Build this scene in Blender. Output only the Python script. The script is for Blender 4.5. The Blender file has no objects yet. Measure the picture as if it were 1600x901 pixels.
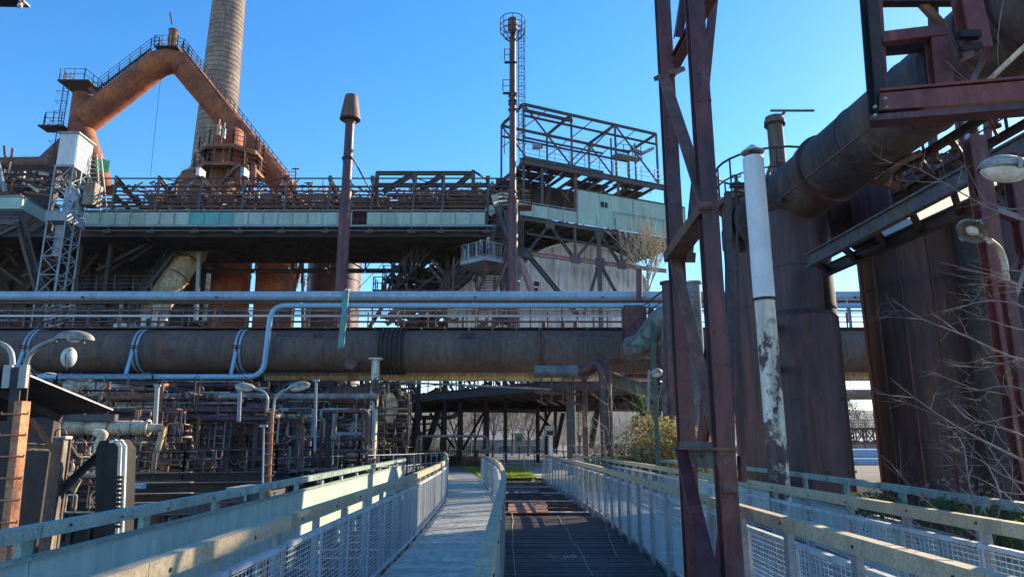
import bpy, math, random
from mathutils import Vector, Matrix, noise
random.seed(7)
sc = bpy.context.scene
# ------------------------------------------------------------------ camera
cam_d = bpy.data.cameras.new("camera"); cam = bpy.data.objects.new("camera", cam_d)
sc.collection.objects.link(cam); sc.camera = cam
TH = math.radians(12.53); F = 1080.0
cam.location = (0, 0, 1.65); cam.rotation_euler = (math.pi/2 + TH, 0, 0)
cam_d.sensor_width = 36; cam_d.lens = 36*F/1600; cam_d.clip_start = 0.05; cam_d.clip_end = 9000
# ------------------------------------------------------------------ world and sun
SUN_AZ = math.radians(50); SUN_EL = math.radians(26)
w = bpy.data.worlds.new("World"); sc.world = w; w.use_nodes = True
nt = w.node_tree; bg = nt.nodes["Background"]
sky = nt.nodes.new("ShaderNodeTexSky"); sky.sky_type = 'NISHITA'; sky.sun_disc = False
sky.sun_elevation = SUN_EL; sky.sun_rotation = SUN_AZ
sky.altitude = 0; sky.air_density = 1.0; sky.dust_density = 0.1; sky.ozone_density = 3.0
hs = nt.nodes.new("ShaderNodeHueSaturation"); hs.inputs['Saturation'].default_value = 1.31; hs.inputs['Hue'].default_value = .502
nt.links.new(sky.outputs[0], hs.inputs['Color']); nt.links.new(hs.outputs[0], bg.inputs[0])
bg.inputs[1].default_value = 0.14
sd = bpy.data.lights.new("sun", 'SUN'); sd.energy = 5.0; sd.angle = math.radians(0.5); sd.color = (1, .83, .58)
sun = bpy.data.objects.new("sun", sd); sc.collection.objects.link(sun)
sdir = Vector((math.sin(SUN_AZ)*math.cos(SUN_EL), math.cos(SUN_AZ)*math.cos(SUN_EL), math.sin(SUN_EL)))
sun.rotation_euler = sdir.to_track_quat('Z', 'Y').to_euler()
sc.view_settings.view_transform = 'Standard'; sc.view_settings.look = 'None'
sc.view_settings.exposure = 1.08; sc.view_settings.gamma = 1
sc.cycles.max_bounces = 6; sc.cycles.volume_bounces = 0; sc.cycles.use_denoising = True
# ------------------------------------------------------------------ picture point -> place
CAM = Vector((0, 0, 1.65)); c_, s_ = math.cos(TH), math.sin(TH)
def ray(x, y):
    u = (x-800)/F; v = (450.5-y)/F
    return Vector((u, c_-v*s_, s_+v*c_))
def P(x, y, Y): r = ray(x, y); return CAM + r*(Y/r.y)
def PX(x, y, X): r = ray(x, y); return CAM + r*(X/r.x)
def PZ(x, y, z): r = ray(x, y); return CAM + r*((z-1.65)/r.z)
def PL(x, y, O, n): r = ray(x, y); return CAM + r*((O-CAM).dot(n)/r.dot(n))
V = Vector
# ------------------------------------------------------------------ materials
MAT = {}
def M(name, c1, c2=None, amt=.5, scale=1.5, rough=.7, metal=0., bump=.15, streak=1., fine=.25, c3=None, edge=.055, drip=.16, vary=.07):
    """procedural painted / rusted surface: c1 with patches of c2, small specks of c3"""
    if name in MAT: return MAT[name]
    m = bpy.data.materials.new(name); m.use_nodes = True; t = m.node_tree; N = t.nodes; L = t.links
    b = N["Principled BSDF"]; b.inputs['Roughness'].default_value = rough; b.inputs['Metallic'].default_value = metal
    g = N.new("ShaderNodeNewGeometry"); mp = N.new("ShaderNodeMapping"); mp.inputs['Scale'].default_value = (scale, scale, scale*streak)
    L.new(g.outputs['Position'], mp.inputs['Vector'])
    n1 = N.new("ShaderNodeTexNoise"); n1.inputs['Scale'].default_value = 1; n1.inputs['Detail'].default_value = 8; n1.inputs['Roughness'].default_value = .62
    L.new(mp.outputs[0], n1.inputs['Vector'])
    r1 = N.new("ShaderNodeValToRGB"); e = r1.color_ramp.elements
    mid = 1-amt; mid = .3+.4*mid
    e[0].position = mid-edge; e[1].position = mid+edge
    c2 = c2 or tuple(x*.7 for x in c1)
    e[0].color = (*c1, 1); e[1].color = (*c2, 1)
    L.new(n1.outputs['Fac'], r1.inputs['Fac'])
    n2 = N.new("ShaderNodeTexNoise"); n2.inputs['Scale'].default_value = 9; n2.inputs['Detail'].default_value = 6; n2.inputs['Roughness'].default_value = .7
    L.new(mp.outputs[0], n2.inputs['Vector'])
    mr = N.new("ShaderNodeMapRange"); mr.inputs[1].default_value = .3; mr.inputs[2].default_value = .7
    mr.inputs[1].default_value = .36; mr.inputs[2].default_value = .64
    mr.inputs[3].default_value = 1-fine*1.25; mr.inputs[4].default_value = 1+fine*1.25
    L.new(n2.outputs['Fac'], mr.inputs['Value'])
    # run-off streaks and a slight difference from piece to piece
    md = N.new("ShaderNodeMapping"); md.inputs['Scale'].default_value = (7, 7, .45); L.new(g.outputs['Position'], md.inputs['Vector'])
    n4 = N.new("ShaderNodeTexNoise"); n4.inputs['Scale'].default_value = 1; n4.inputs['Detail'].default_value = 5; L.new(md.outputs[0], n4.inputs['Vector'])
    m4 = N.new("ShaderNodeMapRange"); m4.inputs[1].default_value = .35; m4.inputs[2].default_value = .6; m4.inputs[3].default_value = 1-drip*1.6; m4.inputs[4].default_value = 1+drip*.4
    L.new(n4.outputs['Fac'], m4.inputs['Value'])
    oi = N.new("ShaderNodeObjectInfo"); m5 = N.new("ShaderNodeMapRange"); m5.inputs[3].default_value = 1-vary; m5.inputs[4].default_value = 1+vary; L.new(oi.outputs['Random'], m5.inputs['Value'])
    p1 = N.new("ShaderNodeMath"); p1.operation = 'MULTIPLY'; L.new(mr.outputs[0], p1.inputs[0]); L.new(m4.outputs[0], p1.inputs[1])
    p2 = N.new("ShaderNodeMath"); p2.operation = 'MULTIPLY'; L.new(p1.outputs[0], p2.inputs[0]); L.new(m5.outputs[0], p2.inputs[1])
    mx = N.new("ShaderNodeVectorMath"); mx.operation = 'SCALE'
    L.new(r1.outputs[0], mx.inputs[0]); L.new(p2.outputs[0], mx.inputs['Scale'])
    out = mx.outputs[0]
    if c3:
        n3 = N.new("ShaderNodeTexNoise"); n3.inputs['Scale'].default_value = 3.1; n3.inputs['Detail'].default_value = 10; n3.inputs['Roughness'].default_value = .75
        L.new(mp.outputs[0], n3.inputs['Vector'])
        r3 = N.new("ShaderNodeValToRGB"); r3.color_ramp.elements[0].position = .56; r3.color_ramp.elements[1].position = .64
        L.new(n3.outputs['Fac'], r3.inputs['Fac'])
        mc = N.new("ShaderNodeMix"); mc.data_type = 'RGBA'
        L.new(r3.outputs[0], mc.inputs['Factor']); L.new(out, mc.inputs['A']); mc.inputs['B'].default_value = (*c3, 1)
        out = mc.outputs['Result']
    L.new(out, b.inputs['Base Color'])
    if bump:
        bp = N.new("ShaderNodeBump"); bp.inputs['Strength'].default_value = bump; bp.inputs['Distance'].default_value = .02
        L.new(n2.outputs['Fac'], bp.inputs['Height']); L.new(bp.outputs[0], b.inputs['Normal'])
    MAT[name] = m; return m
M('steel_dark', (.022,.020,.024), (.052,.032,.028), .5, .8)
M('steel_brown', (.115,.066,.052), (.17,.080,.055), .5, 1.2)
M('steel_blue', (.075,.078,.09), (.11,.082,.075), .4, .9)
M('rust_purple', (.125,.034,.036), (.062,.026,.036), .5, 1.4, rough=.5, streak=.4, c3=(.11,.075,.075))
M('rust_red', (.19,.045,.040), (.11,.034,.036), .45, 1.5, rough=.55, streak=.4, c3=(.22,.11,.085))
M('rust_tank', (.095,.036,.034), (.042,.024,.032), .5, 1.0, rough=.6, streak=.12, c3=(.135,.040,.032), fine=.35, edge=.12)
M('rust_tank_red', (.15,.050,.040), (.050,.030,.034), .5, .9, rough=.55, streak=.1, fine=.3)
M('rust_orange', (.40,.12,.035), (.17,.048,.032), .5, .5, rough=.8, fine=.2, edge=.12)
M('rust_warm', (.26,.11,.06), (.16,.06,.04), .45, .8, rough=.8)
M('lamp_rust', (.56,.24,.12), (.42,.15,.07), .4, 3, rough=.8, c3=(.5,.38,.25))
M('pipe_brown', (.135,.094,.078), (.095,.070,.064), .5, .5, rough=.8, streak=.35, fine=.16, c3=(.17,.078,.05))
M('main_soot', (.090,.062,.056), (.045,.036,.042), .5, .9, rough=.75, streak=.3, fine=.25, c3=(.13,.06,.045))
M('pipe_blue', (.30,.42,.52), (.26,.36,.45), .4, .8, rough=.35, fine=.1, c3=(.30,.24,.2), drip=.07)
M('pipe_blue_clean', (.26,.44,.60), (.24,.40,.55), .4, .8, rough=.35, fine=.06, drip=.07)
M('pipe_grey', (.28,.28,.28), (.18,.165,.16), .5, 1.2, rough=.6, c3=(.24,.12,.07))
M('pipe_khaki', (.26,.24,.19), (.19,.15,.12), .5, .8, rough=.6)
M('pipe_cream', (.60,.50,.34), (.42,.30,.19), .4, 1.2, rough=.6, c3=(.3,.16,.09))
M('pipe_green_grey', (.16,.19,.19), (.13,.12,.11), .5, 1.5, rough=.6, c3=(.2,.10,.06))
M('white_paint', (.74,.73,.70), (.62,.60,.57), .4, 1.5, rough=.5, fine=.08, c3=(.35,.22,.15))
M('white_clean', (.72,.74,.76), (.66,.68,.70), .4, 2, rough=.5, fine=.05, bump=.05, drip=.07)
M('white_flaking', (.66,.61,.50), (.10,.055,.05), .36, 1.15, rough=.7, streak=.7, fine=.12, c3=(.33,.25,.20), edge=.012, drip=.25)
M('white_wire', (.55,.57,.58), (.48,.50,.52), .4, 4, rough=.45, fine=.05, bump=0)
M('galvanised', (.35,.36,.37), (.28,.29,.30), .5, 2.5, rough=.5, metal=.2, fine=.12)
M('galv_blue', (.27,.32,.37), (.22,.26,.30), .5, 2, rough=.5, fine=.1)
M('green_panel', (.36,.50,.42), (.31,.44,.37), .5, .9, rough=.6, fine=.08, bump=.04, streak=.3, c3=(.30,.38,.31), drip=.07)
M('teal_panel', (.10,.40,.36), (.09,.35,.33), .5, .6, rough=.6, fine=.06, bump=.04, drip=.07)
M('pale_panel', (.55,.56,.42), (.48,.48,.37), .5, .6, rough=.6, fine=.06, bump=.04)
M('blue_panel', (.46,.57,.49), (.41,.52,.45), .5, .9, rough=.55, fine=.08, bump=.06, streak=.35, c3=(.38,.46,.40), drip=.07)
M('green_rail', (.29,.38,.33), (.23,.29,.25), .45, 5, rough=.6, edge=.12, drip=.12, vary=.1)
M('teal_beam', (.09,.27,.28), (.08,.2,.2), .4, 3, rough=.5)
M('dark_green', (.07,.16,.12), (.05,.10,.08), .5, 3, rough=.6)
M('wood', (.47,.37,.24), (.38,.31,.21), .5, 5, rough=.85, fine=.2, edge=.14, drip=.08, vary=.12)
M('deck_metal', (.64,.61,.55), (.54,.52,.47), .5, 1.2, rough=.55, fine=.14, c3=(.36,.34,.30), vary=.16)
M('deck_dark', (.050,.042,.044), (.028,.025,.030), .5, 1.5, rough=.6, fine=.3, c3=(.10,.075,.065), vary=.3)
M('concrete', (.34,.32,.29), (.25,.23,.20), .5, .7, rough=.9)
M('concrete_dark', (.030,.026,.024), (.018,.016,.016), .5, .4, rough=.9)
M('corrugated', (.86,.87,.88), (.74,.70,.68), .35, 1.4, rough=.7, streak=.08, fine=.12, c3=(.16,.075,.06))
M('red_paint', (.34,.10,.10), (.25,.08,.08), .4, 1, rough=.6)
M('pink_steel', (.36,.19,.19), (.25,.13,.14), .4, .8, rough=.7)
M('ground', (.14,.12,.10), (.08,.07,.06), .5, .3, rough=.95)
M('asphalt', (.17,.165,.16), (.13,.125,.12), .5, .4, rough=.9)
M('grass', (.32,.42,.06), (.16,.22,.05), .5, 1.3, rough=.9, c3=(.24,.20,.12))
M('flaking', (.30,.16,.11), (.52,.42,.30), .5, 2.2, rough=.8, c3=(.16,.08,.06))
M('leaf_green', (.055,.115,.025), (.08,.16,.03), .5, 3, rough=.7)
M('leaf_yellow', (.36,.38,.12), (.34,.22,.11), .5, 3, rough=.8)
M('leaf_dry', (.30,.20,.13), (.22,.13,.08), .5, 3, rough=.8)
M('twig', (.26,.21,.20), (.18,.14,.13), .5, 5, rough=.9)
M('twig_pale', (.54,.45,.32), (.42,.34,.24), .5, 5, rough=.9)
M('bark', (.12,.09,.07), (.08,.06,.05), .5, 5, rough=.9)
M('hill', (.030,.038,.034), (.045,.042,.036), .5, .012, rough=.95)
M('far_white', (.38,.37,.35), (.30,.29,.28), .5, .2)
M('far_roof', (.15,.14,.14), (.17,.16,.16), .5, .2)
M('far_brick', (.32,.17,.13), (.25,.13,.10), .5, .2)
M('black', (.012,.012,.013), None, .5, 1)
M('lamp_shell', (.34,.33,.29), (.24,.23,.20), .5, 5, rough=.6)
M('lamp_bowl', (.70,.70,.66), (.55,.53,.48), .4, 8, rough=.25, fine=.1)
M('orange_box', (.48,.20,.06), (.38,.15,.05), .5, 3)
M('sign_blue', (.12,.36,.55), (.10,.3,.45), .3, 9)
M('sign_yellow', (.65,.45,.06), None, .3, 9)
M('sign_white', (.75,.76,.75), None, .2, 9)
M('sign_green', (.1,.35,.2), None, .2, 9)
M('helmet', (.72,.74,.38), (.68,.7,.34), .5, 4, rough=.4, fine=.03)
M('jacket', (.05,.10,.18), None, .5, 6, rough=.9)
M('trousers', (.03,.035,.05), None, .5, 6, rough=.9)
M('skin', (.42,.26,.19), None, .2, 6, rough=.6, fine=.03)
M('hivis', (.5,.45,.06), None, .2, 6)
M('net_green', (.10,.50,.16), (.2,.6,.25), .5, 3)
M('rust_plate', (.30,.14,.09), (.22,.09,.06), .5, 1.5, rough=.8)
M('brick_pale', (.32,.235,.175), (.22,.165,.135), .5, .7, rough=.9, fine=.2)
M('brick_band', (.11,.10,.09), None, .5, .7)
# translucent corrugated roof light
def glaz():
    m = bpy.data.materials.new('roof_light'); m.use_nodes = True; b = m.node_tree.nodes["Principled BSDF"]
    b.inputs['Base Color'].default_value = (.78,.80,.72,1); b.inputs['Roughness'].default_value = .5
    b.inputs['Transmission Weight'].default_value = 0.0
    t = m.node_tree; tr = t.nodes.new("ShaderNodeBsdfTranslucent"); tr.inputs[0].default_value = (.8,.82,.75,1)
    mx = t.nodes.new("ShaderNodeMixShader"); mx.inputs[0].default_value = .6
    t.links.new(b.outputs[0], mx.inputs[1]); t.links.new(tr.outputs[0], mx.inputs[2]); t.links.new(mx.outputs[0], t.nodes["Material Output"].inputs[0])
    MAT['roof_light'] = m
glaz()
for nm in ('leaf_green', 'leaf_yellow', 'leaf_dry', 'grass'):   # thin leaves let light through
    t_ = MAT[nm].node_tree; b_ = t_.nodes["Principled BSDF"]; tr_ = t_.nodes.new("ShaderNodeBsdfTranslucent"); mx_ = t_.nodes.new("ShaderNodeMixShader"); mx_.inputs[0].default_value = .45
    t_.links.new(b_.inputs['Base Color'].links[0].from_socket, tr_.inputs[0]); t_.links.new(b_.outputs[0], mx_.inputs[1]); t_.links.new(tr_.outputs[0], mx_.inputs[2]); t_.links.new(mx_.outputs[0], t_.nodes["Material Output"].inputs[0])
# ------------------------------------------------------------------ geometry helpers
COL = sc.collection
def frame(a, b, up=None):
    z = (b-a); L = z.length; z = z/L if L > 1e-9 else V((0,0,1))
    u = up or V((0,0,1))
    if abs(z.dot(u)) > .985: u = V((0,1,0)) if abs(z.y) < .9 else V((1,0,0))
    x = u.cross(z).normalized(); y = z.cross(x)   # y is "height" (towards up)
    return x, y, z, L
class G:
    def __init__(s): s.v = []; s.f = []; s.sm = []
    def face(s, idx, sm=False): s.f.append(idx); s.sm.append(sm)
    def prism(s, prof, a, b, up=None, caps=True):
        x, y, z, L = frame(a, b, up); n = len(s.v); k = len(prof)
        for o in (a, b):
            for p in prof: s.v.append(tuple(o + x*p[0] + y*p[1]))
        for i in range(k):
            j = (i+1) % k; s.face((n+i, n+j, n+k+j, n+k+i))
        if caps: s.face(tuple(n+i for i in range(k))[::-1]); s.face(tuple(n+k+i for i in range(k)))
        return s
    def box(s, a, b, w, h=None, up=None):
        h = h or w; return s.prism([(-w/2,-h/2),(w/2,-h/2),(w/2,h/2),(-w/2,h/2)], V(a), V(b), up)
    def aabb(s, x0, x1, y0, y1, z0, z1):
        n = len(s.v)
        for z in (z0, z1):
            for x, y in ((x0,y0),(x1,y0),(x1,y1),(x0,y1)): s.v.append((x,y,z))
        for f in ((3,2,1,0),(4,5,6,7),(0,1,5,4),(1,2,6,5),(2,3,7,6),(3,0,4,7)): s.face(tuple(n+i for i in f))
        return s
    def quad(s, *ps):
        n = len(s.v); s.v += [tuple(p) for p in ps]; s.face(tuple(range(n, n+len(ps)))); return s
    def tube(s, path, r, k=8, caps=True, smooth=True):
        path = [V(p) for p in path]; m = len(path)
        rs = r if isinstance(r, (list, tuple)) else [r]*m
        tang = []
        for i in range(m):
            d = (path[min(i+1, m-1)]-path[max(i-1, 0)])
            tang.append(d.normalized() if d.length > 1e-9 else V((0,0,1)))
        u = V((0,0,1)) if abs(tang[0].z) < .9 else V((1,0,0))
        x = u.cross(tang[0]).normalized(); n = len(s.v)
        for i in range(m):
            t = tang[i]; x = (x - t*x.dot(t)); x = x.normalized() if x.length > 1e-6 else V((1,0,0)).cross(t).normalized()
            y = t.cross(x); kk = 1.0
            if 0 < i < m-1:
                cosh = (path[i]-path[i-1]).normalized().dot((path[i+1]-path[i]).normalized())
                kk = 1.0
            for j in range(k):
                a = 2*math.pi*j/k; s.v.append(tuple(path[i] + (x*math.cos(a)+y*math.sin(a))*rs[i]*kk))
        for i in range(m-1):
            for j in range(k):
                jj = (j+1) % k; s.face((n+i*k+j, n+i*k+jj, n+(i+1)*k+jj, n+(i+1)*k+j), smooth)
        if caps:
            for i, rev in ((0, True), (m-1, False)):
                if rs[i] < 1e-4: continue
                q = len(s.v); s.v += [s.v[n+i*k+j] for j in range(k)]
                f = tuple(q+j for j in range(k)); s.face(f[::-1] if rev else f)
        return s
    def lathe(s, base, axis, prof, k=24):
        """sharp profile of (distance along axis, radius)"""
        base = V(base); axis = V(axis).normalized()
        for (d0, r0), (d1, r1) in zip(prof, prof[1:]):
            a = base+axis*d0; b = base+axis*d1
            if abs(d0-d1) < 1e-6: b = a + axis*1e-4
            x, y, z, L = frame(base, base+axis); n = len(s.v)
            for o, r in ((a, r0), (b, r1)):
                for j in range(k):
                    t = 2*math.pi*j/k; s.v.append(tuple(o+(x*math.cos(t)+y*math.sin(t))*r))
            for j in range(k):
                jj = (j+1) % k; s.face((n+j, n+jj, n+k+jj, n+k+j), True)
        return s
    def ring(s, c, axis, r, w, h, k=28):
        """flat band: radius r, width w along axis, height h outwards"""
        axis = V(axis).normalized(); c = V(c)-axis*w/2
        return s.lathe(c, axis, [(0, r-h*.3), (0, r+h), (w, r+h), (w, r-h*.3)], k)
    def make(s, name, mat, parent=None, loc=None):
        me = bpy.data.meshes.new(name)
        o0 = V(parent['_w']) if parent is not None else (V(loc) if loc is not None else V((0,0,0)))
        me.from_pydata([(x-o0.x, y-o0.y, z-o0.z) for x, y, z in s.v], [], s.f)
        me.polygons.foreach_set('use_smooth', s.sm); me.update()
        me.materials.append(MAT[mat] if isinstance(mat, str) else mat)
        o = bpy.data.objects.new(name, me); COL.objects.link(o)
        if parent is not None: o.parent = parent; o['_w'] = list(o0)
        else: o.location = o0; o['_w'] = list(o0)
        return o
def thing(name, label, cat, loc, group=None):
    o = bpy.data.objects.new(name, None); COL.objects.link(o); o.location = loc; o.empty_display_size = .3
    o['_w'] = list(V(loc)); o['label'] = label; o['category'] = cat
    if group: o['group'] = group
    return o
def tag(o, label, cat, group=None):
    o['label'] = label; o['category'] = cat
    if group: o['group'] = group
    return o
def structure(o): o['kind'] = 'structure'; return o
UNIT = {}
def unit(shape, mat):
    key = (shape, mat)
    if key in UNIT: return UNIT[key]
    g = G(); a = V((0,0,0)); b = V((0,0,1)); up = V((0,1,0))
    if shape == 'box': prof = [(-.5,-.5),(.5,-.5),(.5,.5),(-.5,.5)]
    elif shape == 'I':
        f, t = .12, .07; prof = [(-.5,-.5),(.5,-.5),(.5,-.5+f),(t,-.5+f),(t,.5-f),(.5,.5-f),(.5,.5),(-.5,.5),(-.5,.5-f),(-t,.5-f),(-t,-.5+f),(-.5,-.5+f)]
    elif shape == 'U':
        f = .14; prof = [(-.5,-.5),(.5,-.5),(.5,-.5+f),(-.5+f,-.5+f),(-.5+f,.5-f),(.5,.5-f),(.5,.5),(-.5,.5)]
    elif shape == 'L':
        f = .14; prof = [(-.5,-.5),(.5,-.5),(.5,-.5+f),(-.5+f,-.5+f),(-.5+f,.5),(-.5,.5)]
    n = 0
    if shape == 'tube':
        for z in (0, 1):
            for j in range(10): g.v.append((.5*math.cos(2*math.pi*j/10), .5*math.sin(2*math.pi*j/10), z))
        for j in range(10): jj = (j+1) % 10; g.face((j, jj, 10+jj, 10+j), True)
        q = len(g.v); g.v += g.v[:20]; g.face(tuple(q+j for j in range(10))[::-1]); g.face(tuple(q+10+j for j in range(10)))
    else:
        k = len(prof)
        for z in (0, 1): g.v += [(p[0], p[1], z) for p in prof]
        for i in range(k): j = (i+1) % k; g.face((i, j, k+j, k+i))
        g.face(tuple(range(k))[::-1]); g.face(tuple(range(k, 2*k)))
    me = bpy.data.meshes.new(shape+'_section'); me.from_pydata(g.v, [], g.f); me.polygons.foreach_set('use_smooth', g.sm); me.update()
    me.materials.append(MAT[mat]); UNIT[key] = me; return me
def beam(parent, a, b, w, h=None, mat='steel_dark', name='beam', shape='box', up=None):
    """one bar as its own object, sharing its section mesh with all alike bars"""
    h = h or w; a = V(a); b = V(b); x, y, z, L = frame(a, b, up)
    o = bpy.data.objects.new(name, unit(shape, mat)); COL.objects.link(o)
    off = V(parent['_w']) if parent is not None else V((0,0,0))
    o.matrix_basis = Matrix(((x.x*w, y.x*h, z.x*L, a.x-off.x), (x.y*w, y.y*h, z.y*L, a.y-off.y), (x.z*w, y.z*h, z.z*L, a.z-off.z), (0,0,0,1)))
    if parent is not None: o.parent = parent
    return o
def railing(parent, pts, h=1.1, sp=1.3, r=.028, mat='steel_brown', n=2, name='railing', toe=0, k=4):
    g = G(); pts = [V(p) for p in pts]; Z = V((0,0,1))
    for i in range(n):
        zz = h*(i+1)/n; g.tube([p+Z*zz for p in pts], r, k)
    for a, b in zip(pts, pts[1:]):
        m = max(1, round((b-a).length/sp))
        for i in range(m+1): q = a.lerp(b, i/m); g.box(q, q+Z*h, r*2.2)
    if toe:
        for a, b in zip(pts, pts[1:]): g.box(a+Z*toe/2, b+Z*toe/2, .015, toe)
    return g.make(name, mat, parent)
def bend(path, rad, n=5):
    """polyline with rounded corners"""
    path = [V(p) for p in path]; out = [path[0]]
    for i in range(1, len(path)-1):
        a, b, c = path[i-1], path[i], path[i+1]; d0 = (a-b); d1 = (c-b)
        rr = min(rad, d0.length*.48, d1.length*.48); p0 = b+d0.normalized()*rr; p1 = b+d1.normalized()*rr
        for j in range(n+1):
            t = j/n; out.append(p0*(1-t)**2 + b*2*t*(1-t) + p1*t*t)
    out.append(path[-1]); return out
def pipe(parent, path, r, mat, name='pipe', rad=None, k=12, rings=0, ringmat=None, rh=.04, rw=.06):
    pa = bend(path, rad if rad is not None else r*2.5) if len(path) > 2 else [V(p) for p in path]
    g = G().tube(pa, r, k); o = g.make(name, mat, parent)
    if rings:
        for a, b in zip(path, path[1:]):
            a = V(a); b = V(b); d = b-a; m = int(d.length//rings)
            for i in range(1, m+1):
                q = a+d.normalized()*(i*rings-.4*rings); gg = G().ring(q, d, r, rw, rh, k); gg.make('flange' if rw > .05 else 'weld_seam', ringmat or mat, o if parent is not None else o)
    return o
def truss(parent, a, b, hv, n, w, mat='steel_dark', x=False, chord=None, shape='box'):
    """plane truss between a-b (lower chord) and a+hv..b+hv"""
    a = V(a); b = V(b); hv = V(hv); cw = chord or w*1.5
    beam(parent, a, b, cw, cw, mat, 'chord', shape); beam(parent, a+hv, b+hv, cw, cw, mat, 'chord', shape)
    for i in range(n+1):
        q = a.lerp(b, i/n); beam(parent, q, q+hv, w, w, mat, 'post', shape)
        if i < n:
            q2 = a.lerp(b, (i+1)/n)
            if i % 2 == 0 or x: beam(parent, q, q2+hv, w*.8, w*.8, mat, 'brace')
            if i % 2 == 1 or x: beam(parent, q+hv, q2, w*.8, w*.8, mat, 'brace')
def stairs(parent, a, b, wv, n, mat='steel_dark', rail=True, tw=.22):
    a = V(a); b = V(b); wv = V(wv)
    for o in (V((0,0,0)), wv): beam(parent, a+o, b+o, .06, .25, mat, 'stringer')
    for i in range(n):
        q = a.lerp(b, (i+.5)/n); beam(parent, q, q+wv, tw, .04, mat, 'tread')
    if rail:
        for o in (V((0,0,0)), wv): railing(parent, [a+o, b+o], 1.0, 1.5, .025, mat)
Z = V((0,0,1))
# ================================================================== GROUND, FAR LAND
def gz(x, y):
    def ss(t): t = min(1, max(0, t)); return t*t*(3-2*t)
    lo = -4.6; up = -.06
    k = ss((y-27)/6.5) * ss((x+10.5)/3.5)
    far = ss((y-110)/60)
    return lo + (up-lo)*k - far*4*(k if k > 0 else 0) + .05*noise.noise(V((x*.2, y*.2, 0)))
xs = [-2500,-1200,-600,-300,-150,-100,-70] + [-50+i*2 for i in range(60)] + [75,90,120,180,300,600,1200,2500]
ys = [-400,-150,-60,-30] + [-20+i*1.5 for i in range(90)] + [118,124,132,140,150,165,180,220,300,500,900,1600,3000,4500]
g = G(); nx = len(xs)
for y in ys:
    for x in xs: g.v.append((x, y, gz(x, y)))
for j in range(len(ys)-1):
    for i in range(nx-1): g.face((j*nx+i, j*nx+i+1, (j+1)*nx+i+1, (j+1)*nx+i), True)
structure(g.make('ground', 'ground'))
def ridge(name, Y, x0, x1, base, hfun, mat, n=120):
    g = G()
    for i in range(n+1):
        x = x0+(x1-x0)*i/n; h = hfun(x)
        for dy, f in ((-Y*.12, 0), (-Y*.06, .55), (0, 1), (Y*.1, .8)): g.v.append((x, Y+dy, base+h*f + (noise.noise(V((x*.03, dy*.03, 3)))*h*.06 if f else 0)))
    for i in range(n):
        for j in range(3): g.face((i*4+j, (i+1)*4+j, (i+1)*4+j+1, i*4+j+1), True)
    return structure(g.make(name, mat))
ridge('hill', 1500, -1500, 2200, -10, lambda x: 84+9*noise.noise(V((x*.002,0,0)))+3*noise.noise(V((x*.03,0,0)))+3.0*noise.noise(V((x*.12,4,0))), 'hill', 500)
ridge('hill', 850, -900, -5, -10, lambda x: 38+9*noise.noise(V((x*.004,1,0)))+2.5*noise.noise(V((x*.08,0,0))), 'hill', 260)
# ------------------------------------------------------------------ far buildings and industrial yard
def hall(x0, x1, y0, y1, z0, h, wall, roof, label, rz=1.2, win=0):
    cx = (x0+x1)/2; t = thing('industrial_hall', label, 'building', (cx, y0, z0), 'low halls beyond the viaduct')
    G().aabb(x0, x1, y0, y1, z0, z0+h).make('wall', wall, t)
    g = G(); ym = (y0+y1)/2; e = .4
    g.quad((x0-e,y0-e,z0+h),(x1+e,y0-e,z0+h),(x1+e,ym,z0+h+rz),(x0-e,ym,z0+h+rz)); g.quad((x0-e,ym,z0+h+rz),(x1+e,ym,z0+h+rz),(x1+e,y1+e,z0+h),(x0-e,y1+e,z0+h))
    g.quad((x0-e,y0-e,z0+h),(x0-e,ym,z0+h+rz),(x0-e,y1+e,z0+h)); g.quad((x1+e,y0-e,z0+h),(x1+e,y1+e,z0+h),(x1+e,ym,z0+h+rz)); g.quad((x0-e,y0-e,z0+h-.01),(x0-e,y1+e,z0+h-.01),(x1+e,y1+e,z0+h-.01),(x1+e,y0-e,z0+h-.01))
    g.make('roof', roof, t)
    n = win
    for i in range(n):
        xx = x0+(x1-x0)*(i+.5)/n; fr = G().aabb(xx-.9, xx+.9, y0-.06, y0-.001, z0+h*.35, z0+h*.75).make('window', 'steel_blue', t)
        G().aabb(xx-.75, xx+.75, y0-.09, y0-.062, z0+h*.38, z0+h*.72).make('pane', 'far_roof', fr)
    return t
hall(-22, 3, 112, 132, -2, 4.0, 'far_white', 'far_roof', 'long low grey roofed hall seen under the viaduct deck', 1.6, 9)
hall(-3, 8, 125, 138, -3, 5.2, 'far_white', 'far_roof', 'small white gabled hall right behind the white pipe portal', 2.2, 4)
hall(14, 60, 150, 170, -4, 5, 'far_white', 'far_roof', 'pale flat hall behind the dry bush', 1.0, 14)
hall(75, 140, 190, 215, -5, 7, 'far_brick', 'far_white', 'brick hall with white roof between the two rusty tanks', 1.0, 18)
hall(100, 175, 235, 260, -5, 8.5, 'far_white', 'far_white', 'farther white hall in the gap between the rusty tanks', 1.0, 16)
hall(-60, -24, 140, 160, -3, 7, 'far_brick', 'far_roof', 'brick hall half hidden behind the pipe rack', 2.0, 10)
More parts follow.
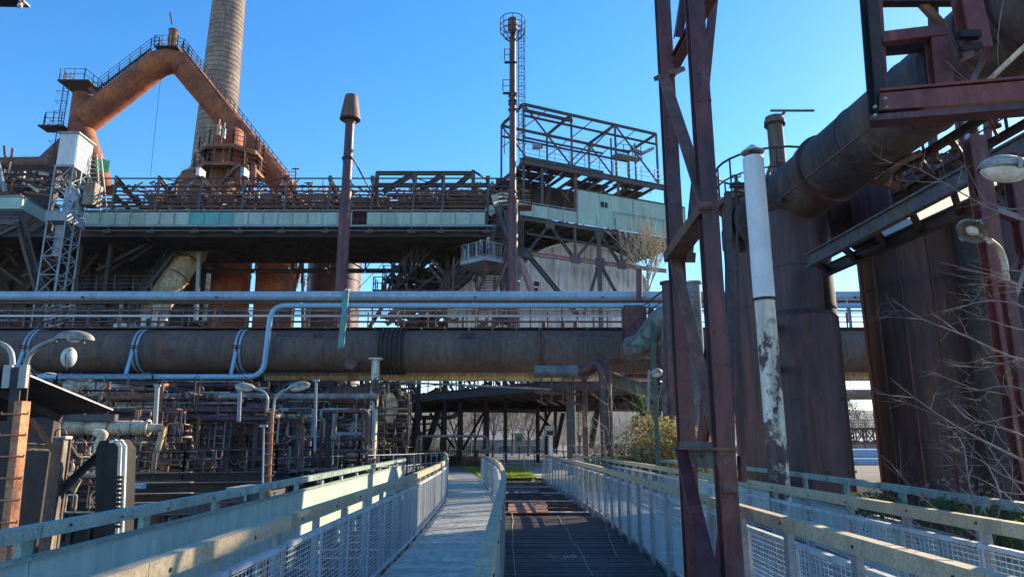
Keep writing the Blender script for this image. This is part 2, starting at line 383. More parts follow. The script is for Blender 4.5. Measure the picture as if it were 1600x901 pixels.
# ================================================================== TREES, BUSHES
def leafcloud(g, c, rx, ry, rz, n, s, seed):
    rnd = random.Random(seed)
    for _ in range(n):
        while True:
            p = V((rnd.uniform(-1,1), rnd.uniform(-1,1), rnd.uniform(-1,1)))
            if p.length < 1: break
        q = V((c[0]+p.x*rx, c[1]+p.y*ry, c[2]+p.z*rz))
        if noise.noise(q*1.3) < -.12: continue
        a = V((rnd.uniform(-1,1), rnd.uniform(-1,1), rnd.uniform(-1,1))).normalized(); b = a.cross(V((rnd.uniform(-1,1), rnd.uniform(-1,1), rnd.uniform(-1,1)))).normalized()
        k = s*rnd.uniform(.6, 1.3); g.quad(q-a*k, q+b*k*.5, q+a*k, q-b*k*.5)
MINR = .001
def branch(g, p, d, L, r, lev, rnd, droop=0., spread=.55, curl=.25, tips=None):
    n = 5; pts = [V(p)]; dd = V(d).normalized(); r = max(r, MINR)
    for i in range(n):
        dd = (dd + V((rnd.uniform(-1,1), rnd.uniform(-1,1), rnd.uniform(-1,1)))*curl*.5 + V((0,0,droop))).normalized(); pts.append(pts[-1]+dd*L/n)
    rr = [r*(1-.7*i/n) for i in range(n+1)]; g.tube(pts, rr, 5 if r > .02 else 3, caps=False)
    if lev > 0:
        m = rnd.randint(3, 5) if lev > 1 else rnd.randint(3, 6)
        for i in range(m):
            t = rnd.uniform(.25, 1); k = min(n-1, int(t*n)); q = pts[k].lerp(pts[k+1], t*n-k)
            dv = (pts[k+1]-pts[k]).normalized(); side = V((rnd.uniform(-1,1), rnd.uniform(-1,1), rnd.uniform(-.7,1))).normalized()
            branch(g, q, dv*(1-spread)+side*spread*1.3, L*rnd.uniform(.45,.7), r*.45, lev-1, rnd, droop, spread, curl, tips)
    elif tips is not None: tips.append(pts[-1])
def baretree(loc, h, label, seed, mat='twig_pale', lev=4, r=.12, spread=.42, group=None, droop=.03):
    rnd = random.Random(seed); t = thing('bare_tree', label, 'tree', loc, group)
    g = G(); g.tube([V(loc), V(loc)+V((.1,0,h*.35))], [r, r*.7], 7); g.make('trunk', 'bark', t)
    g = G()
    for i in range(6): branch(g, V(loc)+V((.1*i/6,0,h*(.15+.035*i))), V((rnd.uniform(-.6,.6), rnd.uniform(-.6,.6), 1)), h*rnd.uniform(.45,.62), r*.6, lev-1, rnd, droop, spread)
    g.make('crown', mat, t); return t
MINR = .022
b = P(1012, 470, 52); t = thing('bare_tree', 'pale bare tree before the arched corrugated shed', 'tree', (b.x, 52, gz(b.x,52)))
zk = P(1012, 462, 52).z; z1 = P(1012, 356, 52).z; G().tube([(b.x,52,gz(b.x,52)), (b.x+.1,52,zk)], [.2,.12], 8).make('trunk', 'bark', t)
g = G(); rnd = random.Random(5); g.tube([(b.x+.1,52,zk), (b.x,52,z1-1)], [.1,.03], 5, caps=False)
for i in range(26):
    zz = zk+(z1-zk)*.72*i/26; branch(g, (b.x+rnd.uniform(-.2,.2),52,zz), (rnd.uniform(-.55,.55), rnd.uniform(-.4,.4), 1), (z1-zz)*rnd.uniform(.55,.8)+.2, .05, 2, rnd, .05, .30, .2)
g.make('crown', 'twig_pale', t)
for i, (px, Y, h, lab) in enumerate([(800, 95, 9.5, 'pale bare tree in the centre under the viaduct, right of the leaning legs'), (735, 100, 8.5, 'bare tree seen through the leaning viaduct legs'),
                                     (855, 90, 7.0, 'low bare tree between viaduct column and hall'), (690, 105, 8, 'bare tree farthest left behind the braced columns'),
                                     (905, 85, 7, 'bare tree half hidden by the round blue column'), (1330, 95, 9, 'hazy bare tree between the two rusty tanks'), (1350, 110, 8.5, 'second hazy bare tree in the gap beside the big tank'), (770, 84, 8.2, 'bare tree just left of the centre post of the viaduct'), (825, 88, 9, 'dense bare tree beside the white notice board'), (870, 104, 9.5, 'tall bare tree between the round column and the cabinet'), (715, 86, 7.5, 'low bare tree above the pipe portal'), (665, 92, 8, 'bare tree seen between the leaning viaduct legs on the left'), (790, 112, 10.5, 'tallest bare tree behind the viaduct opening')]):
    b = P(px, 690, Y); baretree((b.x, Y, gz(b.x, Y)), h, lab, 20+i, 'twig_pale' if i < 5 else 'twig', 4, .14, .45)
MINR = .03
rnd = random.Random(44); g = G()
for k in range(85):
    Y = rnd.uniform(125, 260); px = rnd.uniform(560, 1120); x = P(px, 690, Y).x; z = gz(x, Y); h = rnd.uniform(7, 12)
    g.tube([(x,Y,z),(x,Y,z+h*.4)], [.2,.12], 5, caps=False)
    for i in range(4): branch(g, (x,Y,z+h*(.12+.07*i)), (rnd.uniform(-.7,.7), rnd.uniform(-.5,.5), 1), h*rnd.uniform(.45,.65), .09, 2, rnd, .03, .45)
o = g.make('woodland', 'twig_pale'); o['kind'] = 'stuff'; o['label'] = 'bare pale woodland in the distance behind the viaduct'
MINR = .001
# lit dry bush with ivy column
b = P(1020, 700, 24)
t = thing('bush', 'sunlit yellow green bush behind the right railing', 'bush', (b.x, 24, -.1))
g = G()
for (dx, dy, dz, rx, rz, n, s) in ((0,0,.9,1.5,1.1,4600,.06), (-1.3,.5,.5,1.3,.7,3000,.06), (1.2,-.3,.9,1.2,1.2,3000,.06), (.1,0,1.9,1.0,.7,1800,.06), (.9,0,2.0,.6,.5,700,.06)): leafcloud(g, (b.x+dx, 24+dy, dz), rx, 1.1, rz, n, s, int(dx*10)+50)
g.make('foliage', 'leaf_yellow', t)
g = G(); leafcloud(g, (b.x-.3,23.8,.9), 2.1, 1.0, .9, 1500, .055, 88); g.make('foliage', 'leaf_green', t)
g = G(); leafcloud(g, (b.x,23.8,1.2), 2.2, 1.0, 1.2, 1500, .05, 89); g.make('foliage', 'leaf_dry', t)
g = G()
rnd = random.Random(5)
for i in range(26): branch(g, (b.x+rnd.uniform(-1.8,1.8), 24+rnd.uniform(-.7,.7), -.1), (rnd.uniform(-.5,.5), rnd.uniform(-.4,.4), 1), rnd.uniform(1.4,2.9), .02, 2, rnd)
g.make('stem', 'twig_pale', t)
b = P(1002, 650, 26)
t = thing('ivy_column', 'dark green ivy covering a post beside the dry bush', 'climbing plant', (b.x, 26, -.1))
g = G(); leafcloud(g, (b.x, 26, 1.7), .45, .45, 1.8, 3200, .07, 9); leafcloud(g, (b.x+.1, 26, .6), .8, .5, .8, 1100, .06, 10); g.make('foliage', 'leaf_green', t)
beam(t, (b.x, 26, -.1), (b.x, 26, 2.9), .12, .12, 'steel_dark', 'post')
b = P(950, 695, 34)
t = thing('bramble_thicket', 'low dry brown bramble thicket below the viaduct columns', 'bush', (b.x, 36, -.1))
g = G(); rnd = random.Random(8)
for i in range(60): branch(g, (b.x+rnd.uniform(-1,4), 35+rnd.uniform(-2,3), -.1), (rnd.uniform(-.8,.8), rnd.uniform(-.4,.4), 1), rnd.uniform(.8,1.9), .02, 2, rnd)
g.make('stem', 'twig_pale', t)
g = G(); leafcloud(g, (b.x+1.2, 35, .6), 3.0, 1.5, .9, 3200, .05, 61); g.make('foliage', 'leaf_dry', t)
# ================================================================== WALKWAYS
def off(Y):   # sideways drift of the walkways where they bend left
    T = [(-10,0),(12,0),(17,-.12),(20.5,-.25),(24,-.5),(29,-.95),(34,-1.35),(40,-2.1),(46,-3.2),(52,-4.9)]
    for (a, va), (b_, vb) in zip(T, T[1:]):
        if Y <= b_:
            t = (Y-a)/(b_-a); return va+(vb-va)*t
    return T[-1][1]
def offr(Y):  # right walkway
    T = [(-10,0),(9,0),(17,.0),(24,-.22),(30,-.5),(38,-.75),(46,-1.2),(52,-1.8)]
    for (a, va), (b_, vb) in zip(T, T[1:]):
        if Y <= b_: return va+(vb-va)*(Y-a)/(b_-a)
    return T[-1][1]
def deck(name, label, fl, fr, Y0, Y1, mat):
    t = thing(name, label, 'walkway', ((fl(10)+fr(10))/2, 10, -.2))
    y = Y0; W = .3; i = 0; rnd = random.Random(4)
    while y < Y1:
        y2 = y+W-.03; g = G(); zz = rnd.uniform(-.004, .004)
        xl, xr, xl2, xr2 = fl(y), fr(y), fl(y2), fr(y2); n = 0
        for z in (-.04+zz, 0+zz):
            for p in ((xl,y),(xr,y),(xr2,y2),(xl2,y2)): g.v.append((*p, z))
        for f in ((3,2,1,0),(4,5,6,7),(0,1,5,4),(1,2,6,5),(2,3,7,6),(3,0,4,7)): g.face(f)
        # raised grip ribs
        for k in range(1, 5):
            yy = y+k*.058; g.box((fl(yy)+.02, yy, zz+.002), (fr(yy)-.02, yy, zz+.001), .012, .004)
        g.make('plank', mat, t); y += W; i += 1
    for f, d in ((fl, .06), (fr, -.06)):
        g = G(); yy = Y0
        while yy < Y1: g.box((f(yy)+d, yy, -.14), (f(min(yy+1.5, Y1))+d, min(yy+1.5, Y1), -.14), .08, .19); yy += 1.5
        g.make('edge_beam', 'galvanised', t)
    return t
L0 = lambda y: -1.66+off(y); L1 = lambda y: -.20+off(y)*.98; R0 = lambda y: 2.14+offr(y); R1 = lambda y: 3.50+offr(y)
deck('left_walkway', 'pale ribbed metal walkway bending left towards the grass', L0, L1, -3, 40, 'deck_metal')
deck('right_walkway', 'pale ribbed metal walkway behind the right railing', R0, R1, -3, 34, 'deck_metal')
def meshpanel(parent, p0, p1, z0, z1, mat='white_wire', hs=.04, vs=.06, wr=.0014):
    """framed wire panel from p0 to p1"""
    g = G(); p0 = V(p0); p1 = V(p1); d = (p1-p0).normalized(); nn = V((-d.y, d.x, 0))
    a0 = V((p0.x,p0.y,z0)); a1 = V((p1.x,p1.y,z0)); b0 = V((p0.x,p0.y,z1)); b1 = V((p1.x,p1.y,z1))
    g.box(b0, b1, .05, .035); g.box(a0, a1, .03, .03); g.box(a0, b0, .01, .014, nn); g.box(a1, b1, .01, .014, nn)
    n = int((z1-z0)/hs)
    for i in range(1, n):
        z = z0+(z1-z0)*i/n; g.box((p0.x,p0.y,z), (p1.x,p1.y,z), wr*2, wr*3.2)
    L = (p1-p0).length; n = int(L/vs)
    for i in range(1, n):
        q = p0.lerp(p1, i/n)+nn*.006; g.box((q.x,q.y,z0), (q.x,q.y,z1), wr*1.8, wr*1.8)
    return g.make('wire_panel', mat, parent)
def guard(label, f, Y0, Y1, side, sp=1.05, wood='wood', skip=None, ztop=1.1, mesh=True, ds=1, fmat='galvanised'):
    """side: where the walkway lies (+1 right, -1 left) - mesh panels hang on that side"""
    t = thing('footbridge_railing', label, 'railing', (f(Y0+3), Y0+3, 0), 'railings of the two walkways')
    n = round((Y1-Y0)/sp)
    for i in range(n+1):
        y = Y0+(Y1-Y0)*i/n; x = f(y)
        beam(t, (x, y, -.22), (x, y, ztop-.10), .045, .08, fmat, 'post')
        if i < n and mesh:
            y2 = Y0+(Y1-Y0)*(i+1)/n; o = side*.055
            meshpanel(t, (x+o, y+.02, 0), (f(y2)+o, y2-.02, 0), .06, .90, vs=.06 if y < 18 else .1, hs=.04 if y < 24 else .055, wr=.0021 if y < 13 else .0011)
    m = max(1, round((Y1-Y0)/2.1))
    for i in range(m):
        y = Y0+(Y1-Y0)*i/m; y2 = Y0+(Y1-Y0)*(i+1)/m-.006
        beam(t, (f(y), y, ztop-.05), (f(y2), y2, ztop-.05), .08, .10, wood, 'handrail')
        if y < 12:
            for k in range(2):
                for sx in (-1, 1): q = V((f(y)+sx*.038, y+.25+k*1.05+.12*math.sin(y*9+k), ztop-.055+.012*math.sin(y*5))); beam(t, q, q+V((sx*.009,0,0)), .022, .022, 'steel_dark', 'bolt', 'tube')
    return t
guard('left railing with timber rail and wire mesh along the left walkway', lambda y: -1.74+off(y), -3, 40, 1)
guard('middle railing with weathered timber top between left walkway and dark bay', lambda y: -.13+off(y)*.98, -3, 33, -1)
guard('railing between the dark bay and the right walkway', lambda y: 2.07+offr(y), -3, 34, 1)
guard('outer railing of the right walkway with mesh before the green parapet', lambda y: 3.55+offr(y), -3, 34, -1)
# solid parapets
def parapet(label, f, Y0, Y1, z0, z1, sp, side, pw=2.4, mats=('blue_panel',)):
    t = thing('solid_parapet', label, 'parapet', (f(Y0+3), Y0+3, 0)); n = round((Y1-Y0)/pw)
    for i in range(n):
        y = Y0+(Y1-Y0)*i/n+.006; y2 = Y0+(Y1-Y0)*(i+1)/n-.006
        beam(t, (f(y), y, (z0+z1)/2), (f(y2), y2, (z0+z1)/2), .02, z1-z0, mats[i % len(mats)], 'panel')
        beam(t, (f(y), y, z1+.013), (f(y2), y2, z1+.013), .07, .024, 'green_rail', 'panel_cap')
        beam(t, (f(y), y, 1.06), (f(y2), y2, 1.06), .12, .085, 'green_rail', 'handrail')
        if y < 14:
            for k in range(3):
                for sx in (-1, 1): q = V((f(y)+sx*.058, y+.3+k*.8+.15*math.sin(y*7+k), 1.06+.012*math.sin(y*3+k))); beam(t, q, q+V((sx*.01,0,0)), .02, .02, 'steel_dark', 'bolt', 'tube')
    n = round((Y1-Y0)/sp)
    for i in range(n+1):
        y = Y0+(Y1-Y0)*i/n; x = f(y)-side*.045; beam(t, (x, y, -.3), (x, y, 1.016), .05, .12, 'green_rail', 'post')
    return t
parapet('solid blue green parapet left of the left walkway, sunlit in its middle', lambda y: -3.22-.024*(y-4), 0, 24.6, .12, .88, 1.6, 1)
def fR(y):
    T = [(-3,4.45),(6.6,4.72),(10,5.15),(16,5.55),(22,5.0),(29,4.2),(36,3.7)]
    for (a, va), (b_, vb) in zip(T, T[1:]):
        if y <= b_: return va+(vb-va)*(y-a)/(b_-a)
    return T[-1][1]
parapet('solid blue green parapet with green posts in front of the rusty tanks', fR, 0, 34, -.1, .62, 1.9, -1)
# bay between left walkway and parapet: joists
t = thing('bay_floor', 'open steel joists between the left railing and the left parapet', 'floor', (-2.4, 8, -.9))
for i in range(24):
    y = 1+i*1.0; beam(t, (-1.75, y, -.45), (-3.9, y, -.45), .12, .2, 'steel_blue', 'joist', 'I')
for xx in (-1.85, -2.6, -3.3): beam(t, (xx, -2, -.65), (xx-.3, 26, -.65), .15, .2, 'steel_blue', 'girder', 'I')
# right: gap between outer railing and parapet
t = thing('service_trough', 'pale concrete trough between the right railing and the right parapet', 'floor', (4.2, 10, -.5))
for i in range(17):
    y = -2+i*2.1; a = max(3.7, 0); g = G(); g.quad((3.72+offr(y),y,-.25),(fR(y)-.05,y,-.25),(fR(y+2.08)-.05,y+2.08,-.25),(3.72+offr(y+2.08),y+2.08,-.25)); g.quad((3.72+offr(y),y,-.35),(3.72+offr(y),y,-.25),(3.72+offr(y+2.08),y+2.08,-.25),(3.72+offr(y+2.08),y+2.08,-.35)); g.make('slab', 'concrete', t)
# dark bay in the middle
t = thing('slatted_bay_floor', 'dark slatted floor of the middle bay under the photographer', 'floor', (1, 9, -.15))
y = -3; rnd = random.Random(2); xl = lambda y: -.08+off(y)*.98; xr = lambda y: 2.02+offr(y)
while y < 17.0:
    g = G(); zz = rnd.uniform(-.006,.006); g.aabb(xl(y)+.0, xr(y), y, y+.075, -.10+zz, -.05+zz); g.make('slat', 'deck_dark', t); y += .105
for xx in (.2, 1, 1.8): beam(t, (xx, -3, -.22), (xx, 17, -.22), .1, .2, 'steel_dark', 'girder', 'I')
g = G().aabb(-.1, 2.1, -3, 17, -.40, -.36); g.make('under_plate', 'black', t)
rnd = random.Random(11)
for i, (x0, y0, x1, y1) in enumerate([(800,800,803,898), (873,805,925,898), (945,808,962,868), (950,808,1050,898)]):
    a = PZ(x0, y0, -.03); b = PZ(x1, y1, -.03); pts = [a.lerp(b, k/9)+V((rnd.uniform(-.03,.03), 0, 0)) for k in range(10)]
    o = G().tube(pts, .006, 4).make('cord', 'twig_pale'); tag(o, ['thin pale cord along the left edge of the dark bay floor', 'pale cord running diagonally across the dark bay floor', 'short pale cord end in the middle right of the dark floor', 'pale cord closest to the right railing on the dark floor'][i], 'cord')
b = PZ(885, 870, -.045); o = G()
for k in range(60):
    a = rnd.uniform(0, 6.28); r = rnd.uniform(0, .28); q = V((b.x+math.cos(a)*r*1.3, b.y+math.sin(a)*r*.7, -.045)); e = V((rnd.uniform(-.05,.05), rnd.uniform(-.03,.03), rnd.uniform(0,.03))); o.box(q, q+e, .008, .005)
o = o.make('debris_clump', 'twig_pale'); tag(o, 'small clump of pale twigs and droppings on the dark floor', 'debris')
# open end of the bay
t = thing('open_joists', 'rusted open joists at the far end of the dark bay', 'joists', (1, 22, -.3))
y = 17.4; i = 0
while y < 33:
    beam(t, (xl(y)+.02, y, -.22), (xr(y), y, -.22), .11, .22, 'steel_brown', 'joist', 'I'); beam(t, (xl(y)+.02, y, -.095), (xr(y), y, -.095), .13, .02, 'white_paint' if i % 3 == 1 else 'steel_blue', 'flange'); y += 1.15; i += 1
for xx in (.1, 1.0, 1.9): beam(t, (xx, 17, -.45), (xx+offr(33), 33, -.45), .15, .22, 'steel_dark', 'girder', 'I')
t = thing('rust_plate', 'two rusty steel sheets lying on the open joists', 'steel sheet', (.8, 18.6, 0))
for k, (ya, yb, xa, xb) in enumerate(((18.0, 19.6, -.1, .95), (19.75, 21.3, -.1, 1.0))):
    for j in range(3):
        x0 = xa+(xb-xa)*j/3; x1 = xa+(xb-xa)*(j+1)/3-.02; G().aabb(x0, x1, ya, yb, -.07, -.055+j*.002).make('sheet', 'rust_plate', t)
t = thing('dark_plate', 'bluish steel sheets on the joists just before the grass', 'steel sheet', (.3, 25, 0))
for k in range(3): G().aabb(-.5+k*.5, -.02+k*.5, 24.6, 27.4, -.075, -.06).make('sheet', 'steel_blue', t)
g = G(); rnd = random.Random(19)   # dead leaves and grit blown against the deck edges
for k in range(420):
    y = rnd.uniform(4, 34); left = rnd.random() < .5; a_, b_ = (L0(y), L1(y)) if left else (R0(y), R1(y)); e = rnd.random()**2.2*.5; x = a_+.05+(b_-a_-.1)*(e if rnd.random() < .5 else 1-e); q = V((x, y, .012)); an = rnd.uniform(0, 6.28); s = rnd.uniform(.012, .035)
    d = V((math.cos(an), math.sin(an), rnd.uniform(-.2,.3)))*s; n_ = V((-math.sin(an), math.cos(an), rnd.uniform(0,.3)))*s*.5; g.quad(q-d, q+n_, q+d, q-n_)
o = g.make('fallen_leaves', 'leaf_dry'); o['kind'] = 'stuff'; o['label'] = 'dead leaves scattered along the edges of the walkways'
# yard beyond: path, grass
g = G(); yy = 39.5; P0 = []
while yy < 62: P0.append(yy); yy += 1.5
for y, y2 in zip(P0, P0[1:]): g.quad((L0(y)-.1,y,.0),(L1(y)+.1,y,.0),(L1(y2)+.1,y2,.0),(L0(y2)-.1,y2,.0))
structure(g.make('path', 'asphalt'))
g = G()
g.quad((1.2,34,.0),(9,34,.0),(9,70,.0),(-3.3,70,.0),(.0,47,.0)); structure(g.make('pavement', 'concrete'))
g = G(); n = 14
for j in range(n):
    for i in range(4):
        y = 33.5+j*1.0; x0 = L1(y)+.05; x1 = 1.5+offr(y)*.6; xa = x0+(x1-x0)*i/4; xb = x0+(x1-x0)*(i+1)/4; y2 = y+1.0; x02 = L1(y2)+.05; x12 = 1.5+offr(y2)*.6
        g.quad((xa,y,.02),(xb,y,.02),(x02+(x12-x02)*(i+1)/4,y2,.02),(x02+(x12-x02)*i/4,y2,.02))
structure(g.make('lawn', 'grass'))
g = G(); rnd = random.Random(3)
for i in range(16000):
    y = rnd.uniform(33.5, 47.5); x = rnd.uniform(L1(y)+.05, 1.5+offr(y)*.6)
    h = rnd.uniform(.03, .10)*(1.6 if noise.noise(V((x,y,0))) > .1 else 1); a = rnd.uniform(0, 3.14); d = V((math.cos(a), math.sin(a), 0))*.012; l = V((rnd.uniform(-.03,.03), rnd.uniform(-.03,.03), 0))
    q = V((x,y,.02)); g.quad(q-d, q+d, q+l+V((0,0,h)))
o = g.make('grass', 'grass'); o['kind'] = 'stuff'; o['label'] = 'green grass between the bending walkway and the pavement'
# ================================================================== NEAR STEEL TRESTLE
def ib(parent, p1, Y1, p2, Y2, w, h, mat, name='beam', shape='I', up=None):
    return beam(parent, P(*p1, Y1), P(*p2, Y2), w, h, mat, name, shape, up)
b = P(1120, 900, 5.8)
t = thing('steel_trestle', 'tall dark red steel trestle beside the near right railing', 'trestle', (b.x, 5.8, 0))
A0 = P(1143, 860, 5.5); B0 = P(1083, 860, 6.9)
def vert(pt, top): return V((pt.x, pt.y, top))
fx = V((1, -.25, 0)).normalized()
beam(t, V((A0.x,A0.y,-4.6)), V((A0.x-.02,A0.y,8.6)), .135, .15, 'rust_purple', 'post', 'I', up=V((0,1,0)))
beam(t, V((B0.x,B0.y,-4.6)), V((B0.x-.02,B0.y,9.6)), .145, .15, 'rust_purple', 'post', 'I', up=V((0,1,0)))
# rear pair of posts, a metre and a half behind, leaning
ib(t, (1112, -10), 6.2, (1044, 118), 7.0, .12, .10, 'rust_purple', 'brace')
ib(t, (1070, -10), 8.2, (1060, 58), 8.2, .11, .11, 'rust_purple', 'brace')
ib(t, (1036, 118), 6.75, (1104, 325), 5.4, .11, .03, 'steel_brown', 'brace', 'box')
ib(t, (1060, 112), 7.0, (1032, 119), 6.8, .18, .05, 'rust_purple', 'gusset', 'box')
ib(t, (1116, -10), 7.4, (1076, 395), 7.6, .09, .08, 'rust_purple', 'brace')
ib(t, (1050, 402), 6.75, (1108, 325), 5.45, .17, .10, 'steel_brown', 'gusset_box', 'U')
ib(t, (1048, 402), 7.0, (1080, 402), 6.6, .1, .1, 'rust_purple', 'gusset', 'box')
ib(t, (1052, 398), 6.7, (1142, 770), 5.4, .10, .03, 'steel_brown', 'brace', 'box')
ib(t, (1112, 470), 7.3, (1098, 690), 7.6, .07, .07, 'rust_purple', 'brace')
ib(t, (1116, 560), 7.2, (1098, 690), 7.2, .10, .10, 'rust_red', 'brace')
ib(t, (1066, 708), 6.8, (1142, 712), 5.6, .05, .22, 'pipe_green_grey', 'gusset_plate', 'box')
ib(t, (1062, 700), 6.7, (1138, 701), 5.4, .16, .02, 'steel_brown', 'gusset', 'box')
ib(t, (1064, 700), 6.5, (1112, 905), 5.3, .11, .03, 'rust_purple', 'brace', 'box')
ib(t, (1140, 740), 6.5, (1122, 915), 5.7, .08, .08, 'rust_red', 'brace', 'box')
ib(t, (1158, 712), 5.6, (1160, 752), 5.6, .04, .10, 'rust_purple', 'lug', 'box')
for zz in [.25*k for k in range(1, 34)]:
    for dx in (-.045, .045):
        if (int(zz*4) % 9) in (0, 1, 5): G().lathe(V((A0.x+dx, A0.y-.076, zz)), (0,-1,0), [(0,.013),(.010,.011),(.012,0)], 6).make('rivet', 'rust_purple', t); G().lathe(V((B0.x+dx, B0.y-.076, zz+.3)), (0,-1,0), [(0,.013),(.010,.011),(.012,0)], 6).make('rivet', 'rust_purple', t)
for (x, y, YY) in ((1080,705,6.3),(1095,712,6.3),(1128,708,5.5),(1138,716,5.4)):
    q = P(x, y, YY-.12); G().lathe(q, (0,-1,0), [(0,.016),(.014,.016),(.014,0)], 6).make('bolt', 'steel_brown', t)
# ================================================================== HANGING FRAME TOP RIGHT
b = P(1370, 190, 5.2)
t = thing('hanging_frame', 'dark red bolted steel frame overhead at the top right', 'steel frame', tuple(b))
Yf = 5.2
def fb(p1, p2, w, h=None, mat='rust_red', dY=0, name='beam', shape='box', dY2=None):
    return beam(t, P(*p1, Yf+dY), P(*p2, Yf+(dY if dY2 is None else dY2)), w, h or w, mat, name, shape, up=V((0,1,0)) if abs(p1[0]-p2[0]) < abs(p1[1]-p2[1]) else V((0,0,1)))
fb((1355,-30),(1373,192), .085, .14, 'steel_dark', 0, 'post', 'U'); fb((1368,-30),(1381,180), .05, .09, 'rust_red', .08, 'post')
fb((1360,3),(1512,2), .09, .055, 'steel_dark', .1); fb((1374,62),(1474,50), .09, .095, 'rust_red', 0, 'beam', 'U')
fb((1378,80),(1472,72), .09, .055, 'steel_dark', .18); fb((1462,48),(1472,140), .15, .1, 'rust_red', .02, 'post', 'U'); fb((1439,84),(1444,142), .035, .12, 'steel_dark', .2, 'post')
beam(t, P(1374,163,5.1), P(1640,142,4.6), .10, .145, 'rust_red', 'beam', 'U'); beam(t, P(1374,147,5.12), P(1640,124,4.6), .16, .02, 'rust_red', 'flange')
beam(t, P(1360,190,5.16), P(1640,168,4.6), .16, .05, 'rust_purple', 'beam')
fb((1438,4),(1476,44), .06, .05, 'rust_warm', .12, 'gusset_brace'); fb((1457,-10),(1459,50), .04, .1, 'rust_red', .25, 'post')
fb((1508,-10),(1527,80), .17, .14, 'rust_red', -.1, 'post', 'I')
fb((1497,55),(1530,55), .06, .06, 'black', -.2, 'clamp'); fb((1500,78),(1532,72), .05, .05, 'black', -.2, 'clamp'); fb((1500,90),(1518,85), .07, .04, 'rust_purple', -.2, 'clamp')
for x, y in ((1382,155),(1384,169),(1366,168),(1366,181)): G().lathe(P(x,y,5.0), (0,-1,0), [(0,.012),(.02,.012),(.02,0)], 8).make('bolt', 'galvanised', t)
o = G().tube([P(1534,136,4.9), P(1606,68,4.7)], .021, 8).make('diagonal_pole', 'pipe_cream'); tag(o, 'pale wooden pole leaning up to the right above the steel frame beam', 'pole')
# steel frame end top left
b = P(10, 2, 6)
t = thing('overhead_beam_end', 'dark beam end with small lamp cutting into the top left corner', 'beam', tuple(b))
beam(t, P(-60,-14,6), P(34,-4,6), .12, .1, 'steel_dark', 'beam', 'I'); beam(t, P(-60,4,6.1), P(42,6,6.1), .1, .02, 'rust_purple', 'flange')
G().lathe(P(31,10,6), (0,0,-1), [(-.03,.02),(.0,.025),(.02,.012),(.025,0)], 10).make('bulb', 'lamp_bowl', t)
# ================================================================== RUSTY TANKS
def tank(name, label, px, py, Y, r, z0, z1, mat, k=40, seams=2.2, group='rusty dust collector tanks', dome=0, loc=None):
    b = P(px, py, Y) if loc is None else V(loc); t = thing(name, label, 'tank', (b.x, Y, z0), group)
    pr = [(0, r), (z1-z0, r)]
    if dome: pr += [(z1-z0+dome*.5, r*.86), (z1-z0+dome*.85, r*.5), (z1-z0+dome, 0.02)]
    else: pr += [(z1-z0+.02, 0.02)]
    G().lathe((b.x, Y, z0), (0,0,1), pr, k).make('shell', mat, t)
    z = z0+1
    while z < z1: G().ring((b.x,Y,z), (0,0,1), r, .05, .018, k).make('weld_seam', mat, t); z += seams
    return t, b
tC, bC = tank('dust_tank', 'broad rusty tank in the right foreground behind bare twigs', 1474, 600, 17.5, 1.62, -4.8, 8.6, 'rust_tank', 48, 3.1)
for a in range(0, 360, 24):   # vertical stiffeners and rivet rows
    q = V((bC.x+math.cos(math.radians(a))*1.63, 17.5+math.sin(math.radians(a))*1.63, 0)); beam(tC, (q.x,q.y,-4.5), (q.x,q.y,8.5), .05, .05, 'rust_tank_red', 'stiffener')
tD, bD = tank('dust_tank', 'darkest rusty tank partly cut by the right edge of the frame', 1585, 600, 19.5, 1.15, -4.8, 9.2, 'rust_tank', 40, 3.1)
tB, bB = tank('dust_tank', 'rusty tank with a wider lower jacket and sloped shoulder behind the white vent pipe', 1256, 600, 16.5, .62, -4.8, 7.2, 'rust_tank', 40, 2.4)
bb = P(1256, 600, 16.5); zs = P(1262, 492, 16.5).z
G().lathe((bb.x, 16.5, -4.8), (0,0,1), [(0,.90),(zs+4.8-.12,.90),(zs+4.8,.80),(zs+4.8+.05,.61)], 40).make('jacket', 'rust_tank', tB)
for z in (-1, 1, 2.6): 
    for a in (200, 235, 270, 305, 340):
        q = V((bb.x+math.cos(math.radians(a))*.91, 16.5+math.sin(math.radians(a))*.91, z)); G().lathe(q-V((0,0,.0)), (math.cos(math.radians(a)), math.sin(math.radians(a)), 0), [(0,.03),(.03,.03),(.03,0)], 6).make('bolt', 'rust_tank', tB)
zA = P(1200, 318, 19).z
tA, bA = tank('valve_tank', 'dark tank with valves and round guard rail at the end of the inclined main', 1213, 400, 19, 1.42, -4.8, zA, 'rust_tank_red', 40, 3)
G().ring((bA.x,19,zA), (0,0,1), 1.42, .16, .12, 40).make('rim', 'steel_brown', tA)
G().ring((bA.x,19,zA-1.0), (0,0,1), 1.42, .5, .03, 40).make('band', 'rust_tank', tA)
g = G()
for zz, r in ((zA+.55, .022), (zA+1.1, .03)):
    for k in range(28):
        a = 2*math.pi*k/28; a2 = 2*math.pi*(k+1)/28; g.box((bA.x+1.5*math.cos(a), 19+1.5*math.sin(a), zz), (bA.x+1.5*math.cos(a2), 19+1.5*math.sin(a2), zz), r*1.6, r*1.6)
for k in range(14): a = 2*math.pi*k/14; g.box((bA.x+1.5*math.cos(a), 19+1.5*math.sin(a), zA), (bA.x+1.5*math.cos(a), 19+1.5*math.sin(a), zA+1.1), .04)
g.make('guard_rail', 'steel_dark', tA)
rnd = random.Random(6)
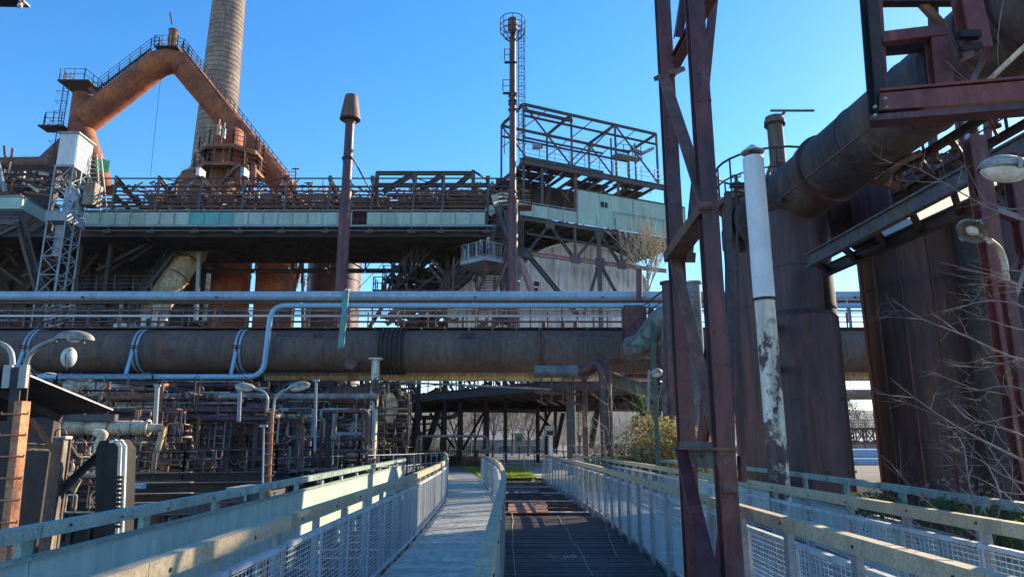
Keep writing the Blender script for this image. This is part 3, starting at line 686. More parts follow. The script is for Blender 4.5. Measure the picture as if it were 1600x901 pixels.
for k, (dx, dy) in enumerate(((-1.15,-.5),(-.75,-.9),(-.3,-.7),(.15,-1.0),(-.95,.1),(.5,-.6),(.9,-.9))):
    q = V((bA.x+dx, 19+dy, zA)); h = rnd.uniform(.4,.7); v = G().lathe(q, (0,0,1), [(0,.13),(.06,.13),(.06,.06),(h*.4,.06),(h*.5,.12),(h*.7,.12),(h*.75,.05),(h,.05)], 12).make('valve', 'steel_brown', tA)
    G().ring(q+V((0,0,h)), (0,0,1), .13, .02, .015, 14).make('hand_wheel', 'steel_dark', v); G().box(q+V((-.13,0,h)), q+V((.13,0,h)), .015).make('spoke', 'steel_dark', v)
pipe(tA, [V((bA.x-1.2,18.4,zA+.25)), V((bA.x-.5,18.2,zA+.25)), V((bA.x-.25,18.1,zA+.9)), V((bA.x+.1,18.1,zA+.9))], .05, 'steel_brown')
for q0, q1 in (((1140,300),(1310,275)), ((1140,290),(1215,315)), ((1215,310),(1225,315))): pass
beam(tA, P(1137,300,17.4), P(1142,700,17.4), .16, .16, 'steel_blue', 'column', 'I'); beam(tA, P(1150,300,17.4), P(1158,640,17.4), .05, .05, 'steel_blue', 'conduit')
beam(tA, P(1140,291,17.3), P(1268,276,15.4), .12, .1, 'steel_dark', 'bracket', 'I'); beam(tA, P(1146,298,17.3), P(1222,314,15.6), .1, .1, 'steel_dark', 'bracket', 'I')
# pipe stub with lid and lever
b = P(1217, 270, 20); zt = P(1217, 190, 20).z
t = thing('relief_pipe', 'upright vent stub with flanged lid and long lever arm above the valve tank', 'pipe', (b.x, 20, zA-.2))
G().lathe((b.x,20,zA-.2), (0,0,1), [(0,.235),(zt-zA+.2,.235)], 20).make('tube', 'pipe_brown', t)
G().lathe((b.x,20,zt-.1), (0,0,1), [(0,.24),(0,.31),(.12,.31),(.16,.27),(.24,.27),(.27,0)], 24).make('flange', 'pipe_brown', t)
for k in range(14): a = k*.449; G().box((b.x+.29*math.cos(a),20+.29*math.sin(a),zt-.16),(b.x+.29*math.cos(a),20+.29*math.sin(a),zt-.08),.045).make('bolt', 'steel_dark', t)
beam(t, P(1204,173,20), P(1272,173,20), .05, .06, 'steel_blue', 'lever'); beam(t, P(1212,186,20), P(1226,176,20), .06, .08, 'steel_dark', 'hinge')
# ================================================================== WHITE VENT PIPE
Yv = 13.2; bt = P(1180, 238, Yv); bm = P(1205, 600, Yv)
t = thing('white_vent_pipe', 'white vent pipe with rusty conical cap and flaking lower half', 'vent pipe', (bm.x, Yv, -4.6))
zt = P(1180, 246, Yv).z; zm = P(1195, 468, Yv).z
xb = lambda z: bm.x + (bt.x-bm.x)*0
G().lathe((bm.x,Yv,zm), (0,0,1), [(0,.205),(zt-zm-.04,.205),(zt-zm,.19)], 28).make('upper_tube', 'white_clean', t)
G().lathe((bm.x,Yv,-4.6), (0,0,1), [(0,.19),(zm+4.6-.06,.19),(zm+4.6,.205)], 28).make('lower_tube', 'white_flaking', t)
G().ring((bm.x,Yv,zm), (0,0,1), .205, .05, .02).make('joint_ring', 'steel_dark', t)
G().ring((bm.x,Yv,(zm+zt)/2), (0,0,1), .205, .008, .004).make('weld_seam', 'white_clean', t)
G().ring((bm.x,Yv,zt-.02), (0,0,1), .15, .12, .01).make('neck', 'steel_dark', t)
cpz = zt+.10; G().lathe((bm.x,Yv,cpz), (0,0,1), [(0,.02),(0.0,.23),(.015,.24),(.19,.015),(.20,0)], 24).make('cap', 'white_paint', t)
for k in range(3): a = k*2.1; G().box((bm.x+.12*math.cos(a),Yv+.12*math.sin(a),zt-.1),(bm.x+.14*math.cos(a),Yv+.14*math.sin(a),cpz+.03),.025).make('cap_strut', 'steel_dark', t)
for z in (zm-.2, 3.2): beam(t, (bm.x-.05,Yv+.15,z), (bA.x-.6,17.7,z+.15), .1, .14, 'steel_brown', 'wall_bracket', 'U')
# ================================================================== INCLINED GAS MAIN
p0 = P(1188, 347, 18.1); p1 = P(1650, -12, 9.2); dd = (p1-p0).normalized(); p2 = p1+dd*7
t = thing('inclined_gas_main', 'very thick dark gas main sloping from overhead right down to the valve tank', 'gas main', tuple(p0))
pipe(t, [p0, p2], .765, 'main_soot', 'main_tube', k=48)
G().lathe(p0-dd*.5, dd, [(0,.3),(.02,.7),(.1,.92),(.3,.92),(.32,.765)], 40).make('end_cap', 'rust_tank', t)
for s, ww, hh in ((1.6,.04,.02),(3.1,.25,.05),(3.25,.04,.09),(4.6,.04,.02),(6.2,.04,.02),(7.8,.3,.06),(8.6,.05,.10),(9.4,.05,.16),(9.7,.05,.16),(11,.05,.03),(12.6,.05,.03)):
    G().ring(p0+dd*s, dd, .765, ww, hh, 48).make('flange' if ww < .1 else 'collar', 'rust_tank', t)
for s in (9.4,):
    for k in range(30):
        x, y, z, L = frame(p0, p1); a = 2*math.pi*k/30; q = p0+dd*(s+.03)+(x*math.cos(a)+y*math.sin(a))*.86; G().box(q, q+dd*.36, .05).make('bolt', 'steel_dark', t)
x, y, z, L = frame(p0, p1)
q = p0 - y*.765*.45 - x*.765*.9; beam(t, q, q+dd*8.5, .03, .03, 'pipe_brown', 'seam_rib')
# second dark main crossing behind
p0 = P(1262, 340, 19.5); p1 = P(1520, 285, 19.8)
t = thing('crossing_main', 'dark horizontal main running to the right behind the inclined gas main', 'gas main', tuple(p0))
pipe(t, [p0, p1, p1+V((6,.3,.5))], .86, 'rust_tank', 'main_tube', k=40)
pipe(t, [P(1330,306,18.5), P(1332,330,18.4), P(1353,330,18.4), P(1352,303,18.4), P(1414,303,18.4)], .03, 'steel_dark', 'conduit', rad=.05, k=6)
pipe(t, [P(1352,330,18.4), P(1356,345,18.4)], .03, 'steel_dark', 'conduit', k=6)
# vent stub with lever bits above, lit details
b = P(1400, 270, 15)
t = thing('valve_gallery', 'walkway with valves and rails above the roof lights on the right', 'gallery', tuple(b))
ga = P(1372, 286, 14.5); gb = P(1640, 120, 10.5)
beam(t, ga, gb, .1, .16, 'steel_dark', 'girder', 'I'); beam(t, ga+V((.9,1,0)), gb+V((.9,1,0)), .1, .16, 'steel_dark', 'girder', 'I')
for i in range(5): q = ga.lerp(gb, (i+.5)/5); beam(t, q, q+V((.9,1,0)), .06, .05, 'steel_brown', 'cross_bar')
railing(t, [ga+V((.9,1,0)), gb+V((.9,1,0))], 1.05, 1.1, .02, 'steel_dark', 3)
for i in range(7):
    q = ga.lerp(gb, .1+i*.12)+V((.5,.5,.0)); h = .35; v = G().lathe(q, (0,0,1), [(0,.1),(.05,.1),(.05,.05),(h*.4,.05),(h*.5,.09),(h*.8,.09),(h,.03)], 10).make('valve', 'steel_brown', t); G().ring(q+V((0,0,h)), (0,0,1), .1, .02, .015, 12).make('hand_wheel', 'steel_dark', v)
pipe(t, [P(1375,283,14), P(1410,252,13), P(1440,238,12.8)], .07, 'steel_brown')
pipe(t, [P(1384,292,14), P(1392,262,13.9)], .08, 'steel_brown'); pipe(t, [P(1360,282,14.2), P(1402,292,14.2)], .08, 'rust_warm')
for i, px in enumerate((1462, 1505, 1523, 1548)): pipe(t, [P(px, 290, 15+i*.7), P(px-6, 195-i*6, 15+i*.7)], .10 if i != 2 else .17, ['steel_blue','rust_red','pipe_blue','rust_red'][i])
# ================================================================== GANGWAY WITH ROOF LIGHTS
b = P(1280, 405, 13.5)
t = thing('covered_gangway', 'dark overhead gangway with pale translucent roof sheets sloping up to the right', 'gangway', tuple(b))
a0 = P(1262, 408, 14.2); a1 = P(1640, 205, 9.0); c0 = P(1288, 424, 15.6); c1 = P(1640, 268, 10.3)
beam(t, a0, a1, .14, .30, 'steel_blue', 'girder', 'I'); beam(t, c0, c1, .12, .26, 'steel_dark', 'girder', 'I')
a0n = a0; 
for i in range(6):
    f = (i+.0)/6+.02
    beam(t, a0.lerp(a1, f), c0.lerp(c1, f), .1, .12, 'steel_dark', 'cross_beam', 'I')
for i in range(6):
    f0 = (i+.1)/6; f1 = (i+1.0)/6; za = V((0,0,.17)); ua, ub, uc, ud = a0.lerp(a1,f0)+za, a0.lerp(a1,f1)+za, c0.lerp(c1,f1)+za, c0.lerp(c1,f0)+za
    mat = 'roof_light' if i in (2,3,4) else 'steel_dark'
    if i < 1: continue
    g = G(); n = 8   # corrugated sheet
    for j in range(n):
        p, q = j/n, (j+.5)/n; r = (j+1)/n; w1 = V((0,0,.03))
        g.quad(ua.lerp(ud,p), ub.lerp(uc,p), ub.lerp(uc,q)+w1, ua.lerp(ud,q)+w1); g.quad(ua.lerp(ud,q)+w1, ub.lerp(uc,q)+w1, ub.lerp(uc,r), ua.lerp(ud,r))
    g.make('roof_sheet', mat, t)
# column group behind lamp, right edge
b = P(1575, 600, 9)
t = thing('edge_column', 'rusty red braced column at the right edge behind the twigs', 'column', (b.x, 9, -4.5))
ztc = P(1560,215,9).z; beam(t, V((b.x+.05,9,-4.5)), V((b.x+.05,9,ztc)), .22, .2, 'rust_red', 'post', 'I', up=V((0,1,0))); beam(t, V((b.x+1.0,9.6,-4.5)), V((b.x+1.0,9.6,ztc)), .22, .2, 'rust_purple', 'post', 'I', up=V((0,1,0)))
for i in range(6): z = -2+i*1.7; beam(t, (b.x,9,z), (b.x+1,9.6,z+1.2 if i % 2 else z), .1, .1, 'rust_purple', 'brace', 'L')
t = thing('side_tank', 'small dark cylinder squeezed between the broad tank and the red column', 'tank', (P(1535,600,15.5).x, 15.5, -4.8))
q = P(1548, 600, 15.3); G().lathe((q.x,15.3,-4.8), (0,0,1), [(0,.34),(12.2,.34),(12.2,0.01)], 28).make('shell', 'steel_dark', t)
for i in range(5): G().ring((q.x,15.3,-3+i*2.1), (0,0,1), .34, .08, .03, 28).make('flange', 'steel_dark', t)
# two flanged upright pipes behind the trestle
for k, (px, py, Y, r, mat, lab) in enumerate(((1046, 442, 26, .30, 'rust_purple', 'red brown upright pipe with open flange left behind the trestle'), (1083, 442, 27, .27, 'pipe_grey', 'grey upright pipe with open flange and sunlit right side behind the trestle'))):
    b = P(px, py, Y); t = thing('upright_pipe', lab, 'pipe', (b.x, Y, -.1), 'pair of upright flanged pipes')
    G().lathe((b.x,Y,-.1), (0,0,1), [(0,r),(b.z+.1,r),(b.z+.1,r*.8)], 24).make('tube', mat, t); G().lathe((b.x,Y,b.z-.04), (0,0,1), [(0,r),(0,r*1.25),(.08,r*1.25),(.08,r*.85),(-.3,r*.8)], 24).make('flange', mat, t)
    for z in (2, 4.2): G().ring((b.x,Y,z), (0,0,1), r, .04, .015, 24).make('weld_seam', mat, t)
# ================================================================== LAMPS
def ellip(g, c, ax, ay, az, rx, ry, rz, n=14, m=7, top=True, bottom=True, z0=-1., z1=1.):
    """ellipsoid patch between heights z0..z1 (unit) in frame ax ay az"""
    base = len(g.v)
    for i in range(m+1):
        ph = math.asin(z0)+(math.asin(z1)-math.asin(z0))*i/m
        for j in range(n):
            a = 2*math.pi*j/n; g.v.append(tuple(c+ax*(math.cos(a)*math.cos(ph)*rx)+ay*(math.sin(a)*math.cos(ph)*ry)+az*(math.sin(ph)*rz)))
    for i in range(m):
        for j in range(n): jj = (j+1) % n; g.face((base+i*n+j, base+i*n+jj, base+(i+1)*n+jj, base+(i+1)*n+j), True)
def lamphead(t, c, dirv, upv, L, W, H, open_=False, bowl=True):
    ax = V(dirv).normalized(); az = V(upv); az = (az-ax*az.dot(ax)).normalized(); ay = az.cross(ax)
    g = G(); ellip(g, c, ax, ay, az, L/2, W/2, H, 20, 6, z0=0, z1=1); h = g.make('lamp_shell', 'lamp_shell', t)
    g = G(); ellip(g, c-az*.012, ax, ay, az, L/2*1.01, W/2*1.03, .012, 20, 2); g.make('gasket', 'black', h) if not open_ else None
    if not open_: g = G(); ellip(g, c+ax*L*.04, ax, ay, az, L*.44, W*.44, H*.85, 20, 6, z0=-1, z1=0); g.make('lamp_bowl', 'lamp_bowl', t)
    else:
        g = G(); ellip(g, c+az*.004, ax, ay, az, L/2*.97, W/2*.95, H*.9, 20, 5, z0=.02, z1=1); g.make('reflector', 'lamp_shell', h)
        g = G(); ellip(g, c+az*.02, ax, ay, az, L*.2, W*.22, H*.42, 14, 6); g.make('bulb', 'lamp_bowl', t); G().tube([c-ax*L*.35+az*.02, c-ax*L*.15+az*.02], .03, 8).make('socket', 'lamp_shell', t)
    for s in (-1, 1): G().box(c+ay*s*W*.5+ax*L*.05-az*.03, c+ay*s*W*.52+ax*L*.05+az*.05, .03, .015).make('clip', 'galvanised', h)
    G().tube([c-ax*L*.5+az*.01, c-ax*L*.4+az*.02], [L*.055, L*.08], 10).make('neck', 'lamp_shell', h)
def rungs(t, f, z0, z1, sp, wd, mat):
    z = z0; i = 0
    while z < z1:
        q = f(z); G().tube([q+V((-wd,-.12,.03)), q+V((-wd,-.12,0)), q+V((-wd*.3,-.14,0)), q+V((wd*.5,-.14,0)), q+V((wd,-.12,0)), q+V((wd,-.12,.03))], .014, 5).make('rung', mat, t); z += sp
# left near double lamp
Yl = 9.3; pb = P(10, 800, Yl); 
t = thing('street_lamp', 'rust orange double lamp post with climbing rungs at the left edge, cover hanging open', 'street lamp', (pb.x, Yl, -4.6))
xt = P(30, 610, Yl)
fpos = lambda z: V((pb.x+(xt.x-pb.x)*(z-pb.z)/(xt.z-pb.z), Yl, z))
zt = P(30, 574, Yl).z
beam(t, fpos(-4.6), fpos(zt), .13, .17, 'steel_dark', 'post', 'U', up=V((0,1,0))); q0 = V((.085,-.03,0)); beam(t, fpos(-4.6)+q0, fpos(zt-.45)+q0, .10, .17, 'lamp_rust', 'post_flange', 'box', up=V((0,1,0)))
rungs(t, lambda z: fpos(z)+V((.06,0,0)), -1.5, zt-.4, .27, .17, 'lamp_rust')
for sx, x0, mat in ((-1, 14, 'galvanised'), (1, 39, 'galvanised')):
    beam(t, P(x0,570,Yl-.06), P(x0-4*1,606,Yl-.06), .1, .06, mat, 'arm_sleeve')
pipe(t, [P(40,570,Yl), P(46,552,Yl), P(62,540,Yl), P(88,530,Yl)], .035, 'galvanised', 'arm', rad=.15, k=10)
pipe(t, [P(20,570,Yl), P(19,552,Yl), P(10,540,Yl), P(-25,528,Yl)], .035, 'galvanised', 'arm', rad=.15, k=10)
c = P(114, 530, Yl-.1); lamphead(t, P(116,531,Yl-.1), (1,-.1,-.03), (0,0,1), .56, .28, .13, open_=True)
c = P(-50, 530, Yl-.1); lamphead(t, P(-52,531,Yl-.1), (-1,-.1,-.03), (0,0,1), .56, .28, .13)
c = P(107, 558, Yl-.1); g = G(); ellip(g, c, V((0,0,1)), V((.55,.83,0)).normalized(), V((.83,-.55,0)).normalized(), 0.14, .10, .10, 18, 6, z0=0, z1=1); g.make('hanging_bowl', 'lamp_bowl', t)
g = G(); ellip(g, c, V((0,0,1)), V((.55,.83,0)).normalized(), V((.83,-.55,0)).normalized(), 0.145, .105, .012, 18, 2); g.make('bowl_rim', 'black', t)
pipe(t, [P(112,545,Yl-.15), P(102,555,Yl-.2), P(104,578,Yl-.2)], .006, 'black', 'cable', k=4)
# middle double lamp
Ym = 16.5; pb2 = P(418, 775, Ym); pt2 = P(424, 646, Ym)
t = thing('street_lamp', 'smaller double lamp with orange post behind the sunlit parapet', 'street lamp', (pb2.x, Ym, -4.6))
f2 = lambda z: V((pb2.x+(pt2.x-pb2.x)*(z-pb2.z)/(pt2.z-pb2.z), Ym, z))
zt = P(424,642,Ym).z; beam(t, f2(-4.6), f2(zt), .10, .12, 'rust_red', 'post', 'U', up=V((0,1,0))); beam(t, f2(-4.6)+V((.05,-.07,0)), f2(zt)+V((.05,-.07,0)), .06, .03, 'lamp_rust', 'post_flange')
rungs(t, lambda z: f2(z)+V((.04,0,0)), -1.5, zt, .24, .10, 'lamp_rust')
pipe(t, [P(417,642,Ym), P(419,622,Ym), P(413,611,Ym), P(398,607,Ym)], .03, 'galvanised', 'arm', rad=.15, k=8); pipe(t, [P(427,646,Ym), P(429,622,Ym), P(440,611,Ym), P(452,607,Ym)], .03, 'galvanised', 'arm', rad=.15, k=8)
lamphead(t, P(383,605,Ym), (-1,-.1,.12), (.1,0,1), .50, .24, .11); lamphead(t, P(467,604,Ym), (1,-.1,.2), (-.1,0,1), .56, .26, .12)
# right small lamp
Yr = 22; q = P(1026, 700, Yr)
t = thing('street_lamp', 'small lamp on a green post above the sunlit bush', 'street lamp', (q.x-.05, Yr, -.1))
beam(t, (q.x,Yr,-.1), P(1020,505,Yr), .11, .11, 'dark_green', 'post'); beam(t, P(1013,642,Yr-.1), P(1014,578,Yr-.1), .07, .07, 'galvanised', 'arm_sleeve')
lamphead(t, P(1026,583,Yr-.5), (.35,-1,.1), (-.2,0,1), .46, .34, .16)
# right near lamp 1
Yn = 4.7
t = thing('street_lamp', 'big close lamp head with glass bowl at the right edge under the twigs', 'street lamp', tuple(P(1640,300,Yn)))
lamphead(t, P(1572,266,Yn), (-1,-.25,.02), (.08,0,1), .44, .25, .105); pipe(t, [P(1618,268,Yn+.05), P(1660,290,Yn+.1), P(1672,420,Yn+.1)], .03, 'lamp_rust', 'arm', rad=.2, k=10); beam(t, P(1672,420,Yn+.1), V((P(1672,420,Yn).x,Yn+.1,-4.6)), .12, .12, 'rust_red', 'post')
# right lamp 2
Yq = 7.6
t = thing('street_lamp', 'open lamp head showing its bulb before the broad rusty tank', 'street lamp', tuple(P(1575,450,Yq)))
lamphead(t, P(1520,362,Yq), (-1,-.35,.42), (.25,.75,.8), .42, .26, .12, open_=True)
pipe(t, [P(1546,376,Yq), P(1562,388,Yq+.1), P(1570,410,Yq+.1), P(1572,440,Yq+.1)], .035, 'pipe_cream', 'arm', rad=.2, k=10); beam(t, P(1572,440,Yq+.1), V((P(1572,440,Yq).x,Yq+.1,-4.6)), .12, .12, 'rust_red', 'post', 'I')
# ================================================================== TWIGS on the right, plants behind the parapet
b = PZ(1560, 840, -.4)
def twigtree(label, loc, starts, seed, mat='twig', lev=3):
    rnd = random.Random(seed); t = thing('bare_shrub', label, 'shrub', loc, 'bare shrubs right of the parapet'); g = G()
    for path, r in starts:
        pa = [P(x, y, Y) for x, y, Y in path]; pa = bend(pa, .5, 4); n = len(pa); g.tube(pa, [r*1.2*(1-.8*i/(n-1)) for i in range(n)], 5, caps=False)
        for i in range(2, n-1):
            for _ in range(2):
                if rnd.random() < .27:
                    d = (pa[i+1]-pa[i]).normalized(); s = V((rnd.uniform(-1,1), rnd.uniform(-1,1), rnd.uniform(-.6,1))).normalized()
                    branch(g, pa[i], d*.6+s*.8, rnd.uniform(.12,.45), r*.4, rnd.choice((0,1,1)), rnd, 0, .5, .35)
    g.make('branch', mat, t); return t
twigtree('bare shrub whose twigs reach left across the big tank', tuple(P(1640,760,5.6)), [
    ([(1640,580,5.4),(1560,550,5.5),(1500,520,5.6),(1440,500,5.8),(1393,466,6)], .009),
    ([(1640,500,5.2),(1580,470,5.3),(1530,470,5.4),(1500,480,5.6)], .007), ([(1640,520,6),(1590,515,6),(1545,500,6),(1500,482,6.1)], .006),
    ([(1640,740,5.2),(1560,700,5.3),(1500,670,5.5),(1440,630,5.7),(1390,590,6)], .009), ([(1640,620,5.5),(1570,600,5.6),(1530,610,5.7),(1500,612,5.8)], .006),
    ([(1640,700,6),(1580,672,6),(1530,660,6.2),(1478,620,6.3)], .007), ([(1640,560,5),(1590,560,5.1),(1545,575,5.2),(1492,570,5.4)], .006),
    ([(1640,470,5),(1600,450,5),(1560,432,5.2),(1470,410,5.4)], .006), ([(1640,350,4.9),(1560,335,5),(1500,300,5.2),(1420,255,5.5),(1366,255,5.6)], .007),
    ([(1640,300,4.6),(1600,330,4.7),(1540,320,4.9),(1510,260,5),(1490,245,5.2)], .006), ([(1640,430,5.6),(1570,420,5.7),(1530,440,5.8),(1480,425,5.9)], .005),
    ([(1640,640,5.6),(1580,650,5.7),(1520,665,5.7),(1478,620,5.9)], .006), ([(1640,680,5),(1590,640,5.1),(1560,590,5.2),(1600,560,5.3)], .006)], 31)
twigtree('upright bare shrub with white seed heads before the tank foot', tuple(P(1515,800,6.6)), [
    ([(1530,860,6.4),(1522,800,6.5),(1512,740,6.6),(1505,690,6.7),(1480,665,6.8)], .010), ([(1530,840,6.4),(1470,800,6.6),(1420,760,6.8),(1395,727,7)], .007),
    ([(1540,850,6.2),(1570,780,6.3),(1540,720,6.5),(1512,692,6.6)], .007), ([(1640,820,6),(1590,760,6.1),(1560,720,6.3),(1530,680,6.5)], .008), ([(1640,770,6),(1560,740,6.2),(1530,715,6.4),(1465,700,6.6)], .007),
    ([(1500,850,6.8),(1450,830,6.9),(1410,800,7),(1400,790,7)], .006), ([(1640,830,6),(1600,800,6),(1560,760,6.2),(1500,735,6.4)], .007)], 32)
twigtree('thin bare shrub hanging over the red frame at top right', tuple(P(1640,60,5)), [([(1570,-10,4.6),(1560,40,4.7),(1558,100,4.8),(1570,150,4.9)], .004), ([(1478,95,5),(1500,118,5),(1530,138,5)], .004), ([(1480,110,5.2),(1510,130,5.2),(1520,137,5.2)], .003)], 33)
for i, (px, py, Y, n, lab) in enumerate(((1575,828,7.0,380,'leafy green climber spilling over the right parapet at the edge'), (1370,790,8.6,220,'small green plant at the foot of the broad tank'), (1500,800,7.8,240,'low green plant beneath the upright bare shrub'), (1425,805,8.2,120,'tiny weed between the two green parapet posts'))):
    b = P(px, py, Y); t = thing('plant', lab, 'plant', (b.x, Y, b.z-.3)); g = G(); leafcloud(g, (b.x,Y,b.z), .55 if i == 0 else .3, .3, .28 if i == 0 else .16, n, .045, 70+i); g.make('leaves', 'leaf_green', t)
    g = G(); rnd = random.Random(i)
    for k in range(8): branch(g, (b.x+rnd.uniform(-.2,.2),Y,b.z-.3), (rnd.uniform(-.6,.6),rnd.uniform(-.3,.3),1), .45, .008, 1, rnd)
    g.make('stem', 'twig', t)
b = P(1500, 770, 8); t = thing('dead_leaves', 'brown dead leaves caught in the shrub before the tank', 'leaves', (b.x,8,b.z)); g = G(); leafcloud(g, (b.x,8,b.z-.1), .5, .3, .3, 160, .03, 91); leafcloud(g, (b.x+.7,7,b.z+.2), .4, .3, .2, 120, .03, 92); g.make('leaves', 'leaf_dry', t)
q = P(1337, 782, 11)
t = thing('notice_post', 'small yellow and white notice with green arrow mark beside the tank foot', 'sign', (q.x,11,-1))
beam(t, (q.x,11.03,-1), (q.x,11.03,q.z+.1), .05, .05, 'galvanised', 'post'); G().aabb(q.x-.07,q.x+.05,10.97,10.99,q.z-.12,q.z+.04).make('plate', 'sign_white', t); G().aabb(q.x-.07,q.x+.03,10.97,10.99,q.z+.06,q.z+.13).make('plate', 'sign_yellow', t); G().box((q.x-.05,10.96,q.z-.09),(q.x+.03,10.96,q.z-.02),.02,.004).make('arrow_mark', 'sign_green', t)
# ================================================================== MAIN GAS PIPE ACROSS THE PICTURE
Ye = 36.0; mc = P(700, 548.5, Ye); zc = mc.z; R = 1.1
t = thing('main_gas_pipe', 'thick brown gas main crossing the whole view above the walkways', 'gas main', (0, Ye, zc))
xa, xb_ = -34, 44
G().lathe((xa,Ye,zc), (1,0,0), [(0,R),(xb_-xa,R)], 56).make('main_tube', 'pipe_brown', t)
def xat(px, Y=Ye, py=553): return P(px, py, Y).x
for px in range(-20, 1600, 39):
    G().ring((xat(px),Ye,zc), (1,0,0), R, .03, .014, 48).make('weld_seam', 'steel_brown' if px % 3 else 'pipe_brown', t)
for px in (842, 846): G().ring((xat(px),Ye,zc), (1,0,0), R, .07, .09, 48).make('flange', 'steel_brown', t)
for i, px in enumerate((601, 608, 615, 622, 629)): G().ring((xat(px),Ye,zc), (1,0,0), R, .12, .13, 48).make('bellows_rib', 'steel_dark', t)
for px in (597, 634): G().ring((xat(px),Ye,zc), (1,0,0), R, .06, .10, 48).make('flange', 'steel_dark', t)
rnd = random.Random(77)
for k in range(40):   # riveted lap seams and welded patches
    x = -33+k*1.9; a = math.radians(rnd.choice((200, 215, 238, 250))); r_ = R+.004; c = V((x,Ye+math.cos(a)*r_,zc-math.sin(a)*r_)) if False else V((x,Ye-abs(math.cos(a))*r_,zc+math.sin(math.radians(rnd.uniform(-40,45)))*0)); 
    th = math.radians(rnd.choice((-35,-12,14,38,55))); q = V((x,Ye-math.cos(th)*(R+.006),zc+math.sin(th)*(R+.006))); beam(t, q, q+V((1.88,0,0)), .012, .05, 'pipe_brown', 'lap_seam', up=V((0,-math.sin(th),math.cos(th)))) if k % 2 else beam(t, q, q+V((rnd.uniform(.3,.8),0,0)), .014, rnd.uniform(.25,.5), 'steel_brown' if k % 4 else 'rust_purple', 'patch_plate', up=V((0,math.sin(th),math.cos(th))))
q = P(548, 567, Ye-R*.95); G().lathe(q, (0,-1,.28), [(-.1,.34),(.05,.34),(.05,.26),(.07,.26),(.07,0)], 24).make('manhole', 'steel_brown', t)
for k in range(12): a = k*.5236; G().box(q+V((.3*math.cos(a),-.06,.3*math.sin(a)+.015)), q+V((.3*math.cos(a),-.1,.3*math.sin(a)+.02)), .04).make('bolt', 'steel_dark', t)
# parallel mains
t = thing('khaki_pipe', 'paler pipe running just below and behind the brown main', 'pipe', (0, 38.5, 5)); qz = P(700, 586.5, 37.6)
G().lathe((xat(415,37.6,585),37.6,qz.z), (1,0,0), [(0,.01),(0,.30),(34,.30)], 24).make('tube', 'pipe_cream', t)
for px in (455, 640, 760, 1050): G().ring((xat(px,37.6,585),37.6,qz.z), (1,0,0), .30, .05, .02, 24).make('weld_seam', 'pipe_cream', t)
def hpipe(name, label, px0, px1, py, Y, r, mat, k=14, sup=None, seam=0):
    a = P(px0, py, Y); z = P(700, py, Y).z; x0, x1 = a.x, P(px1, py, Y).x
    t = thing(name, label, 'pipe', (x0, Y, z), 'thin pipes above the brown main'); G().tube([(x0,Y,z),(x1,Y,z)], r, k).make('tube', mat, t)
    if seam:
        x = x0+1
        while x < x1: G().ring((x,Y,z), (1,0,0), r, .04, .012, k).make('clamp', mat, t); x += seam
    return t, z
hpipe('pipe', 'uppermost thick blue grey pipe above the brown main', -40, 1600, 462.5, 35.6, .255, 'pipe_blue', 20, seam=6.5)
hpipe('pipe', 'rusty brown pipe directly beneath the uppermost blue grey pipe', -40, 1600, 472.5, 35.7, .085, 'steel_brown', 12)
hpipe('pipe', 'thin pale green pipe over the catwalk', -40, 1600, 485, 36.2, .05, 'pipe_khaki')
hpipe('pipe', 'thin white pipe running along the catwalk rail', -40, 970, 493.5, 35.5, .055, 'white_clean')
# blue pipe with elbow
Yb = 34.4; zb = P(200, 588.5, Yb).z; zu = P(600, 477.5, Yb).z
t = thing('light_blue_pipe', 'light blue pipe that climbs over the brown main with two elbows', 'pipe', (xat(410,Yb), Yb, zb))
pipe(t, [V((P(60,588,Yb).x,Yb,zb)), V((P(411,588,Yb).x,Yb,zb)), V((P(418,560,Yb).x,Yb,zu)), V((P(1600,478,Yb).x,Yb,zu))], .135, 'pipe_blue_clean', 'tube', rad=.75, k=16)
for px in (111, 222, 383): G().ring((P(px,588,Yb).x,Yb,zb), (1,0,0), .135, .07, .03, 16).make('clamp', 'pipe_blue_clean', t)
for px in (470, 740, 970): G().ring((P(px,478,Yb).x,Yb,zu), (1,0,0), .135, .07, .03, 16).make('clamp', 'pipe_blue_clean', t)
for i, px in enumerate((62, 227, 383)):
    x = xat(px, Ye)
    o = thing('pipe_strap', ['blue strap round the brown main behind the left lamp', 'blue strap round the brown main, second from the left', 'blue strap round the brown main next to the climbing blue pipe'][i], 'pipe strap', (x, Ye, zc), 'blue straps round the brown main')
    G().ring((x-.1,Ye,zc), (1,0,0), R, .1, .07, 44).make('band', 'pipe_blue', o); G().ring((x+.12,Ye,zc), (1,0,0), R, .1, .07, 44).make('band', 'pipe_blue', o)
    beam(o, (x,Ye-1.25,zc-.2), (x,Yb,zb+.13), .16, .1, 'pipe_blue_clean', 'hanger')
    for dz in (0, .12): G().box((x-.2,Ye-1.3,zc+dz), (x+.22,Ye-1.3,zc+dz), .05).make('bolt', 'steel_dark', o)
t = thing('teal_hanger', 'teal channel beam hanging before the brown main', 'hanger', tuple(P(540,500,34)))
beam(t, P(541,454,34), P(533,542,34), .28, .16, 'teal_beam', 'channel', 'U', up=V((0,1,0))); beam(t, P(541,454,34), P(545,452,36), .2, .1, 'galv_blue', 'bracket'); beam(t, P(528,543,34.1), P(538,543,34.1), .1, .1, 'teal_beam', 'foot')
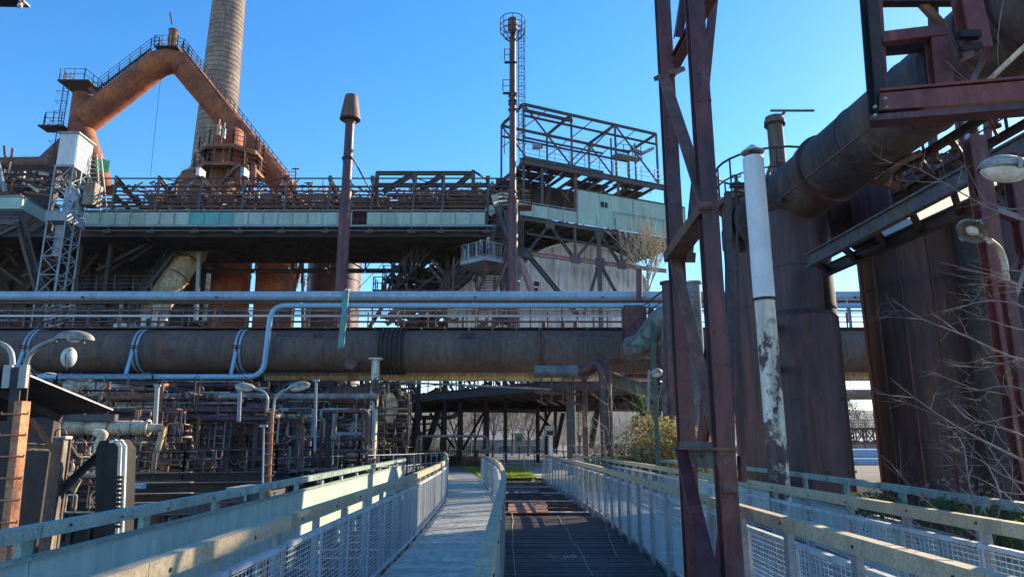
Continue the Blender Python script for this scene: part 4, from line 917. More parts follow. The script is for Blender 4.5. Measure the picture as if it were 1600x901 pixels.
# catwalk on the main pipe
zt = zc+R+.05; t = thing('catwalk', 'rusty catwalk with railing along the top of the brown main', 'catwalk', (0, Ye, zt))
for k in range(52):
    x = -32+k*1.24; G().aabb(x, x+1.2, Ye-.45, Ye+.75, zt, zt+.05).make('floor_plate', 'steel_brown', t)
railing(t, [(-32,Ye-.5,zt),(P(975,515,Ye).x,Ye-.5,zt)], 1.05, 1.62, .028, 'steel_brown', 3, 'front_railing'); railing(t, [(-32,Ye+.8,zt),(31,Ye+.8,zt)], 1.05, 1.62, .03, 'steel_brown', 2, 'rear_railing')
for px in (136, 343, 545, 743, 940, 1330):
    x = xat(px, Ye, 500); zz = P(px, 458, 36).z; beam(t, (x,Ye+.1,zt), (x,Ye+.1,zz), .12, .12, 'pipe_khaki' if px > 500 else 'steel_blue', 'pipe_support'); beam(t, (x,Ye-.7,zz-.35), (x,Ye+.6,zz-.35), .08, .1, 'steel_dark', 'cross_arm')
for px in (850, 900, 880): x = xat(px, Ye, 500); G().tube([(x,Ye+.3,zt),(x,Ye+.3,zt+.5)], .12, 10).make('valve_box', 'rust_red', t)
# supports of the brown main
def support(px, label, mat, w=.34, Y=35.2, top=572, bottom=-.1, k='tube', ladder=False):
    b = P(px, 640, Y); zt_ = P(px, top, Y).z; t = thing('pipe_column', label, 'column', (b.x, Y, bottom), 'columns carrying the pipes')
    beam(t, (b.x,Y,bottom), (b.x,Y,zt_), w, w, mat, 'shaft', k, up=V((0,1,0)))
    G().aabb(b.x-w*.8,b.x+w*.8,Y-w*.8,Y+w*.8,zt_,zt_+.08).make('head_plate', mat, t)
    if ladder:
        g = G(); xx = b.x+w*.8
        for s in (0, .45): g.box((xx+s,Y,bottom), (xx+s,Y,zt_-.1), .04)
        z = bottom+.3
        while z < zt_: g.box((xx,Y,z), (xx+.45,Y,z), .025); z += .3
        g.make('ladder', 'steel_dark', t)
    return t
support(584, 'tall pale flaking column under the bellows of the brown main', 'white_flaking', .42, 34.8, 562, -4.6)
support(892, 'dark blue round column with ladder under the viaduct', 'steel_blue', .48, 37, 600, -.1, 'tube', True)
support(914, 'red brown thin column between the blue and the purple one', 'rust_red', .26, 33.5, 592)
support(762, 'slender dark post in the centre of the viaduct opening', 'steel_dark', .32, 62, 640); support(840, 'slender dark post right of the white hall', 'steel_dark', .34, 60, 640); support(853, 'second dark post beside the grey cabinet', 'steel_dark', .30, 64, 640)
# grey elbow pipe
Yg = 30.5
t = thing('elbow_pipe', 'grey green pipe with an elbow dropping into a thick purple down pipe', 'pipe', tuple(P(940,700,Yg)))
zh = P(880, 579, Yg).z; pa = [V((P(836,579,Yg).x,Yg+.3,zh)), V((P(905,579,Yg).x,Yg+.2,zh))]
pipe(t, pa, .27, 'pipe_green_grey', 'cross_tube', k=20); G().ring(pa[0], (1,0,0), .27, .06, .05, 20).make('flange', 'pipe_green_grey', t)
G().ring(V((P(882,579,Yg).x,Yg+.25,zh)), (1,0,0), .27, .05, .03, 20).make('flange', 'pipe_green_grey', t)
zz = P(937, 565, Yg-1).z; pipe(t, [pa[1], V((P(920,580,Yg).x,Yg,zh)), V((P(932,560,Yg).x,Yg-.5,zz+.1)), V((P(942,600,Yg).x,Yg-.8,zz-.4)), V((P(942,600,Yg).x,Yg-.8,-.1))], .27, 'rust_purple', 'down_tube', rad=.5, k=20)
b = P(870, 600, 34); t = thing('rusty_bracket_deck', 'small rusty platform with clamps under the grey elbow pipe', 'platform', tuple(b))
for dy in (0, .8): beam(t, P(835,612,33+dy), P(906,616,33+dy), .12, .14, 'rust_warm', 'beam', 'I')
for px in (846, 862, 880, 896): beam(t, P(px,588,33), P(px,625,33), .08, .08, 'rust_red', 'hanger'); beam(t, P(px-6,625,33), P(px+8,632,33.2), .2, .1, 'steel_brown', 'clamp')
pipe(None, [P(948,588,37.5), P(985,602,37), P(1030,618,36.5), P(1090,622,36)], .36, 'pipe_green_grey', 'sloping_pipe', k=18); o = bpy.data.objects['sloping_pipe']; tag(o, 'grey green pipe sloping down to the right behind the bush lamp', 'pipe')
# box chamber on the right end of the catwalk with stairs
t = thing('valve_chamber', 'rusty box chamber with stair where the brown main meets the bent pipe', 'chamber', tuple(P(990,530,33)))
p = P(976, 474, 34); p_ = P(1000, 515, 34)
x0, x1 = xat(976,34,500), xat(1040,34,500); G().aabb(x0, x0+.9, 33.7, 34.9, P(980,530,34).z, P(980,478,34).z).make('box', 'rust_purple', t)
G().aabb(x0+.0, x1, 33.8, 34.6, P(980,590,34).z, P(980,584,34).z).make('base_beam', 'rust_red', t); G().aabb(x0+.05, x1-.3, 34.0, 34.5, P(980,560,34).z, P(980,556,34).z).make('shelf', 'galvanised', t)
for px in (978, 990, 1004, 1018, 1032): beam(t, P(px,530,33.6), P(px,588,33.6), .09, .09, 'rust_red', 'post')
for py in (532, 548, 566): beam(t, P(975,py,33.6), P(1040,py,33.6), .07, .09, 'steel_brown', 'rail')
stairs(t, P(985,525,33.3), P(1046,478,33.3), V((0,1.0,0)), 9, 'rust_purple'); pipe(t, [P(999,470,35), P(999,420,35)], .16, 'rust_purple', 'stub')
for k, (px, Y) in enumerate(((1006,35.2),(1018,35.2))): pipe(t, [P(px,515,Y), P(px,472,Y)], .12, ['steel_blue','rust_red'][k], 'stub')
t = thing('bent_pipe', 'thick grey green bent pipe rising left of the two flanged pipes', 'pipe', tuple(P(1020,540,31)))
pipe(t, [P(985,545,31.5), P(1004,540,31), P(1036,495,30.5), P(1052,500,30), P(1056,600,30), P(1056,715,30)], .55, 'pipe_green_grey', 'tube', rad=.9, k=22)
t = thing('green_bracket', 'dark green triangular steel bracket beside the small lamp', 'bracket', tuple(P(1018,500,30)))
for a, b_ in (((980,540),(1018,500)), ((980,540),(1020,541)), ((1018,500),(1020,600)), ((1000,521),(1019,541))): beam(t, P(*a,29.3), P(*b_,29.3), .1, .1, 'dark_green', 'bar')
t = thing('lattice_mast', 'thin lattice mast between the small lamp and the trestle', 'mast', (P(1036,600,28).x,28,-.1))
for dx in (0, .45):
    for dy in (0, .45): x = P(1030,600,28).x+dx; beam(t, (x,28+dy,-.1), (x,28+dy,5.7), .06, .06, 'steel_dark', 'post', 'L')
for i in range(12):
    z = .2+i*.46; x = P(1030,600,28).x
    for a, b_ in (((0,0),(.45,0)), ((0,.45),(.45,.45)), ((0,0),(0,.45)), ((.45,0),(.45,.45))): beam(t, (x+a[0],28+a[1],z if i % 2 else z+.46), (x+b_[0],28+b_[1],z+.46 if i % 2 else z), .035, .035, 'steel_brown', 'brace')
# ================================================================== PEOPLE ON THE STAIR LANDING
def person(label, loc, face, jacket='jacket', lean=0.05):
    t = thing('person', label, 'person', loc); loc = V(loc)
    ca, sa = math.cos(face), math.sin(face)
    def W(x, y, z): return loc+V((x*ca-y*sa, x*sa+y*ca, z))
    def skin(verts, edges, rad, name, mat):
        me = bpy.data.meshes.new(name); me.from_pydata([tuple(W(*v)-loc) for v in verts], edges, []); o = bpy.data.objects.new(name, me); COL.objects.link(o); o.parent = t; o['_w'] = t['_w']
        me.materials.append(MAT[mat]); m = o.modifiers.new('Skin', 'SKIN'); m.use_smooth_shade = True
        for sv, r in zip(me.skin_vertices[0].data, rad): sv.radius = r if isinstance(r, tuple) else (r, r)
        me.skin_vertices[0].data[0].use_root = True
        s = o.modifiers.new('Sub', 'SUBSURF'); s.levels = 1; s.render_levels = 1; return o
    y = lean
    vs = [(0,0,.95),(0,y*.5,1.15),(0,y,1.38),(0,y,1.50),(0,y+.02,1.60),(0,y+.03,1.70), (.10,0,.90),(.11,.03,.50),(.11,.0,.08),(.11,.14,.03), (-.10,0,.90),(-.12,-.02,.50),(-.12,-.06,.08),(-.12,.08,.03),
          (.19,y,1.40),(.25,y+.02,1.12),(.20,y+.24,1.08),(.18,y+.34,1.09), (-.19,y,1.40),(-.25,y+.02,1.12),(-.20,y+.24,1.08),(-.18,y+.34,1.09)]
    ed = [(0,1),(1,2),(2,3),(3,4),(4,5),(0,6),(6,7),(7,8),(8,9),(0,10),(10,11),(11,12),(12,13),(2,14),(14,15),(15,16),(16,17),(2,18),(18,19),(19,20),(20,21)]
    rr = [.15,.14,.16,.065,.09,.085,.10,.07,.05,.04,.10,.07,.05,.04,.07,.05,.04,.03,.07,.05,.04,.03]
    skin(vs, ed, rr, 'body', 'skin')
    skin([(0,0,.93),(0,y*.5,1.15),(0,y,1.40),(.19,y,1.40),(.25,y+.02,1.12),(.20,y+.22,1.08),(-.19,y,1.40),(-.25,y+.02,1.12),(-.20,y+.22,1.08)], [(0,1),(1,2),(2,3),(3,4),(4,5),(2,6),(6,7),(7,8)], [.18,.17,.175,.09,.068,.058,.09,.068,.058], 'jacket', jacket)
    skin([(0,0,.95),(.10,0,.88),(.11,.03,.50),(.11,0,.10),(-.10,0,.88),(-.12,-.02,.50),(-.12,-.06,.10)], [(0,1),(1,2),(2,3),(0,4),(4,5),(5,6)], [.165,.115,.085,.065,.115,.085,.065], 'trousers', 'trousers')
    g = G(); c = W(0, y+.03, 1.69); ellip(g, c, V((1,0,0)), V((0,1,0)), Z, .125, .14, .13, 16, 5, z0=0, z1=1); ellip(g, c, V((1,0,0)), V((0,1,0)), Z, .15, .17, .012, 16, 2); g.make('helmet', 'helmet', t)
    return t
# ================================================================== GANTRY (ore bridge) AT 50 m
Yg_ = 50.0
zgb = P(400, 352, 50).z; zgt = P(400, 333, 50).z
t = thing('gantry_bridge', 'long rusty gantry with pale green parapet panels across the left half', 'gantry', (0, 50, zgb))
X = lambda px, Y=50, py=340: P(px, py, Y).x
posts = [172, 240, 308, 376, 443, 511, 578, 644, 690, 761]
zp = P(400, 275, 50).z
for i, px in enumerate(posts):
    for Y in (50, 56.6):
        beam(t, (X(px),Y,zgb-.5), (X(px)+.12,Y,zp), .17, .17, 'steel_blue', 'post', 'I', up=V((0,1,0)))
    beam(t, (X(px),50,zp-.1), (X(px)+.1,56.6,zp-1.9), .24, .30, 'steel_brown', 'rafter', 'I'); beam(t, (X(px),50.05,zp-1.4), (X(px)+.1,56.6,zp-3), .14, .2, 'steel_brown', 'rafter', 'I')
    beam(t, (X(px)-.3,49.85,zgb-.55), (X(px)+.3,49.85,zgb-.55), .3, .25, 'steel_blue', 'foot_plate')
x = X(133); i = 0
edges = [133] + [p for p in range(160, 780, 23)]
for a, b_ in zip(edges, edges[1:]):
    if 533 <= a <= 560: continue
    mat = 'teal_panel' if 305 < (a+b_)/2 < 374 else ('pale_panel' if i in (99,) else 'green_panel')
    beam(t, (X(a)+.02,49.8,(zgb+zgt)/2), (X(b_)-.02,49.8,(zgb+zgt)/2), .03, zgt-zgb, mat, 'parapet_panel'); beam(t, (X(b_),49.75,zgb-.1), (X(b_),49.75,zgt+.12), .05, .06, 'galv_blue', 'parapet_post'); i += 1
for z, s, m in ((zgt+.14, .06, 'galv_blue'), (zgb-.12, .14, 'galv_blue'), (zgb-.5, .12, 'steel_blue')): beam(t, (X(133),49.75,z), (X(778),49.75,z), s, s, m, 'rail')
# horizontals in several planes
rnd = random.Random(12)
for Y in (50.1, 52.3, 54.4, 56.6, 58.5):
    for k, py in enumerate((278, 291, 298, 304, 310, 316, 322, 329)):
        if Y > 52 and py == 278: continue
        z = P(400, py, 50).z+rnd.uniform(-.2,.2)*(Y > 51)
        m = rnd.choice(('steel_brown','steel_dark','rust_purple','rust_red','steel_brown')); s = .09 if py == 278 else rnd.uniform(.08,.2)
        xa_ = X(150)-1 if Y < 55 else X(90); beam(t, (xa_,Y,z), (X(778)+1,Y,z), s, s, m, 'rail', 'box' if k % 2 else 'I')
# bins, hoppers, rail wagon frames inside: small uprights and diagonals, pale ones coloured as sunlit bits
for k in range(250):
    px = rnd.uniform(150, 775); Y = rnd.uniform(51, 58.5); z0 = P(px, rnd.uniform(296, 336), Y).z; L = rnd.uniform(.35, 1.1)
    d = rnd.choice((V((0,0,1)), V((0,0,1)), V((.5,0,.7)), V((-.5,0,.7)), V((0,1,.3)), V((.2,1,-.5))))
    s = rnd.uniform(.06, .2); q = V((X(px),Y,z0)); beam(t, q, q+d*L, s, s*rnd.uniform(.8,1.8), rnd.choice(('steel_brown','steel_dark','rust_warm','pipe_khaki','pipe_cream','rust_red','steel_blue')), 'fitting')
for k in range(260):
    px = rnd.uniform(150, 775); Y = rnd.uniform(50.5, 57); q = P(px, rnd.uniform(286, 334), Y); s = rnd.uniform(.08, .16); beam(t, q, q+V((rnd.uniform(.15,.5),rnd.uniform(-.1,.3),rnd.choice((-.35,-.1,0,.2,.4)))), s, s, rnd.choice(('pipe_cream','pipe_khaki','rust_warm','galvanised','steel_brown')), 'sunlit_bit')  # small pale pieces, their colour stands in for sunlit specks
for a, b_ in ((240,308),(376,443),(644,690)): beam(t, (X(a),50,zp-.9), (X(b_),50,zp-.1), .07, .07, 'steel_dark', 'brace'); beam(t, (X(a),50,zp-.1), (X(b_),50,zp-.9), .07, .07, 'steel_dark', 'brace')
for x0, x1, z0, z1, m in ((292,315,zgb+.1,zgb+1.6,'pipe_blue'),(360,372,zgb+1.2,zgb+1.9,'steel_blue'),(640,668,zgb,zgb+1.3,'steel_dark'),(700,735,zgb,zgb+1.5,'rust_purple'),(455,500,zgb,zgb+1.1,'steel_dark'),(250,262,zgb+.1,zgb+1.2,'steel_blue')): G().aabb(X(x0),X(x1),52.2,53.2,z0,z1).make('cabinet', m, t)
for px in (712, 725, 590, 600): 
    q = P(px, 320, 52); G().lathe((q.x,52,q.z), (0,-1,0), [(0,.01),(0,.55),(.3,.55),(.3,0)], 18).make('wheel', 'steel_brown', t)
# mid spine: bunker walls under rails so that the sky only shows here and there
for a, b_ in ((150,290),(310,372),(385,470),(480,560),(600,660),(680,778)):
    G().aabb(X(a)-.3,X(b_)+.9,57.5,58.2,zgb-.3,P(400,rnd.uniform(296,308),57.5).z).make('bunker_wall', 'steel_brown', t)
# deck underneath with girders, cross beams
for k, (Y, s) in enumerate(((50.3,.3),(52,.25),(54,.25),(56.2,.25),(58,.4))): beam(t, (X(-40),Y,zgb-.62), (X(790),Y,zgb-.62), .22, .45, 'steel_dark', 'girder', 'I')
x = X(135)
while x < X(785):
    beam(t, (x,50.2,zgb-.35), (x,58.2,zgb-.35), .16, .2, 'steel_dark', 'cross_beam', 'I'); x += 1.05
x = X(135)
while x < X(782): G().aabb(x, x+2.05, 50.0, 58.4, zgb-.24, zgb-.16).make('deck_plate', 'steel_dark', t); x += 2.1
for i in range(10):
    a = X(150)+i*3.15
    beam(t, (a,50.3,zgb-.75), (a+3.1,57.8,zgb-1.5), .09, .09, 'steel_dark', 'brace', 'L'); beam(t, (a+3.1,50.3,zgb-.75), (a,57.8,zgb-1.5), .09, .09, 'steel_dark', 'brace', 'L')
    beam(t, (a,57.8,zgb-1.6), (a+3.1,57.8,zgb-1.6), .3, .35, 'steel_dark', 'girder', 'I'); beam(t, (a,57.8,zgb-.5), (a,57.8,zgb-1.6), .14, .14, 'steel_dark', 'post')
# white box lamps on the posts
for k, px in enumerate((311, 380)):
    q = P(px, 268, 50.2); o = thing('switch_box', ['white box on the gantry post under the left edge of the ringed tower', 'white box with blue front on the gantry post right of it'][k], 'switch box', tuple(q))
    G().aabb(q.x-.0,q.x+.28,49.7,50.7,q.z-.5,q.z+.12).make('housing', 'white_clean', o); G().aabb(q.x-.03,q.x+.31,49.67,50.73,q.z+.12,q.z+.16).make('lid', 'galvanised', o)
    if k: G().aabb(q.x+.02,q.x+.26,49.67,49.695,q.z-.45,q.z+.1).make('front_panel', 'sign_blue', o)
# steel portal truss 583-740 above gantry
t = thing('portal_truss', 'dark heavy truss frame standing on top of the gantry in the centre', 'truss', tuple(P(583,290,51)))
for Y in (50.6, 55.5):
    beam(t, (X(582),Y,P(583,266,50).z), (X(740),Y,P(583,266,50).z), .3, .26, 'steel_blue', 'chord', 'I'); beam(t, (X(582),Y,P(583,284,50).z), (X(760),Y,P(583,284,50).z), .22, .22, 'steel_blue', 'chord', 'I')
    for px in (584, 645, 690, 738): beam(t, (X(px),Y,P(583,345,50).z), (X(px),Y,P(583,266,50).z), .28, .28, 'steel_blue', 'post', 'I')
    for a, b_ in ((594,640),(652,688),(700,733)): beam(t, (X(a),Y,P(583,296,50).z), (X(b_),Y,P(583,268,50).z), .3, .36, 'steel_blue', 'brace', 'I')
beam(t, P(738,266,50.6), P(760,280,52), .14, .14, 'steel_blue', 'brace'); beam(t, P(690,336,52), P(735,300,54), .2, .2, 'rust_red', 'conveyor')
# left side bit of the gantry
t = thing('left_gallery', 'pale green panelled gallery end and steel leg left of the lift tower', 'gallery', tuple(P(30,320,46)))
beam(t, P(-60,317,46), P(34,317,46), .04, .86, 'green_panel', 'parapet_panel'); beam(t, P(-60,306,46), P(36,306,46), .08, .08, 'galv_blue', 'rail'); beam(t, P(-60,329,46), P(36,329,46), .1, .12, 'steel_blue', 'rail')
q = P(34,317,46); e = P(78,326,49.5); beam(t, q, V((e.x,e.y,q.z)), .04, .86, 'green_panel', 'parapet_panel'); beam(t, q+V((0,0,.5)), V((e.x,e.y,q.z+.5)), .06, .06, 'galv_blue', 'rail')
q = P(0, 345, 46); beam(t, P(-50,344,46), P(30,346,46), .3, .55, 'steel_blue', 'girder', 'I'); beam(t, P(28,345,46), P(62,470,48), .34, .30, 'steel_blue', 'leg', 'I'); beam(t, P(38,345,46), P(72,470,48), .12, .12, 'steel_blue', 'leg_brace'); beam(t, P(-30,380,46), P(30,350,46), .3, .4, 'steel_blue', 'bracket', 'I')
for k in range(12): a = P(30+k*2.8, 352+k*10, 46.2+k*.15); beam(t, a, a+V((.42,0,-.25 if k % 2 else .25)), .05, .05, 'steel_blue', 'lacing')
beam(t, P(-10,228,46), P(8,300,46), .2, .2, 'galv_blue', 'mast'); pipe(t, [P(20,232,47), P(18,252,47), P(8,246,47), P(7,228,47)], .1, 'steel_brown', k=8)
rnd = random.Random(14)
for k in range(70):
    a = P(rnd.uniform(-20, 78), rnd.uniform(268, 304), rnd.uniform(49, 55)); d = rnd.choice((V((1,.5,0)), V((1,0,0)), V((0,0,1)), V((.8,0,-.55)), V((.2,1,0)))).normalized()*rnd.uniform(.5,1.7); beam(t, a, a+d, .1, .18, rnd.choice(('steel_dark','steel_brown','rust_warm','pipe_cream','steel_dark')), 'strut')
for py in (262, 272, 284, 296): beam(t, P(-40,py,51), P(150,py+1,51), .12, .2, 'steel_dark', 'girder', 'I')
pipe(t, [P(-30,256,58), P(80,254,58)], .55, 'steel_brown', 'main'); G().aabb(P(-60,300,56).x, P(84,300,56).x, 56, 56.6, zgb-.5, P(0,264,56).z).make('back_wall', 'steel_dark', t)
# ================================================================== DARK BUNKER HALL under the gantry (left)
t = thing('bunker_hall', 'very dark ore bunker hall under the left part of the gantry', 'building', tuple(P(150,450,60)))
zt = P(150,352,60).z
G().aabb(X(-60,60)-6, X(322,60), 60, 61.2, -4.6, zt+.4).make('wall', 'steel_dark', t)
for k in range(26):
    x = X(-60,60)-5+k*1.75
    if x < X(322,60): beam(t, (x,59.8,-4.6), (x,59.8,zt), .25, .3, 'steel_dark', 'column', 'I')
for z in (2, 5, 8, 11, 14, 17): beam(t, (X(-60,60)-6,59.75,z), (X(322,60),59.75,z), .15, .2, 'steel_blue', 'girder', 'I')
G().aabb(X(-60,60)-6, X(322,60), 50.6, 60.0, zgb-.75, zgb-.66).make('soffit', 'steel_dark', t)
rnd = random.Random(21)
for k in range(46):   # bracing in front of the dark wall
    px = rnd.uniform(-20, 205); Y = rnd.uniform(51, 58); py = rnd.uniform(370, 455); a = P(px, py, Y); beam(t, a, a+V((rnd.choice((-1,1))*rnd.uniform(1.5,4), rnd.uniform(-1,1), rnd.uniform(1.5,3.5))), .16, .2, rnd.choice(('steel_dark','steel_blue','steel_brown')), 'brace', 'I')
for k, px in enumerate((135, 180)): beam(t, (X(px,52),52,-4.6), (X(px,52),52,zgb-.7), .3, .3, 'steel_dark', 'column', 'I')
# railings and small floor in front of the hall
t = thing('stair_gallery', 'railed gallery at the foot of the dark bunker hall above the blue grey pipe', 'gallery', tuple(P(180,450,50)))
for py, Y in ((462,50),(450,52)): railing(t, [P(120,py,Y), P(235,py,Y)], 1.0, 1.4, .03, 'steel_blue', 3); 
G().aabb(X(120,51),X(240,51),49.6,52.4,P(150,462,50).z-.1,P(150,462,50).z).make('floor', 'steel_dark', t)
# inclined conveyor pipe, pale
t = thing('inclined_duct', 'pale yellow inclined round duct with a stair along its left side', 'duct', tuple(P(250,450,54)))
pa = [P(328,372,57), P(292,408,55.5), P(262,452,54), P(233,498,53)]
G().tube(pa, [1.0,1.0,1.0,.95], 28).make('tube', 'pipe_cream', t)
G().tube([P(256,505,53), P(246,470,53.6)], [.35, .8], 20).make('hopper', 'pipe_cream', t)
for f in (.2,.5,.8): q = pa[0].lerp(pa[2], f); G().ring(q, pa[2]-pa[0], 1.0, .1, .05, 28).make('weld_seam', 'rust_warm', t)
sa = P(218,462,52); sb = P(290,372,54.5); stairs(t, sa, sb, V((-.3,1.2,0)), 26, 'steel_blue'); beam(t, P(312,395,54), P(306,500,54), .25, .25, 'galvanised', 'column', 'I')
t = thing('lit_cabins', 'small pale blue lit cabins under the inclined duct behind the catwalk', 'cabin', tuple(P(230,510,46)))
for (a, b_, c, d) in ((219,242,492,513), (174,197,505,514)): p, q = P(a,d,46), P(b_,c,46); G().aabb(p.x,q.x,46,47.4,p.z,q.z).make('wall', 'white_clean', t); G().aabb(p.x-.1,q.x+.1,45.9,47.5,q.z,q.z+.08).make('roof', 'galvanised', t)
q = P(195,500,50); G().lathe(q+V((-1.6,1,-.4)), (1,0,0), [(0,.01),(0,.7),(3.4,.7),(3.4,0)], 20).make('drum', 'steel_brown', t)
# ================================================================== HOT BLAST STOVES
def stove(px, Y, r, mat, label, ytop=385, seams=(425,), rings='steel_brown'):
    b = P(px, 460, Y); zt = P(px, ytop, Y).z; o = thing('hot_stove', label, 'stove', (b.x, Y, -4.6), 'round stoves under the gantry')
    G().lathe((b.x,Y,-4.6), (0,0,1), [(0,r),(zt+4.6,r),(zt+5.6,r*.85),(zt+6.2,r*.4),(zt+6.3,0)], 36).make('shell', mat, o)
    for py in seams: z = P(px, py, Y-r).z; G().ring((b.x,Y,z), (0,0,1), r, .1, .05, 36).make('weld_seam', mat, o)
    return o, b
o1, b1 = stove(359, 62, 1.72, 'rust_orange', 'left rust red stove under the gantry', 395, (424, 470))
o2, b2 = stove(430, 62, 1.80, 'rust_orange', 'bright rust orange stove with sunlit right side under the gantry', 395, (424, 470))
o3, b3 = stove(520, 66, 2.5, 'rust_purple', 'wide dark stove right behind the thin stack', 395, (430, 475)); 
o4, b4 = stove(548, 75, 1.05, 'brick_pale', 'narrow pale stove peeping out right of the thin stack', 395, (410, 420, 432, 445, 457))
t = thing('stove_platform', 'railed platform and leaning strut between the orange stove and the dark stove', 'platform', tuple(P(465,445,60)))
railing(t, [P(458,450,60), P(470,443,61), P(482,452,60)], 1.0, .7, .03, 'steel_brown', 3); beam(t, P(473,402,60), P(461,450,60), .3, .3, 'rust_warm', 'strut', 'I'); beam(t, P(473,402,60), P(473,515,60), .22, .22, 'steel_brown', 'post', 'I'); pipe(t, [P(453,515,60), P(455,470,60), P(466,462,60)], .18, 'rust_warm')
# ================================================================== DOWNCOMER (inverted V)
Yd = 60.0; r = 1.12
t = thing('downcomer', 'huge rust red inverted V gas downcomer with railings on its back', 'gas downcomer', tuple(P(262,95,Yd)))
A = P(132,190,Yd); Bp = P(248,100,Yd); C = P(282,99,Yd+.5); D = P(450,300,Yd+2)
G().tube([A, Bp], 1.24, 36).make('left_leg', 'rust_orange', t); G().tube([C, D], r*1.02, 36).make('right_leg', 'rust_orange', t)
G().tube([Bp-V((.7,0,.55)), Bp, (Bp+C)/2+V((0,0,.25)), C, C+V((.6,0,-.75))], [1.24, 1.24, r*1.08, r*1.03, r], 36).make('apex', 'rust_orange', t)
for f in (.35, .7): G().ring(A.lerp(Bp, f), Bp-A, 1.24, .07, .03, 36).make('weld_seam', 'rust_orange', t)
for f in (.15, .3, .45, .6, .75): G().ring(C.lerp(D, f), D-C, r*1.02, .07, .03, 36).make('weld_seam', 'rust_orange', t)
vd = P(122,150,Yd); zb_ = P(122,212,Yd).z
G().lathe((A.x-.35,Yd,zb_-6), (0,0,1), [(0,1.25),(5.5,1.25),(6,.98),(vd.z-zb_+6,.98),(vd.z-zb_+6.05,0)], 32).make('drum', 'rust_orange', t)
# lower left branch continuing down to the right
G().tube([P(125,190,Yd), P(138,235,Yd), P(152,268,Yd+1), P(160,300,Yd+1)], [.95,1.0,1.0,1.0], 26).make('lower_branch', 'rust_orange', t)
G().tube([P(116,212,60.5), P(84,262,61)], [.7, 1.5], 30).make('cone', 'steel_brown', t)
# walkway on the back
up = (Bp-A).normalized().cross(V((0,1,0))); up = up if up.z > 0 else -up
ua = A.lerp(Bp,.22)+up*1.3; ub = Bp+up*1.3
up2 = (D-C).normalized().cross(V((0,1,0))); up2 = up2 if up2.z > 0 else -up2
uc = C+up2*1.35; ud = D+up2*1.35
k1 = P(240,81,Yd); k2 = P(290,82,Yd)
for s in (-.55, .55):
    o_ = V((0,s,0)); railing(t, [P(157,144,Yd)+o_, k1+o_, P(252,79,Yd)+o_], 1.1, 1.2, .03, 'steel_dark', 3); railing(t, [P(278,80,Yd)+o_, k2+o_, P(448,283,Yd+2)+o_], 1.1, 1.3, .03, 'steel_dark', 3)
    beam(t, P(157,144,Yd)+o_, k1+o_, .06, .16, 'steel_dark', 'stringer'); beam(t, k2+o_, P(448,283,Yd+2)+o_, .06, .16, 'steel_dark', 'stringer')
for (a, b_, n) in ((P(157,144,Yd), k1, 24), (k2, P(448,283,Yd+2), 48)):
    for i in range(n): q = a.lerp(b_, (i+.5)/n); beam(t, q-V((0,.55,0)), q+V((0,.55,0)), .22, .04, 'steel_dark', 'tread')
q = P(265,80,Yd); G().aabb(q.x-1.0,q.x+1.2,Yd-1,Yd+1,q.z-.12,q.z).make('top_platform', 'steel_dark', t); railing(t, [q+V((-1,-1,0)), q+V((1.2,-1,0)), q+V((1.2,1,0)), q+V((-1,1,0)), q+V((-1,-1,0))], 1.05, .8, .03, 'steel_dark', 2)
q = P(268,79,Yd); G().lathe(q, (0,0,1), [(0,.42),(1.1,.42),(1.1,.47),(1.25,.47),(1.25,.42),(2.05,.42),(2.05,.47),(2.15,.47),(2.2,0)], 22).make('top_tube', 'rust_warm', t)
beam(t, P(269,38,Yd), P(266,20,Yd), .12, .12, 'steel_dark', 'antenna'); 
# platform left
q = P(113,135,Yd); G().aabb(q.x-.6,q.x+2.3,Yd-1.3,Yd+1.3,q.z-.12,q.z).make('platform_floor', 'steel_dark', t); railing(t, [q+V((0,-1.3,0)), q+V((1.9,-1.3,0)), P(157,144,Yd-.6)], 1.1, .9, .03, 'steel_dark', 2); railing(t, [q+V((-.4,-1.3,0)), q+V((-.4,1.3,0)), q+V((2,1.3,0))], 1.1, .9, .03, 'steel_dark', 2)
beam(t, P(140,137,Yd-.5), P(152,150,Yd-.5), .1, .4, 'steel_brown', 'bracket')
lx = P(99,200,Yd); g = G()
for s in (0, .5): g.box((lx.x+s,Yd-.8,lx.z-6), (lx.x+s,Yd-.8,q.z+1), .06)
for i in range(60): z = lx.z-6+i*.3; g.box((lx.x,Yd-.8,z), (lx.x+.5,Yd-.8,z), .035) if z < q.z+1 else None
for i in range(16):
    z = lx.z-6+i*1.0
    if z < q.z+.5: g.box((lx.x-.15,Yd-.8,z), (lx.x-.15,Yd-1.5,z), .03); g.box((lx.x-.15,Yd-1.5,z), (lx.x+.65,Yd-1.5,z), .03); g.box((lx.x+.65,Yd-.8,z), (lx.x+.65,Yd-1.5,z), .03)
g.make('caged_ladder', 'steel_dark', t)
q = P(92,205,Yd); G().aabb(q.x-.9,q.x+1.4,Yd-1.6,Yd-.2,q.z-.25,q.z-.1).make('platform_floor', 'steel_dark', t); railing(t, [q+V((1.2,-1.6,0)), q+V((-.3,-1.6,0)), q+V((-.8,-1.0,0)), q+V((-.8,-.2,0))], 1.1, .7, .03, 'steel_dark', 2)
# green net
q = P(156,262,59); g = G(); rnd = random.Random(2)
for i in range(8):
    for j in range(8):
        f = lambda a, b_: V((q.x-.5+a*.16+.03*math.sin(b_*2), 59+.1*math.sin(a), q.z+.95-b_*.15-a*.03+.04*math.sin(a*1.7+b_)))
        g.quad(f(i,j), f(i+1,j), f(i+1,j+1), f(i,j+1))
tag(g.make('safety_net', 'net_green'), 'green safety net hanging at the foot of the left downcomer leg', 'net')
